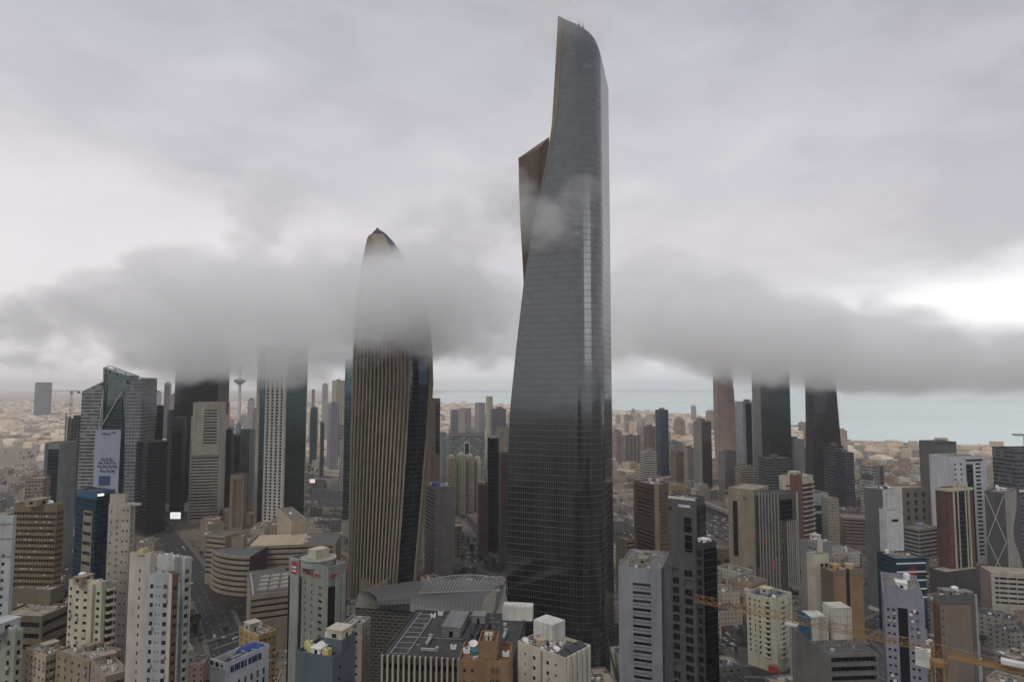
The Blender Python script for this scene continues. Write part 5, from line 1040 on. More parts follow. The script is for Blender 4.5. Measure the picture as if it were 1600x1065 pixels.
FAR = [
 ('office_tower', 'pointed blue glass tower with a notched right shoulder, alone near the shore', 1024, 1032, 1044, 640, 1250, 25, W('blue_frame', (.10, .13, .17)), curtain('sail_blue', (.12, .19, .25), (.10, .13, .16))),
 ('office_tower', 'boxy grey tower with a dark glass right face, right of the pointed blue tower', 1083, 1096, 1111, 658, 1130, 40, W('boxy', (.27, .26, .24)), None),
 ('office_tower', 'pale grey tower with a blue glass centre strip', 1156, 1160, 1185, 627, 1100, 8, W('pale_tower', (.32, .34, .36)), None),
 ('skyscraper', 'dark green glass skyscraper reaching into the right-hand cloud', 1196, 1200, 1232, 545, 1000, 6, W('dg_frame', (.07, .08, .08)), curtain('deep_green', (.05, .075, .08), (.05, .055, .055))),
 ('skyscraper', 'plain grey skyscraper core behind the dark green one, top in cloud', 1183, 1186, 1204, 560, 1060, 8, W('core_grey', (.26, .26, .255)), None),
 ('apartment_tower', 'pale lattice tower between the two cloud-topped dark towers', 1236, 1240, 1256, 686, 1050, 10, facade('pl', (.36, .37, .38), pu=3, fh=3.6, wlo=.3, whi=.8), None),
 ('office_tower', 'blue grey ribbon block at the foot of the flared dark tower', 1300, 1304, 1318, 697, 960, 10, facade('br', (.17, .19, .22), pu=3, fh=4, wlo=-.1, whi=1.1), None),
 ('office_tower', 'dark slate tower beside the blue grey ribbon block', 1317, 1320, 1334, 707, 940, 10, facade('sl', (.10, .10, .12), pu=3, fh=4, wlo=.1, whi=.9), None),
 ('apartment_tower', 'rose brown apartment slab between the pointed blue tower and boxy grey tower', 1048, 1056, 1068, 706, 1200, 25, g5, None), ('apartment_tower', 'tan apartment slab touching the boxy grey tower', 1068, 1074, 1084, 699, 1180, 25, g8, None),
 ('apartment_tower', 'broad grey brown round-shouldered block right of the boxy grey tower', 1122, 1132, 1150, 706, 1080, 30, facade('rb', (.27, .25, .235), pu=3, fh=3.6, wlo=.1, whi=.9, hlo=.4, hhi=.7), None),
 ('apartment_tower', 'pinkish block directly right of the tallest tower, in the far city', 959, 963, 972, 674, 1500, 20, g8, None), ('office_building', 'wide dark windowed block in the far city right of the tallest tower', 972, 976, 1002, 681, 1450, 8, facade('dw', (.25, .22, .18), pu=9, fh=5, wlo=.2, whi=.8), None),
 ('apartment_tower', 'brown pink slab left of the pointed blue tower', 1010, 1014, 1024, 666, 1400, 15, g5, None), ('apartment_block', 'low lilac grey block beside the brown pink slab', 1044, 1048, 1066, 690, 1500, 12, g3, None),
 ('apartment_tower', 'rounded sandy block in the gap left of the flared dark tower', 1256, 1260, 1271, 702, 1150, 12, g1, None),
 ('office_tower', 'dark low block between the deep green skyscraper and the cream rust-red tower', 1196, 1200, 1236, 716, 900, 8, facade('dlb', (.13, .15, .14), pu=3, fh=4, wlo=-.1, whi=1.1), None),
 ('apartment_tower', 'pale pink tower just left of the broadcasting tower', 347, 350, 357, 629, 1600, 15, g8, None), ('apartment_tower', 'whitish slab right of the broadcasting tower', 384, 387, 397, 624, 1700, 15, g7, None), ('apartment_tower', 'peach tower against the white-grid tower', 391, 395, 404, 640, 1300, 15, g8, None),
 ('apartment_tower', 'cream far tower right of the teal-sided white-grid tower', 483, 487, 492, 610, 1800, 15, g2, None), ('office_building', 'far building with teal glass front, low in the gap before the ribbed skyscraper', 482, 485, 496, 637, 1500, 12, cg_teal, None),
 ('apartment_tower', 'bright white paired far tower in the gap left of the ribbed skyscraper', 500, 504, 513, 600, 2000, 20, g7, None), ('apartment_tower', 'tall cream striped far tower nearest the teal glass tower', 519, 526, 539, 594, 1700, 30, facade('cs', (.40, .36, .28), pu=7, fh=5, wlo=.4, whi=.6), None),
 ('apartment_tower', 'lavender far tower in front of the cream striped one', 512, 518, 530, 630, 1400, 25, facade('lv', (.30, .29, .33), pu=5, fh=4, wlo=.3, whi=.7), None),
 ('apartment_tower', 'grey green slim block standing in the sandy lots left of the ribbed skyscraper', 498, 501, 507, 661, 1250, 20, cg_grey, None), ('shopping_centre', 'long flat mauve building beyond the sandy lots', 509, 512, 540, 664, 1500, 4, facade('mv', (.24, .19, .19), pu=30, fh=7, wlo=-.1, whi=1.1, hlo=.4, hhi=.6), None),
 ('office_tower', 'lone grey far tower left of the smoke-glass skyscraper', 254, 257, 265, 598, 2100, 15, g6, None), ('apartment_tower', 'yellowish far tower beside the lone grey one', 263, 266, 274, 617, 1500, 15, g2, None), ('apartment_tower', 'bright white far tower behind the dark blue tower', 240, 243, 249, 612, 1900, 15, g7, None),
]
for i, (nm, lb, x0, xc, x1, yt, D, a, m1, m2) in enumerate(FAR):
    ex = None
    if 'boxy' in lb and 'grey tower with' in lb: ex = lambda b: b.panel('R', 0, 1, 3, -2, cg_dark, .3, 'glass_wall').fins('L', 3, 0, 1, 1, .6)
    if 'centre strip' in lb: ex = lambda b: b.panel('R', .18, .55, 3, -3, curtain('strip_blue', (.08, .11, .15), (.06, .07, .09)), .4, 'glass_strip').panel('R', .55, .7, 3, 3, pinkw, .8, 'white_fin')
    S(nm, lb, 'skyscraper' if nm == 'skyscraper' else nm.replace('_', ' '), x0, xc, x1, yt, D, a, m1, m2, dL=(26 if xc - x0 < 6 else None), extra=ex, roof=roofm,
      items=([('house', .5, .5, 8, 7, 4, grey), ('mast', .5, .5)] if nm != 'skyscraper' else []))
# towers whose sides flare toward the base
def flared(label, name, px, D, mat, x_in=0, items=None, back=28):
    """px: list of (py, left px, right px)"""
    C0 = at(sum(px[-1][1:])/2, px[-1][0], D); root = empty(name, label, 'skyscraper', Matrix.Translation((C0.x, D+back/2, 0))); Mi = root.matrix_basis.inverted(); FOOT.append((TR(C0.x, D+back/2), 50, back+10)); NAMES.append((C0.x, D, 60))
    mb = MB(); rows = [(Mi @ at(a, y, D), Mi @ at(c, y, D)) for y, a, c in px]; rows[-1] = tuple(Vector((p.x, p.y, 0)) for p in rows[-1])
    for (a, c), (a2, c2) in zip(rows, rows[1:]):
        bk = Vector((0, back, 0)); m_ = (a+c)/2 + Vector((0, -6, 0)); m2_ = (a2+c2)/2 + Vector((0, -6, 0))
        mb.quad(a2, m2_, m_, a, 0); mb.quad(m2_, c2, c, m_, 1); mb.quad(c2, c2+bk, c+bk, c, 1); mb.quad(a2+bk, a2, a, a+bk, 0); mb.quad(c2+bk, a2+bk, a+bk, c+bk, 0)
    a, c = rows[0]; mb.poly([a, (a+c)/2+Vector((0, -6, 0)), c, c+Vector((0, back, 0)), a+Vector((0, back, 0))]); mb.build('wall', mat, root); return root
flared('pale rose skyscraper flaring at its base, its top in the right-hand cloud', 'skyscraper', [(520, 1121, 1137), (592, 1121, 1145), (650, 1122, 1150), (700, 1124, 1156), (760, 1126, 1160)], 1250, [facade('rose_fl', (.40, .30, .25), pu=6, fh=5, wlo=.45, whi=.55), facade('rose_fl2', (.36, .27, .23), pu=6, fh=5, wlo=.45, whi=.55)])
flared('dark flared skyscraper with a striped glass front, its top in the right-hand cloud', 'skyscraper', [(550, 1269, 1302), (610, 1270, 1307), (690, 1271, 1314), (770, 1272, 1320)], 1080, [curtain('flare_a', (.10, .11, .115), (.09, .09, .09)), curtain('flare_b', (.055, .06, .065), (.05, .05, .05))])
# towers behind the viewer, mirrored in the tall tower's glass
for (x, y, wx, dy, h_, m_, lb) in ((-10, -150, 36, 30, 175, g5, 'brown tower behind the viewpoint, mirrored in the tall glass tower'), (60, -220, 30, 30, 205, g6, 'slate tower behind the viewpoint, mirrored beside the brown one'), (-90, -260, 60, 40, 160, g3, 'wide grey block behind the viewpoint'),
                                   (140, -160, 40, 40, 150, g4, 'ribboned block behind the viewpoint to the right'), (-170, -140, 50, 40, 150, g1, 'sand coloured block behind the viewpoint to the left'), (230, 60, 40, 40, 140, g5, 'brown block outside the view on the right'), (20, -400, 120, 40, 170, g8, 'broad rose block far behind the viewpoint'), (260, -300, 70, 50, 190, g6, 'dark block far behind the viewpoint to the right')):
    b = B('office_tower', lb, 'office tower'); b.M0 = TR(x, y); b.root = empty('office_tower', lb, 'office tower', b.M0); mb = MB(); mb.box(-wx/2, wx/2, -dy/2, dy/2, 0, h_); mb.build('wall', m_, b.root); mb = MB(); mb.box(-wx/4, wx/4, -dy/4, dy/4, h_+.02, h_+5); mb.build('roof_house', roofm, b.root)
# ------------------------------------------------------------------ ground, sea, shore
def gp(px, D): return ((px-800)/F*D*ct, D)
coast = [gp(1900, 1850), gp(1700, 1880), gp(1600, 1930), gp(1460, 2030), gp(1390, 2120), gp(1312, 2180), gp(1290, 2300), gp(1240, 2700), gp(1200, 3100), gp(1120, 3700), gp(1040, 4400), gp(960, 4700), gp(880, 5300), gp(800, 6200), gp(740, 6500), gp(690, 6800), gp(660, 8500), (-3000, 30000)]
gm, t, p = newmat('city_ground'); tcn = t.nodes.new("ShaderNodeTexCoord"); O = tcn.outputs['Object']
def noise(t, O, s, d=5, r=.55):
    n = t.nodes.new("ShaderNodeTexNoise"); n.inputs['Scale'].default_value = s; n.inputs['Detail'].default_value = d; n.inputs['Roughness'].default_value = r; LK(O, n.inputs[0]); return n.outputs[0]
vo = t.nodes.new("ShaderNodeTexVoronoi"); vo.inputs['Scale'].default_value = .012; LK(O, vo.inputs[0]); vs_ = t.nodes.new("ShaderNodeSeparateColor"); LK(vo.outputs['Color'], vs_.inputs[0])
nearc = mixc(t, ramp(t, vs_.outputs[0], [(.45, (0,)*3), (.5, (1,)*3)], 'LINEAR'), (.028, .028, .029), (.06, .055, .048))
nearc = mixc(t, ramp(t, noise(t, O, .02), [(.52, (0,)*3), (.60, (1,)*3)], 'LINEAR'), nearc, (.11, .093, .072))
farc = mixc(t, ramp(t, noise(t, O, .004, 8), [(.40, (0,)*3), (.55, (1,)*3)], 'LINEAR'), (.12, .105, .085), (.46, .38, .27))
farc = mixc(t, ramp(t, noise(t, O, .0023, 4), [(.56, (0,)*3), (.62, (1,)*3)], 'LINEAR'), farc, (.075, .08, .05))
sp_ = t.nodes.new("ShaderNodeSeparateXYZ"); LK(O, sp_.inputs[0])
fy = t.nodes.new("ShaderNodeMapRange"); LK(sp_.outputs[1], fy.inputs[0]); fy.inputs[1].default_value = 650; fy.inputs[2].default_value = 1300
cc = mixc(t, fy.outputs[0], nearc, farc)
cc = mixc(t, 1, cc, ramp(t, noise(t, O, .25, 8, .7), [(.3, (.6,)*3), (.7, (1.25,)*3)], 'LINEAR'), 'MULTIPLY')
LK(cc, p.inputs['Base Color']); p.inputs['Roughness'].default_value = .9
mb = MB(); mb.poly([(-40000, -3000, 0), (40000, -3000, 0), (40000, 1800, 0)] + [(*c, 0) for c in coast] + [(-40000, 30000, 0)])
tag(mb.build('ground', gm), kind='structure')
sm, t, p = newmat('sea_water'); tcn = t.nodes.new("ShaderNodeTexCoord")
LK(mixc(t, ramp(t, noise(t, tcn.outputs['Object'], .0006, 5), [(.4, (0,)*3), (.6, (1,)*3)], 'LINEAR'), (.44, .58, .555), (.33, .48, .47)), p.inputs['Base Color']); p.inputs['Roughness'].default_value = .22
bp = t.nodes.new("ShaderNodeBump"); bp.inputs['Strength'].default_value = .35; bp.inputs['Distance'].default_value = 1.0; LK(noise(t, tcn.outputs['Object'], .05, 6), bp.inputs['Height']); LK(bp.outputs[0], p.inputs['Normal'])
mb = MB(); mb.poly([(-40000, -4000, -2), (45000, -4000, -2), (45000, 40000, -2), (-40000, 40000, -2)]); tag(mb.build('sea', sm), kind='structure')
rock = W('rock', (.16, .145, .12)); sandm = W('shore_sand', (.42, .35, .27), scale=.01)
def strip(name, pts, wd, z0, z1, mat, kind='structure'):
    mb = MB()
    for i, ((x0, y0), (x1, y1)) in enumerate(zip(pts, pts[1:])):
        d = Vector((x1-x0, y1-y0)).normalized(); n = Vector((-d.y, d.x))*wd/2
        e = d*.01 if i else d*0
        mb.prism([(x0-n.x, y0-n.y), (x0+n.x, y0+n.y), (x1+n.x, y1+n.y), (x1-n.x, y1-n.y)][::-1], z0, z1)
    return tag(mb.build(name, mat), kind=kind)
strip('breakwater', [gp(1237, 2950), gp(1262, 3000), gp(1272, 2850)], 22, -3, 3, rock); strip('breakwater', [gp(1235, 2480), gp(1268, 2560)], 18, -3, 3, rock); strip('breakwater', [gp(1580, 2420), gp(1640, 2400)], 20, -3, 3, rock)
strip('beach', [gp(1312, 2150), gp(1390, 2090), gp(1460, 2000), gp(1600, 1900)], 30, -1, .6, sandm)
mb = MB(); rr = random.Random(3); x = -6000
pts = [(-7000, 0)]
while x < 9000: pts.append((x, 18 + 26*rr.random())); x += 260
pts.append((9300, 0)); 
for (x0, h0), (x1, h1) in zip(pts, pts[1:]): mb.quad((x0, 23000, -2), (x1, 23000, -2), (x1, 23200, h1), (x0, 23200, h0)); mb.quad((x0, 23200, h0), (x1, 23200, h1), (x1, 24200, -2), (x0, 24200, -2))
tag(mb.build('distant_shore', W('far_land', (.14, .13, .12))), kind='structure')
# ------------------------------------------------------------------ roads
asph = W('asphalt', (.036, .036, .038), var=.25, scale=.08, streak=0); asph2 = W('worn_asphalt', (.062, .060, .057), var=.25, scale=.05, streak=0); pavm = W('paving', (.16, .15, .135), streak=0); mkm = plain('road_paint', (.26, .26, .25), .7)
ROADS = []
def densify(pts):
    out = []
    n = len(pts)
    for i in range(n-1):
        p0, p1, p2, p3 = [Vector(pts[max(0, min(n-1, j))]) for j in (i-1, i, i+1, i+2)]
        k = max(2, int((p2-p1).length/14))
        for j in range(k):
            u = j/k; out.append(.5*((2*p1) + (p2-p0)*u + (2*p0-5*p1+4*p2-p3)*u*u + (3*p1-p0-3*p2+p3)*u**3))
    out.append(Vector(pts[-1])); return out
def road(pix, wd, mat=None, dash=True, lanes=2):
    pts = densify([ground(*q).xy for q in pix]); ROADS.append((pts, wd)); n = len(pts)
    nrm = []
    for i in range(n):
        d = (pts[min(n-1, i+1)] - pts[max(0, i-1)]).normalized(); nrm.append(Vector((-d.y, d.x)))
    lay = len(ROADS)*.011
    def rib(a, b, z, mb):
        for i in range(n-1): mb.quad((*(pts[i]+nrm[i]*b), z), (*(pts[i]+nrm[i]*a), z), (*(pts[i+1]+nrm[i+1]*a), z), (*(pts[i+1]+nrm[i+1]*b), z))
    mb = MB(); rib(-wd/2, wd/2, .01+lay, mb); tag(mb.build('road', mat or asph), kind='structure')
    mb = MB()
    for s in (-1, 1):
        a, b = sorted((s*wd/2, s*(wd/2+2.6))); rib(a, b, .16+lay, mb)
        for i in range(n-1):
            e = s*wd/2; mb.quad((*(pts[i]+nrm[i]*e), 0), (*(pts[i+1]+nrm[i+1]*e), 0), (*(pts[i+1]+nrm[i+1]*e), .16+lay), (*(pts[i]+nrm[i]*e), .16+lay))
    tag(mb.build('pavement', pavm), kind='structure')
    mb = MB(); z = .03+lay
    for i in range(0, n-1):
        for k in range(1, lanes):
            o = -wd/2 + wd*k/lanes; a, b = pts[i]+nrm[i]*o, pts[i+1]+nrm[i+1]*o; c = a.lerp(b, .45)
            for (q0, q1) in ((a, c),) if lanes > 1 else (): mb.quad((*(q0+nrm[i]*.12), z), (*(q0-nrm[i]*.12), z), (*(q1-nrm[i]*.12), z), (*(q1+nrm[i]*.12), z))
        for s in (-1, 1):
            o = s*(wd/2-.5); a, b = pts[i]+nrm[i]*o, pts[i+1]+nrm[i+1]*o; mb.quad((*(a+nrm[i]*.08), z), (*(a-nrm[i]*.08), z), (*(b-nrm[i+1]*.08), z), (*(b+nrm[i+1]*.08), z))
    tag(mb.build('road_markings', mkm), kind='structure')
road([(225, 790), (285, 868), (322, 930), (352, 1000), (372, 1080)], 24, lanes=4)
road([(322, 1010), (400, 985), (470, 975), (560, 990)], 14)
road([(40, 1090), (110, 985), (160, 900), (205, 850)], 12)
road([(600, 850), (660, 868), (720, 884), (800, 915)], 13, asph2, lanes=3)
road([(560, 905), (640, 900), (672, 880), (655, 862), (600, 855)], 8, asph2)
road([(700, 790), (735, 815), (760, 850), (830, 900)], 10)
road([(1085, 835), (1150, 868), (1225, 915), (1310, 975), (1400, 1060)], 17, asph2, lanes=4)
road([(1110, 1040), (1200, 1050), (1300, 1010), (1420, 950), (1600, 905)], 14, lanes=3)
road([(930, 770), (1010, 772), (1090, 785), (1160, 815), (1330, 870), (1600, 960)], 16, lanes=4)
road([(0, 735), (120, 736), (300, 738), (470, 742), (560, 750)], 24, lanes=4)
road([(470, 775), (520, 790), (570, 812)], 16, lanes=4)
road([(950, 738), (1060, 742), (1200, 765), (1330, 800), (1480, 840)], 18, lanes=4)
road([(1300, 742), (1420, 735), (1620, 745)], 22, lanes=4)
# footbridge
fb = [ground(1066, 772, 7).xy, ground(1100, 786, 7).xy, ground(1150, 806, 7).xy]
br = empty('footbridge', 'pale enclosed footbridge striding over the highway right of the brown tower', 'footbridge', Matrix.Translation(fb[1].to_3d()))
mb = MB(); Mi = br.matrix_basis.inverted()
for a, c in zip(fb, fb[1:]):
    d = (c-a).normalized(); n = Vector((-d.y, d.x))*2.6; mb.prism([tuple((Mi @ q.to_3d()).xy) for q in (a-n, c-n, c+n, a+n)], 6, 10)
mb.build('deck', W('bridge_pale', (.38, .35, .30)), br)
for a in fb + [(fb[0]+fb[1])/2, (fb[1]+fb[2])/2]: mb = MB(); q = Mi @ a.to_3d(); mb.box(q.x-.8, q.x+.8, q.y-.8, q.y+.8, 0, 6); mb.build('pier', conc, br)
# flyover ramps
for (pix, lb) in (([(1120, 905), (1180, 880), (1235, 862), (1262, 850)], 'dark concrete flyover crossing below the white-finned tower'), ([(1180, 860), (1200, 885), (1250, 920)], 'short elevated ramp at the foot of the tan slab with one slot')):
    pp = [ground(*q, 7).xy for q in pix]; br = empty('flyover', lb, 'flyover', Matrix.Translation(pp[1].to_3d())); Mi = br.matrix_basis.inverted(); mb = MB()
    for a, c in zip(pp, pp[1:]):
        d = (c-a).normalized(); n = Vector((-d.y, d.x))*6; mb.prism([tuple((Mi @ q.to_3d()).xy) for q in (a-n, c-n, c+n, a+n)], 5.6, 7.2)
    mb.build('deck', W('flyover_conc', (.17, .16, .14)), br)
    for a in pp: mb = MB(); q = Mi @ a.to_3d(); mb.cyl(q.x, q.y, 1.1, 0, 5.6, 10); mb.build('pier', conc, br)

# ------------------------------------------------------------------ occupancy tests
FI = [(M.inverted(), w_/2, d_/2) for M, w_, d_ in FOOT]
def free(x, y, r):
    for Mi, a, b in FI:
        q = Mi @ Vector((x, y, 0))
        if abs(q.x) < a + r and abs(q.y) < b + r: return False
    for pts, wd in ROADS:
        for q in pts:
            if abs(q.x-x) < wd/2+r+5 and abs(q.y-y) < wd/2+r+5 and math.hypot(q.x-x, q.y-y) < wd/2 + r + 4: return False
    return True
def onland(x, y):
    if y < 1850: return True
    px = 800 + x/y*F/ct
    for (x1, y1), (x2, y2) in zip(coast, coast[1:]):
        p1, p2 = 800 + x1/y1*F/ct, 800 + x2/y2*F/ct
        if p2 <= px <= p1: return y < y1 + (y2-y1)*(p1-px)/(p1-p2+1e-9) - 60
    return px < 660
# ------------------------------------------------------------------ parks and lots (sheets)
def lot(pix, mat, z, name='parking_lot'):
    mb = MB(); mb.poly([(*ground(*q).xy, z) for q in pix]); o = mb.build(name, mat); return tag(o, kind='structure')
lotm = W('lot_asphalt', (.055, .054, .055), var=.3, scale=.1, streak=0); grs = W('lawn', (.028, .040, .018), var=.5, scale=.1, streak=0); sdl = W('sand_lot', (.27, .215, .15), var=.3, scale=.02, streak=0)
lot([(690, 872), (742, 890), (800, 915), (740, 915), (672, 905), (660, 890)][::-1], grs, .006, 'park')
lot([(395, 1000), (352, 925), (380, 960), (400, 985)], grs, .006, 'verge')
PARK = [[(715, 838), (790, 840), (800, 885), (735, 878)], [(1098, 790), (1140, 805), (1150, 850), (1092, 838)], [(955, 830), (985, 830), (992, 880), (955, 880)], [(1316, 838), (1362, 838), (1372, 870), (1318, 866)], [(1140, 955), (1168, 955), (1172, 1010), (1120, 1010)], [(300, 915), (322, 918), (338, 945), (312, 945)], [(1530, 900), (1600, 930), (1600, 975), (1540, 930)], [(480, 762), (540, 768), (545, 795), (490, 790)], [(1340, 885), (1362, 885), (1375, 940), (1345, 930)],
        [(100, 880), (122, 885), (112, 960), (96, 950)], [(1240, 980), (1285, 985), (1290, 1020), (1245, 1015)], [(230, 795), (262, 800), (270, 835), (240, 830)], [(0, 770), (24, 775), (24, 800), (0, 800)], [(1130, 838), (1140, 835), (1180, 870), (1150, 890)], [(330, 950), (350, 965), (350, 985), (340, 985)], [(560, 960), (575, 965), (572, 975), (556, 970)]]
for i, q in enumerate(PARK): lot(q[::-1], lotm, .007 + .0001*i)
for i, q in enumerate(([(0, 675), (64, 673), (64, 690), (0, 693)], [(0, 700), (60, 700), (60, 726), (0, 728)], [(482, 700), (536, 694), (540, 712), (484, 716)], [(1080, 895), (1165, 880), (1166, 905), (1122, 912)], [(690, 795), (745, 792), (748, 812), (700, 815)], [(1500, 715), (1600, 712), (1600, 730), (1510, 730)])): lot(q[::-1], sdl, .0075 + .0001*i, 'sand_lot')
PARKW = []
for q in PARK: PARKW.append([ground(*v).xy for v in q])
def inpoly(x, y, poly):
    c = False; n = len(poly)
    for i in range(n):
        a, b = poly[i], poly[i-1]
        if (a.y > y) != (b.y > y) and x < (b.x-a.x)*(y-a.y)/(b.y-a.y) + a.x: c = not c
    return c
SKIPP = PARKW + [[ground(*v).xy for v in q] for q in ([(660, 860), (760, 880), (800, 930), (660, 920)], [(0, 660), (64, 660), (64, 730), (0, 730)], [(480, 690), (540, 690), (545, 760), (480, 760)], [(1080, 890), (1168, 878), (1168, 915), (1110, 920)], [(330, 900), (400, 930), (400, 1010), (340, 1000)])]

# ------------------------------------------------------------------ low-rise infill
LM = [facade('lr%d' % i, c, fh=3.3, pu=3.0 + .7*(i % 3), wlo=.32, whi=.58 + .05*(i % 3), hlo=.35, hhi=.70) for i, c in enumerate([(.52, .45, .36), (.40, .36, .31), (.30, .28, .26), (.60, .57, .51), (.40, .29, .22), (.24, .23, .225), (.46, .38, .32), (.36, .31, .24)])]
LRN = ['sand coloured', 'grey beige', 'dull grey', 'off-white', 'terracotta', 'dark grey', 'dusty rose', 'khaki']
def lowrise_mb(mb, w_, d_, h, x=0., y=0., a=0., rr=rnd, detail=True, mi=0, mr=1):
    c_, s_ = math.cos(a), math.sin(a)
    def R4(x0, x1, y0, y1): return [(x + u*c_ - v*s_, y + u*s_ + v*c_) for u, v in ((x0, y0), (x1, y0), (x1, y1), (x0, y1))]
    mb.prism(R4(-w_/2, w_/2, -d_/2, d_/2), 0, h, mi, mt=mr)
    if detail:
        for (x0, x1, y0, y1) in ((-w_/2, w_/2, -d_/2, -d_/2+.3), (-w_/2, w_/2, d_/2-.3, d_/2), (-w_/2, -w_/2+.3, -d_/2+.3, d_/2-.3), (w_/2-.3, w_/2, -d_/2+.3, d_/2-.3)): mb.prism(R4(x0, x1, y0, y1), h+.01, h+.9, mi)
        u, v = rr.uniform(-.2, .2)*w_, rr.uniform(-.2, .2)*d_; mb.prism(R4(u-2.2, u+2.2, v-1.8, v+1.8), h+.01, h+2.8, mi, mt=mr)
        for k in range(rr.randint(4, 9)):
            u, v, q = rr.uniform(-.42, .42)*w_, rr.uniform(-.42, .42)*d_, rr.uniform(.5, 1.3); mb.prism(R4(u-q, u+q, v-q*.7, v+q*.7), h+.02, h+rr.uniform(.8, 1.9), 2 + rr.randint(0, 1))
VAR = []
for i in range(24):
    r_ = random.Random(100+i); mb = MB(); w_, d_, h = r_.uniform(14, 26), r_.uniform(12, 22), r_.choice((7, 7, 10, 10, 14, 17)); lowrise_mb(mb, w_, d_, h, rr=r_)
    if i % 3 == 0: mb.box(-w_/2-4, -w_/2-.02, -d_/3, d_/3, 0, h*.5, 0, mt=1)
    VAR.append((mb.mesh('low_rise_building', [LM[i % 8], (roofm, roofs, roofd, roofm)[i % 4], whitep, steel]), max(w_, d_)/2, i % 8, h))
cand = []
yy = 235
while yy < 1500:
    cell = 27 if yy < 700 else 32
    xx = -yy*.9
    while xx < yy*.9:
        x, y = xx + rnd.uniform(-5, 5), yy + rnd.uniform(-5, 5); xx += cell
        if rnd.random() < .14: continue
        if proj((x, y, 8))[1] > 1110: continue
        if any(inpoly(x, y, q) for q in SKIPP): continue
        cand.append((x, y))
    yy += cell
placed = 0; far_mb = MB()
for (x, y) in cand:
    me, r_, ci, h = VAR[rnd.randrange(24)]
    if not free(x, y, r_*.95): continue
    ang = 12 + (90 if rnd.random() < .4 else 0) + rnd.choice((0, 0, 0, 25)) + rnd.uniform(-2, 2)
    if placed < 298:
        o = bpy.data.objects.new('low_rise_building', me); COL.objects.link(o); o.matrix_basis = TR(x, y, 0, ang); nr = min(NAMES, key=lambda q: (q[0]-x)**2 + (q[1]-y)**2)
        px, py = proj((x, y, 0)); side = 'left of centre' if px < 800 else 'right of centre'
        zone = ('far left', 'left', 'left-centre', 'right-centre', 'right', 'far right')[min(5, int(max(0, px)/267))]; dep = 'foreground streets' if y < 430 else ('middle streets' if y < 620 else 'streets farther back')
        tag(o, '%s %s low-rise block with roof clutter in the %s, %s' % ('single-storey' if h < 8 else ('three-storey' if h < 12 else 'five-storey'), LRN[ci], dep, zone), 'low-rise building', 'low-rise blocks between the towers'); placed += 1
    else:
        n0 = len(far_mb.f); lowrise_mb(far_mb, rnd.uniform(14, 26), rnd.uniform(12, 22), rnd.choice((7, 10, 14)), x, y, R(ang), mi=0)
        k = rnd.randrange(8)
        for j in range(n0, len(far_mb.f)):
            if far_mb.m[j] == 0: far_mb.m[j] = 4 + k
print('PLACED', placed)
tag(far_mb.build('distant_low_rises', [LM[0], roofs, whitep, steel] + LM), 'mass of low buildings filling the ground between the farther towers', 'low-rise district', kind='stuff')
# suburbs to the horizon
mb = MB(); r_ = random.Random(5); y = 1500.
hs = [W('sub%d' % i, c, streak=0, scale=.02) for i, c in enumerate([(.66, .55, .43), (.74, .66, .56), (.50, .41, .31), (.36, .33, .29), (.62, .50, .38)])]
while y < 7500:
    step = 22 + y/95; x = -y*.95
    while x < y*.95:
        xx, y2 = x + r_.uniform(-.3, .3)*step, y + r_.uniform(-.4, .4)*step; x += step*r_.uniform(.8, 1.3)
        if not onland(xx, y2) or r_.random() < .12: continue
        px = proj((xx, y2, 0))[0]
        if px < 64 and y2 < 2350 and (y2 < 1900 or r_.random() < .6): continue
        if 1310 < px and r_.random() < .45: continue
        w_ = step*r_.uniform(.35, .8); h = r_.choice((8, 8, 10, 12, 16)) * (1 if r_.random() > .03 else 3); k = r_.randrange(5)
        a = R(12 + r_.uniform(-4, 4)); c_, s_ = math.cos(a), math.sin(a); d_ = step*r_.uniform(.3, .6)
        mb.prism([(xx+u*c_-v*s_, y2+u*s_+v*c_) for u, v in ((-w_/2, -d_/2), (w_/2, -d_/2), (w_/2, d_/2), (-w_/2, d_/2))], 0, h, k)
    y += step
tag(mb.build('suburb_houses', hs), 'pale sandy suburbs spreading flat to the horizon', 'suburb', kind='stuff')

# pale mid-rises of the farther city
MV = []
for i in range(14):
    q = random.Random(700+i); c = [(.52, .45, .37), (.46, .44, .42), (.38, .33, .28), (.58, .54, .48), (.40, .30, .24), (.30, .31, .33), (.50, .42, .30)][i % 7]; mb = MB(); w_, d_, h = q.uniform(18, 34), q.uniform(16, 28), q.uniform(28, 85)
    if i % 2: mb.box(-w_/2, w_/2, -d_/2, d_/2, 0, h, 0, mt=1)
    else: mb.box(-w_/2, -w_*.05, -d_/2, d_/2, 0, h, 0, mt=1); mb.box(-w_*.05+.02, w_/2, -d_/2+2, d_/2-2, 0, h*.93, 0, mt=1)
    mb.box(-w_*.3, -w_*.08, -d_*.2, d_*.2, h+.02, h+5, 0, mt=1); mb.box(w_*.1, w_*.3, -d_*.3, 0, h*.93+.02 if not i % 2 else h+.02, h+2.5, 1)
    MV.append((mb.mesh('mid_rise_block', [facade('mv%d' % i, c, fh=q.choice((3.4, 3.8, 4.5)), pu=q.choice((2.6, 3.4, 4.4)), wlo=q.choice((-.1, .2, .3)), whi=q.choice((.75, .9, 1.1))), roofs]), ['cream', 'pale grey', 'tan', 'off-white', 'terracotta', 'blue grey', 'sand'][i % 7], h))
k = 0
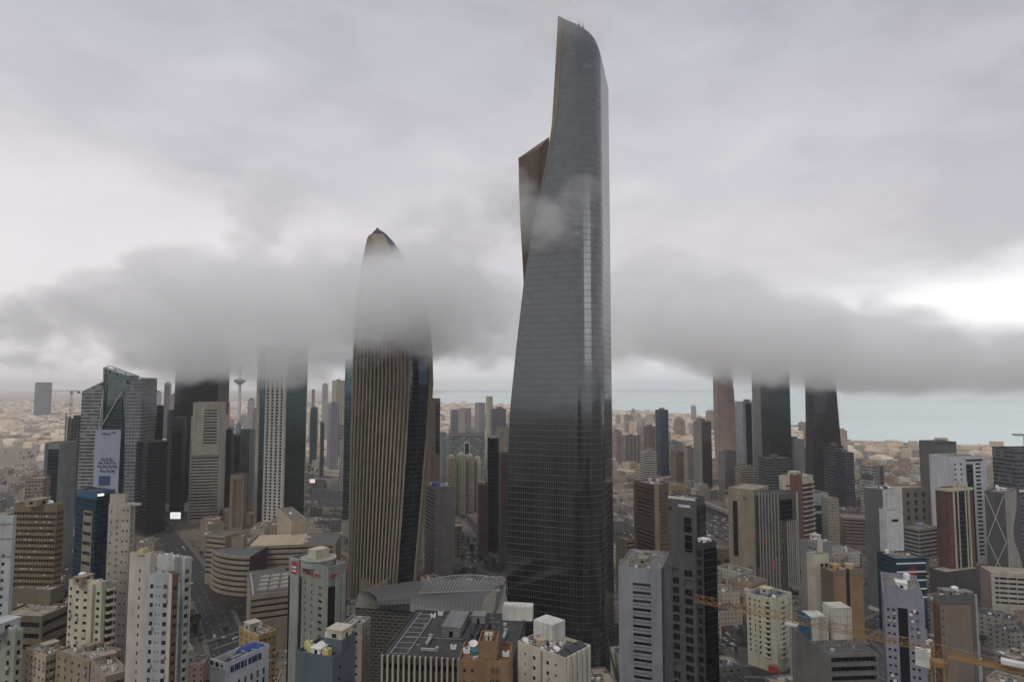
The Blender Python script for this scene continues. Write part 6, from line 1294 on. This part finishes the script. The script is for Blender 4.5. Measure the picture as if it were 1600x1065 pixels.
for _ in range(4000):
    if k >= 150: break
    px = rnd.choice((rnd.uniform(225, 560), rnd.uniform(665, 800), rnd.uniform(955, 1330), rnd.uniform(0, 1600))); D_ = rnd.uniform(900, 3300); x = (px-800)/F*D_
    if px < 225 and D_ < 2500: continue
    if px > 1330 and rnd.random() < .6: continue
    me, cn, h = rnd.choice(MV)
    if (px > 1330 or px < 225) and h > 45: continue
    if not onland(x, D_+40) or not free(x, D_, 22): continue
    o = bpy.data.objects.new('mid_rise_block', me); COL.objects.link(o); o.matrix_basis = TR(x, D_, 0, 12 + rnd.choice((0, 90)) + rnd.uniform(-6, 6)); FI.append((o.matrix_basis.inverted(), 18, 15)); k += 1
    wh = 'between the banner tower and the ribbed skyscraper' if px < 560 else 'in the gap between the two biggest towers' if px < 800 else 'between the tallest tower and the dark flared tower' if px < 1330 else 'on the flat shore at far right'
    tag(o, '%s %s mid-rise %s' % ('short' if h < 45 else ('tall' if h > 65 else 'medium'), cn, wh), 'mid-rise block', 'mid-rises of the farther city')
# ------------------------------------------------------------------ street lamps
mb = MB(); mb.cyl(0, 0, .14, 0, 10, 6, r1=.08); mb.bar((0, 0, 10), (1.8, 0, 10.3), .06); mb.bar((0, 0, 10), (-1.8, 0, 10.3), .06); pole_m = mb.mesh('pole', [steel]); mb = MB(); mb.box(1.5, 2.4, -.18, .18, 10.2, 10.35); mb.box(-2.4, -1.5, -.18, .18, 10.2, 10.35); lamp_m = mb.mesh('lamp_head', [whitep])
for ri, lb in ((0, 'by the wide road on the left'), (6, 'along the diagonal road on the right'), (3, 'along the road behind the mall'), (7, 'along the lower right street'), (8, 'along the highway right of the tallest tower'), (2, 'behind the cream balconied block')):
    pts, wd = ROADS[ri]
    for i in range(1, len(pts)-1, 2):
        d = (pts[i+1]-pts[i-1]).normalized(); n_ = Vector((-d.y, d.x)); q = pts[i] + n_*(wd/2+1.2)*(1 if i % 4 == 1 else -1)
        o = empty('street_lamp', 'thin double-headed street lamp ' + lb, 'street lamp', TR(q.x, q.y, 0, math.degrees(math.atan2(n_.y, n_.x))), 'street lamps'); inst('pole', pole_m, o, Matrix()); inst('lamp_head', lamp_m, o, Matrix())
# ------------------------------------------------------------------ trees
leafm, t, p = newmat('foliage'); oi = t.nodes.new("ShaderNodeTexCoord"); 
LK(mixc(t, ramp(t, noise(t, oi.outputs['Object'], .9, 3), [(.35, (0,)*3), (.65, (1,)*3)], 'LINEAR'), (.018, .028, .012), (.05, .062, .025)), p.inputs['Base Color']); p.inputs['Roughness'].default_value = .8
bark = W('bark', (.09, .07, .05))
def tree_mesh(seed, palm=False):
    r_ = random.Random(seed); tb, cb_ = MB(), MB()
    if palm:
        tb.cyl(0, 0, .28, 0, 7, 7, r1=.18)
        for k in range(16):
            a = k*2*math.pi/16 + r_.uniform(-.1, .1); up = r_.uniform(-.1, 1.0); pr = Vector((0, 0, 7))
            for j in range(1, 5):
                u = j/4; q = Vector((math.cos(a)*3.4*u, math.sin(a)*3.4*u, 7 + up*1.6*u - 2.6*u*u)); n = Vector((-math.sin(a), math.cos(a), 0))*(.5*(1-u*.7)); cb_.quad(pr-n, pr+n, q+n*.8, q-n*.8); pr = q
    else:
        tb.cyl(0, 0, .32, 0, 3, 7, r1=.2); lobes = []
        for k in range(7):
            a = r_.uniform(0, 6.28); rr_ = r_.uniform(.6, 2.2); q = Vector((math.cos(a)*rr_, math.sin(a)*rr_, r_.uniform(3.6, 6.4))); lobes.append((q, r_.uniform(1.0, 1.9))); tb.bar((0, 0, 2.6), tuple(q), .1)
        for (c, R_) in lobes:
            for k in range(75):
                d = Vector((r_.gauss(0, 1), r_.gauss(0, 1), r_.gauss(0, 1))).normalized()*R_*r_.uniform(.55, 1.05); q = c + d; n = Vector((r_.gauss(0, 1), r_.gauss(0, 1), r_.gauss(0, 1))).normalized(); u = n.orthogonal().normalized()*r_.uniform(.16, .36); v = n.cross(u.normalized())*r_.uniform(.16, .36); cb_.quad(q-u, q-v, q+u, q+v)
    return tb.mesh('trunk', [bark]), cb_.mesh('crown', [leafm])
TM = [tree_mesh(i) for i in range(5)] + [tree_mesh(50, True)]
def tree(x, y, s, v, lb, nm='tree'):
    o = empty(nm, lb, 'tree', Matrix.Translation((x, y, 0)) @ Matrix.Rotation(rnd.uniform(0, 6), 4, 'Z') @ Matrix.Scale(s, 4), 'street and park trees'); inst('trunk', TM[v][0], o, Matrix()); inst('crown', TM[v][1], o, Matrix())
TZ = [((672, 880, 800, 912), 30, 'dark green bushy tree in the wedge-shaped park behind the mall'), ((300, 955, 345, 1005), 5, 'dark tree beside the wide road right of the white residential tower'), ((470, 728, 500, 752), 9, 'dark tree in the sandy gap right of the white-grid tower'), ((505, 745, 535, 765), 9, 'tree near the lots left of the ribbed skyscraper'), ((1122, 868, 1142, 890), 7, 'tree beside the flyover right of the charcoal tower'),
      ((1080, 1000, 1200, 1052), 14, 'tree along the dark street below the cream balcony block'), ((0, 708, 60, 722), 10, 'tree in the row crossing the sandy lots on the far left'), ((362, 960, 410, 1005), 9, 'tree on the verge under the beige garages'), ((720, 845, 800, 880), 16, 'tree among the parked cars between the two big towers'), ((1240, 860, 1340, 960), 16, 'tree in the streets near the orange-brown slabs'), ((1500, 880, 1600, 1010), 14, 'tree near the parking building on the right'), ((960, 770, 1080, 850), 12, 'tree around the highway right of the tallest tower')]
for (x0, y0, x1, y1), n, lb in TZ:
    k = 0
    for _ in range(n*5):
        if k >= n: break
        q = ground(rnd.uniform(x0, x1), rnd.uniform(y0, y1))
        if not free(q.x, q.y, 1.0): continue
        s_ = rnd.uniform(.7, 1.25)
        if y1 > 950 and x0 == 300: s_ = 1.6
        tree(q.x, q.y, s_, rnd.randrange(6 if rnd.random() < .5 else 5), lb, 'tree'); k += 1

for ri, lb in ((0, 'lining the wide road on the left'), (1, 'lining the side road by the garages'), (6, 'lining the diagonal road on the right'), (7, 'lining the lower right street'), (2, 'lining the street behind the cream balconied block'), (8, 'lining the highway on the right'), (3, 'lining the road behind the mall')):
    pts, wd = ROADS[ri]
    for i in range(1, len(pts)-1):
        for sd_ in (-1, 1):
            if rnd.random() < .45: continue
            d = (pts[i+1]-pts[i-1]).normalized(); n_ = Vector((-d.y, d.x)); q = pts[i] + n_*(wd/2+3.6)*sd_ + d*rnd.uniform(-4, 4)
            if any(abs((M_ @ q.to_3d()).x) < a_+1 and abs((M_ @ q.to_3d()).y) < b_+1 for M_, a_, b_ in FI): continue
            tree(q.x, q.y, rnd.uniform(.6, 1.0), 5 if rnd.random() < .5 else rnd.randrange(5), 'dark green roadside tree ' + lb)
# ------------------------------------------------------------------ cars
CC = [('white', (.62, .62, .60)), ('silver', (.36, .37, .38)), ('dark grey', (.07, .07, .075)), ('red', (.22, .03, .03)), ('white', (.62, .62, .60)), ('sand', (.36, .31, .24)), ('navy', (.03, .045, .10))]
cm = [plain('car_paint_%d' % i, c, .25, .2) for i, (n_, c) in enumerate(CC)]
def car_meshes(i, suv):
    b = MB(); L, H_ = 2.3, .95 if not suv else 1.1
    prof = [(-L, .35), (-L, .8), (-L*.9, .95), (-L*.55, H_), (-L*.35, 1.45 if not suv else 1.75), (L*.35 if not suv else L*.75, 1.45 if not suv else 1.75), (L*.62 if not suv else L*.92, H_), (L*.97, .9), (L, .35)]
    n = len(prof)
    for (x0, z0), (x1, z1) in zip(prof, prof[1:]):
        w0, w1 = (.92 if z0 < 1.2 else .72), (.92 if z1 < 1.2 else .72); b.quad((x0, -w0, z0), (x0, w0, z0), (x1, w1, z1), (x1, -w1, z1))
    for s in (-1, 1): b.poly([(x, s*(.92 if z < 1.2 else .72), z) for x, z in (prof if s > 0 else prof[::-1])])
    b.quad((-L, .92, .35), (-L, -.92, .35), (L, -.92, .35), (L, .92, .35))
    g = MB(); zt = 1.45 if not suv else 1.75; xr = L*.35 if not suv else L*.75; xb = L*.62 if not suv else L*.92
    g.quad((-L*.53, -.78, H_+.06), (-L*.53, .78, H_+.06), (-L*.37, .66, zt-.03), (-L*.37, -.66, zt-.03)); g.quad((xb+.02, .78, H_+.06), (xb+.02, -.78, H_+.06), (xr+.05, -.66, zt-.03), (xr+.05, .66, zt-.03))
    for s in (-1, 1): P = [(-L*.45, s*.9, H_+.05), (xb-.12, s*.9, H_+.05), (xr-.02, s*.745, zt-.08), (-L*.33, s*.745, zt-.08)]; g.poly(P if s < 0 else P[::-1])
    return b.mesh('body', [cm[i]]), g.mesh('window', [gl])
wb_ = MB()
wb_.v = [(.34*math.cos(a*math.pi/6), y_, .34 + .34*math.sin(a*math.pi/6)) for y_ in (-.12, .12) for a in range(12)]
for a in range(12): wb_.f.append((a, 12+a, 12+(a+1) % 12, (a+1) % 12)); wb_.m.append(0)
wb_.f += [tuple(range(12)), tuple(range(23, 11, -1))]; wb_.m += [0, 0]; wheel = wb_.mesh('wheel', [blackm])
CMs = [(car_meshes(i, i % 2 == 1), i) for i in range(7)]
ncar = 0
def car(x, y, a, lbl, group):
    global ncar
    if ncar >= 298: return
    (bd, wn), i = rnd.choice(CMs); o = empty('parked_car' if 'parked' in lbl else 'car', CC[i][0] + ' ' + ('estate car' if i % 2 else 'saloon car') + ' ' + lbl, 'car', TR(x, y, .02, a), group); inst('body', bd, o, Matrix()); inst('window', wn, o, Matrix())
    if y < 520:
        for (u, v) in ((-1.45, -.82), (-1.45, .82), (1.4, -.82), (1.4, .82)): inst('wheel', wheel, o, Matrix.Translation((u, v, 0)))
    ncar += 1
PL = ['in the crowded lot between the ribbed and the tallest tower', 'in the dense lot right of the charcoal tower', 'in the lot right of the tallest tower', 'in the lot left of the white-faced tower', 'left of the cream balcony block', 'by the wide road on the left', 'below the parking building on the right', 'beside the highway left of the ribbed tower', 'right of the orange-brown slabs', 'behind the tan office block', 'between the balcony block and the concrete shell', 'under the lit billboard', 'at the far left edge', 'under the flyover', 'on the verge by the wide road', 'beside the mall']
CN = [46, 44, 16, 24, 22, 9, 18, 16, 16, 12, 10, 8, 4, 10, 4, 4]
for q, lb, n in zip(PARKW, PL, CN):
    xs, ys = [v.x for v in q], [v.y for v in q]; k = 0; a0 = rnd.uniform(5, 20); ca, sa = math.cos(R(a0)), math.sin(R(a0)); spots = []
    cx, cy_ = sum(xs)/len(xs), sum(ys)/len(ys)
    for i in range(-30, 31):
        for j in range(-12, 13):
            u, v = i*2.9, j*8.5; x, y = cx + u*ca - v*sa, cy_ + u*sa + v*ca
            if inpoly(x, y, q) and free(x, y, 1.5): spots.append((x, y))
    rnd.shuffle(spots)
    for (x, y) in spots[:n]: car(x, y, a0 + 90 + rnd.choice((0, 180)), 'parked ' + lb, 'parked cars')
RL = ['on the wide road right of the white residential tower', 'on the side road by the beige garages', 'on the street behind the cream balconied block', 'on the road behind the mall', 'on the ramp loop behind the mall', 'on the street between the two big towers', 'on the diagonal road on the right', 'on the street at the lower right', 'on the highway right of the tallest tower']
for ri, (lb, n) in enumerate(zip(RL, (14, 6, 4, 8, 2, 4, 14, 12, 12))):
    pts, wd = ROADS[ri]
    for _ in range(n):
        i = rnd.randrange(1, len(pts)-1); d = (pts[i+1]-pts[i-1]).normalized(); nn = Vector((-d.y, d.x)); s_ = rnd.choice((-1, 1)); q = pts[i] + d*rnd.uniform(-5, 5) + nn*(s_*wd*.25)
        car(q.x, q.y, math.degrees(math.atan2(d.y, d.x)) + (180 if s_ > 0 else 0), 'driving ' + lb, 'cars on the roads')
# orange and purple buses
for (px, py, a, m_, lb) in ((1570, 944, -18, orange, 'orange bus parked on the open lot at the right edge'), (1578, 951, -18, W('bus_purple', (.14, .10, .16)), 'purple bus parked beside the orange one')):
    q = ground(px, py); o = empty('bus', lb, 'bus', TR(q.x, q.y, .02, a)); mb = MB(); mb.box(-6, 6, -1.25, 1.25, .4, 3.1); mb.build('body', m_, o); mb = MB(); mb.box(-5.8, 5.8, -1.28, 1.28, 1.6, 2.5); mb.build('window', gl, o)
    for (u, v) in ((-4, -1.1), (-4, 1.1), (4, -1.1), (4, 1.1)): inst('wheel', wheel, o, Matrix.Translation((u, v, 0)) @ Matrix.Scale(1.4, 4))

# ------------------------------------------------------------------ billboards
def board(px, py, D, w_, h_, lb, m_, marks=()):
    P = at(px, py, D); o = empty('billboard', lb, 'billboard', Matrix.Translation((P.x, D, 0))); mb = MB(); mb.box(-w_/2, w_/2, -.3, .3, P.z-h_/2, P.z+h_/2); mb.build('screen', m_, o)
    mb = MB(); mb.box(-w_/2-.3, w_/2+.3, .31, .7, P.z-h_/2-.3, P.z+h_/2+.3); mb.build('frame', steel, o); mb = MB(); mb.box(-.6, .6, .75, 1.6, 0, P.z); mb.build('post', steel, o)
    for (x0, z0, x1, z1) in marks: mb = MB(); mb.bar((x0*w_, -.36, P.z+z0*h_), (x1*w_, -.36, P.z+z1*h_), .28); mb.build('screen_mark', bluem, o)
board(274, 805, 830, 13, 8, 'bright white lit screen left of the beige banded tower', signw, [(-.2, -.02, .15, .05), (.15, .05, .35, .12)])
board(488, 751, 900, 7, 5, 'small pink-white lit sign above the road right of the white-grid tower', plain('pink_screen', (1, .75, .75), .5, emit=.7))

# ------------------------------------------------------------------ tower cranes
cy_m = plain('crane_yellow', (.24, .14, .05), .6); cab_w = plain('crane_cab', (.55, .55, .52), .5)
def lattice(mb, p, q, wd, hd, n, r, tri=False):
    p, q = Vector(p), Vector(q); d = (q-p).normalized(); s_ = d.cross(Vector((0, 0, 1))); s_ = s_.normalized() if s_.length > .1 else Vector((1, 0, 0)); u = s_.cross(d).normalized()
    cs = [s_*wd/2, -s_*wd/2, u*hd] if tri else [s_*wd/2+u*hd/2, -s_*wd/2+u*hd/2, -s_*wd/2-u*hd/2, s_*wd/2-u*hd/2]
    for c in cs: mb.bar(p+c, q+c, r*1.5)
    m_ = len(cs)
    for i in range(n):
        a, b = p.lerp(q, i/n), p.lerp(q, (i+1)/n)
        for k in range(m_):
            c0, c1 = cs[k], cs[(k+1) % m_]; mb.bar(a+c0, b+c1, r); mb.bar(a+c0, a+c1, r)
def crane(lb, X, Y, zj, ang, jl, cl, sc_=1.0, col=None, mastz=0):
    o = empty('tower_crane', lb, 'tower crane', TR(X, Y, 0, ang)); col = col or cy_m
    mb = MB(); lattice(mb, (0, 0, mastz), (0, 0, zj-1.2*sc_), 1.5*sc_, 1.5*sc_, int(zj/(2.2*sc_)), .04*sc_); mb.build('mast', col, o)
    mb = MB(); lattice(mb, (1.2*sc_, 0, zj), (jl, 0, zj), 1.0*sc_, .95*sc_, int(jl/(1.3*sc_)), .028*sc_, True); mb.build('jib', col, o)
    mb = MB(); lattice(mb, (-1.2*sc_, 0, zj), (-cl, 0, zj), 1.1*sc_, .5*sc_, int(cl/(1.6*sc_)), .035*sc_); mb.box(-cl, -1, -.6*sc_, .6*sc_, zj-.35*sc_, zj-.25*sc_); mb.build('counter_jib', col, o)
    mb = MB(); lattice(mb, (0, 0, zj-1*sc_), (0, 0, zj+.9*sc_), 1.3*sc_, 1.3*sc_, 1, .05*sc_); mb.cyl(0, 0, .95*sc_, zj-1.5*sc_, zj-1*sc_, 14); mb.build('slewing_head', col, o)
    mb = MB(); mb.box(.9*sc_, 2.5*sc_, -2.0*sc_, -.75*sc_, zj-2.4*sc_, zj-.5*sc_); c_ = mb.build('cab', cab_w, o); mb = MB(); mb.box(1.1*sc_, 2.3*sc_, -2.04*sc_, -2.01*sc_, zj-1.9*sc_, zj-.8*sc_); mb.box(2.51*sc_, 2.54*sc_, -1.9*sc_, -.85*sc_, zj-1.9*sc_, zj-.8*sc_); mb.build('cab_window', gl, c_)
    mb = MB(); mb.box(-cl+.2, -cl+2.2*sc_, -.5*sc_, .5*sc_, zj-1.8*sc_, zj+.2*sc_); mb.build('counterweight', conc, o); mb = MB(); mb.box(-cl*.55, -cl*.55+2.2*sc_, -.55*sc_, .55*sc_, zj+.35*sc_, zj+.75*sc_); mb.build('winch_box', cab_w, o)
    mb = MB(); mb.bar((0, 0, zj+.9*sc_), (jl*.62, 0, zj+1.0*sc_), .04*sc_); mb.bar((0, 0, zj+.9*sc_), (-cl+1, 0, zj+.3*sc_), .04*sc_); mb.build('tie_rod', steel, o)
    mb = MB(); tx = jl*.55; mb.box(tx-.8*sc_, tx+.8*sc_, -.6*sc_, .6*sc_, zj-.45*sc_, zj-.2*sc_); mb.build('trolley', cab_w, o); mb = MB(); mb.bar((tx-.2*sc_, 0, zj-.4), (tx-.2*sc_, 0, zj-18*sc_), .03*sc_); mb.bar((tx+.2*sc_, 0, zj-.4), (tx+.2*sc_, 0, zj-18*sc_), .03*sc_); mb.box(tx-.3, tx+.3, -.2, .2, zj-18.8*sc_, zj-18*sc_); mb.build('hook', steel, o)
P = at(1466, 1018, 80); tip = at(1086, 938, 80); zj = P.z; k = (zj-CZ); 
tipD = None
r_ = ray(1086, 938); s_ = (zj-CZ)/r_.z; T = CAM + r_*s_
ang = math.degrees(math.atan2(T.y-P.y, T.x-P.x)); crane('yellow tower crane in the foreground, its jib stretching left across the lower right', P.x, P.y, zj, ang, (T-P).length, 15)
P = at(112, 611, 860); crane('small distant tower crane beside the banner tower, its jib level above the suburbs', P.x, P.y, P.z, 175, 42, 12, 1.6, plain('crane_grey', (.12, .12, .13), .5))
P = at(84, 651, 900); crane('far crane with a short dark jib, left of the unfinished tower', P.x+18, P.y, P.z, 180, 16, 6, 1.4, plain('crane_grey', (.12, .12, .13), .5))
# ------------------------------------------------------------------ haze
hz = bpy.data.materials.new('haze_air'); hz.use_nodes = True; t = hz.node_tree; t.nodes.clear(); pv = t.nodes.new("ShaderNodeVolumePrincipled"); oo = t.nodes.new("ShaderNodeOutputMaterial"); LK(pv.outputs[0], oo.inputs['Volume'])
pv.inputs['Color'].default_value = (.97, .97, 1, 1); pv.inputs['Density'].default_value = HAZE; pv.inputs['Anisotropy'].default_value = .1
mb = MB(); mb.box(-41500, 46500, -5500, 41500, -3.2, 440); tag(mb.build('haze', hz), 'thin grey haze over the whole city', 'haze', kind='stuff')
# ------------------------------------------------------------------ low cloud
def cloud(name, label, blobs, vox, dens, nscale=.012, namp=1.0, seed=0.0, thr=.0, zcut=None, col=(.995, .995, 1.0)):
    """blobs: (x, y, z, rx, ry, rz, weight) ellipsoids, eroded by noise, turned into a volume grid"""
    xs = [(b[0] - b[3], b[0] + b[3]) for b in blobs]; ys = [(b[1] - b[4], b[1] + b[4]) for b in blobs]; zs = [(b[2] - b[5], b[2] + b[5]) for b in blobs]
    lo = Vector((min(a for a, _ in xs), min(a for a, _ in ys), min(a for a, _ in zs)))
    hi = Vector((max(a for _, a in xs), max(a for _, a in ys), max(a for _, a in zs)))
    g = bpy.data.node_groups.new(name + "_shape", 'GeometryNodeTree')
    g.interface.new_socket(name="Geometry", in_out='OUTPUT', socket_type='NodeSocketGeometry')
    go = g.nodes.new("NodeGroupOutput")
    pos = g.nodes.new("GeometryNodeInputPosition").outputs[0]
    mpn = g.nodes.new("ShaderNodeVectorMath"); mpn.operation = 'MULTIPLY_ADD'; LK(pos, mpn.inputs[0])
    mpn.inputs[1].default_value = (1, 1, 1.6); mpn.inputs[2].default_value = (seed, seed * .7, 0)
    nz = g.nodes.new("ShaderNodeTexNoise"); nz.inputs['Scale'].default_value = nscale; nz.inputs['Detail'].default_value = 8; nz.inputs['Roughness'].default_value = .60
    nz.inputs['Distortion'].default_value = .1
    LK(mpn.outputs[0], nz.inputs['Vector'])
    nb = g.nodes.new("ShaderNodeTexNoise"); nb.inputs['Scale'].default_value = nscale*3.3; nb.inputs['Detail'].default_value = 7; nb.inputs['Roughness'].default_value = .62; LK(mpn.outputs[0], nb.inputs['Vector'])
    tot = None
    for (x, y, z, rx, ry, rz, wt) in blobs:
        s = g.nodes.new("ShaderNodeVectorMath"); s.operation = 'SUBTRACT'; LK(pos, s.inputs[0]); s.inputs[1].default_value = (x, y, z)
        d = g.nodes.new("ShaderNodeVectorMath"); d.operation = 'DIVIDE'; LK(s.outputs[0], d.inputs[0]); d.inputs[1].default_value = (rx, ry, rz)
        q = g.nodes.new("ShaderNodeVectorMath"); q.operation = 'DOT_PRODUCT'; LK(d.outputs[0], q.inputs[0]); LK(d.outputs[0], q.inputs[1])
        v = math_n(g, 'MULTIPLY', math_n(g, 'SUBTRACT', 1.0, q.outputs['Value'], True), wt)
        tot = v if tot is None else math_n(g, 'MAXIMUM', tot, v)
    n = math_n(g, 'ADD', math_n(g, 'MULTIPLY', math_n(g, 'SUBTRACT', nz.outputs[0], .5), 2.9 * namp), math_n(g, 'MULTIPLY', math_n(g, 'SUBTRACT', nb.outputs[0], .5), 2.3 * namp))
    f = math_n(g, 'SUBTRACT', math_n(g, 'ADD', tot, math_n(g, 'MULTIPLY', n, math_n(g, 'POWER', math_n(g, 'MINIMUM', tot, 1.0), .5))), thr)
    f = math_n(g, 'MULTIPLY', f, 2.3, True)
    f = math_n(g, 'MULTIPLY', math_n(g, 'POWER', f, 1.5), dens)
    vc = g.nodes.new("GeometryNodeVolumeCube")
    LK(f, vc.inputs['Density']); vc.inputs['Min'].default_value = lo; vc.inputs['Max'].default_value = hi
    for ax, i in (('X', 0), ('Y', 1), ('Z', 2)): vc.inputs['Resolution ' + ax].default_value = max(8, int((hi[i] - lo[i]) / vox))
    m = bpy.data.materials.new(name + "_vapour"); m.use_nodes = True; t = m.node_tree; t.nodes.clear()
    pv = t.nodes.new("ShaderNodeVolumePrincipled"); o = t.nodes.new("ShaderNodeOutputMaterial")
    pv.inputs['Color'].default_value = (*col, 1); pv.inputs['Density'].default_value = 1.0; pv.inputs['Anisotropy'].default_value = .2
    LK(pv.outputs[0], o.inputs['Volume'])
    sm = g.nodes.new("GeometryNodeSetMaterial"); sm.inputs['Material'].default_value = m
    LK(vc.outputs[0], sm.inputs['Geometry']); LK(sm.outputs[0], go.inputs[0])
    vd = bpy.data.volumes.new(name); ob = bpy.data.objects.new(name, vd); COL.objects.link(ob)
    vd.materials.append(m)
    md = ob.modifiers.new("shape", 'NODES'); md.node_group = g
    ob['label'] = label; ob['category'] = 'cloud'; ob['kind'] = 'stuff'
    return ob
def cb(px, py, Y, rpx, rpy, depth, wt=1.0):
    """an ellipsoid of cloud at real distance Y with its size in metres from the extent seen there"""
    p = at(px, py, Y); k = Y / F
    return (p.x, p.y, p.z, rpx * k, depth, rpy * k, wt)
bank_left = [cb(60, 505, 760, 150, 50, 150, .55), cb(200, 495, 760, 170, 72, 160, 1.0), cb(330, 480, 740, 160, 100, 170, 1.3), cb(430, 490, 720, 160, 115, 180, 1.5),
             cb(520, 470, 660, 140, 115, 130, 1.4), cb(610, 500, 640, 120, 100, 90, 1.0), cb(690, 480, 620, 120, 115, 120, 1.2), cb(760, 500, 620, 110, 95, 110, .9),
             cb(650, 400, 620, 110, 80, 90, .8), cb(730, 350, 640, 100, 80, 90, .75), cb(405, 345, 800, 85, 95, 90, .7), cb(470, 330, 780, 70, 60, 70, .5), cb(670, 320, 640, 60, 60, 60, .6), cb(310, 545, 780, 170, 55, 140, 1.1), cb(460, 552, 740, 150, 55, 150, 1.2), cb(100, 560, 900, 190, 40, 140, .5), cb(308, 545, 890, 120, 66, 70, 1.5), cb(440, 545, 770, 110, 70, 70, 1.5), cb(250, 470, 760, 150, 80, 120, 1.1),
             cb(612, 468, 490, 125, 100, 55, 1.8), cb(700, 470, 520, 90, 80, 50, 1.2), cb(690, 540, 560, 90, 50, 60, .9)]
bank_right = [cb(970, 500, 760, 140, 100, 120, 1.0), cb(1080, 500, 800, 150, 100, 150, 1.3), cb(1200, 530, 820, 160, 88, 160, 1.5), cb(1330, 545, 840, 180, 80, 170, 1.5),
              cb(1470, 562, 850, 180, 68, 170, 1.5), cb(1620, 568, 850, 180, 62, 170, 1.4), cb(1010, 440, 800, 120, 60, 110, .7), cb(1760, 575, 850, 150, 60, 150, 1.1), cb(1135, 545, 1180, 90, 62, 90, 1.5), cb(1215, 550, 930, 110, 62, 80, 1.5), cb(1295, 555, 1010, 110, 62, 90, 1.6), cb(1180, 450, 820, 90, 45, 90, .5), cb(1340, 480, 840, 80, 35, 90, .5)]
wisp = [cb(885, 345, 376, 62, 46, 16, .9), cb(838, 352, 402, 52, 55, 20, .85), cb(905, 300, 376, 44, 32, 12, .7), cb(790, 310, 440, 60, 50, 40, .6)]
cap = [cb(885, 30, 415, 100, 70, 45, .8)]
cloud("cloud_bank", "dark grey low cloud swallowing the towers left of the tallest tower", bank_left, 4.5, .0145, nscale=.011, namp=1.8, thr=.30)
cloud("cloud_bank", "long flat grey cloud lying over the bay on the right", bank_right, 4.5, .014, nscale=.010, namp=1.5, seed=300, thr=.30)
shroud = [cb(612, 470, 505, 110, 82, 46, 2.0), cb(650, 430, 520, 75, 60, 40, 1.3), cb(575, 500, 510, 70, 60, 40, 1.2), cb(640, 530, 530, 90, 55, 36, .8), cb(590, 540, 520, 60, 45, 30, .7)]
cloud("cloud_shroud", "grey cloud wrapped round the upper part of the ribbed skyscraper", shroud, 3, .026, nscale=.02, namp=1.25, seed=500, thr=.2)
cloud("cloud_wisp", "thin pale wisp drifting across the middle of the tallest tower", wisp, 1.5, .014, nscale=.028, namp=1.6, seed=80)
cloud("cloud_veil", "faint mist around the slanted top of the tallest tower", cap, 5, .010, nscale=.02, namp=.8, seed=40)
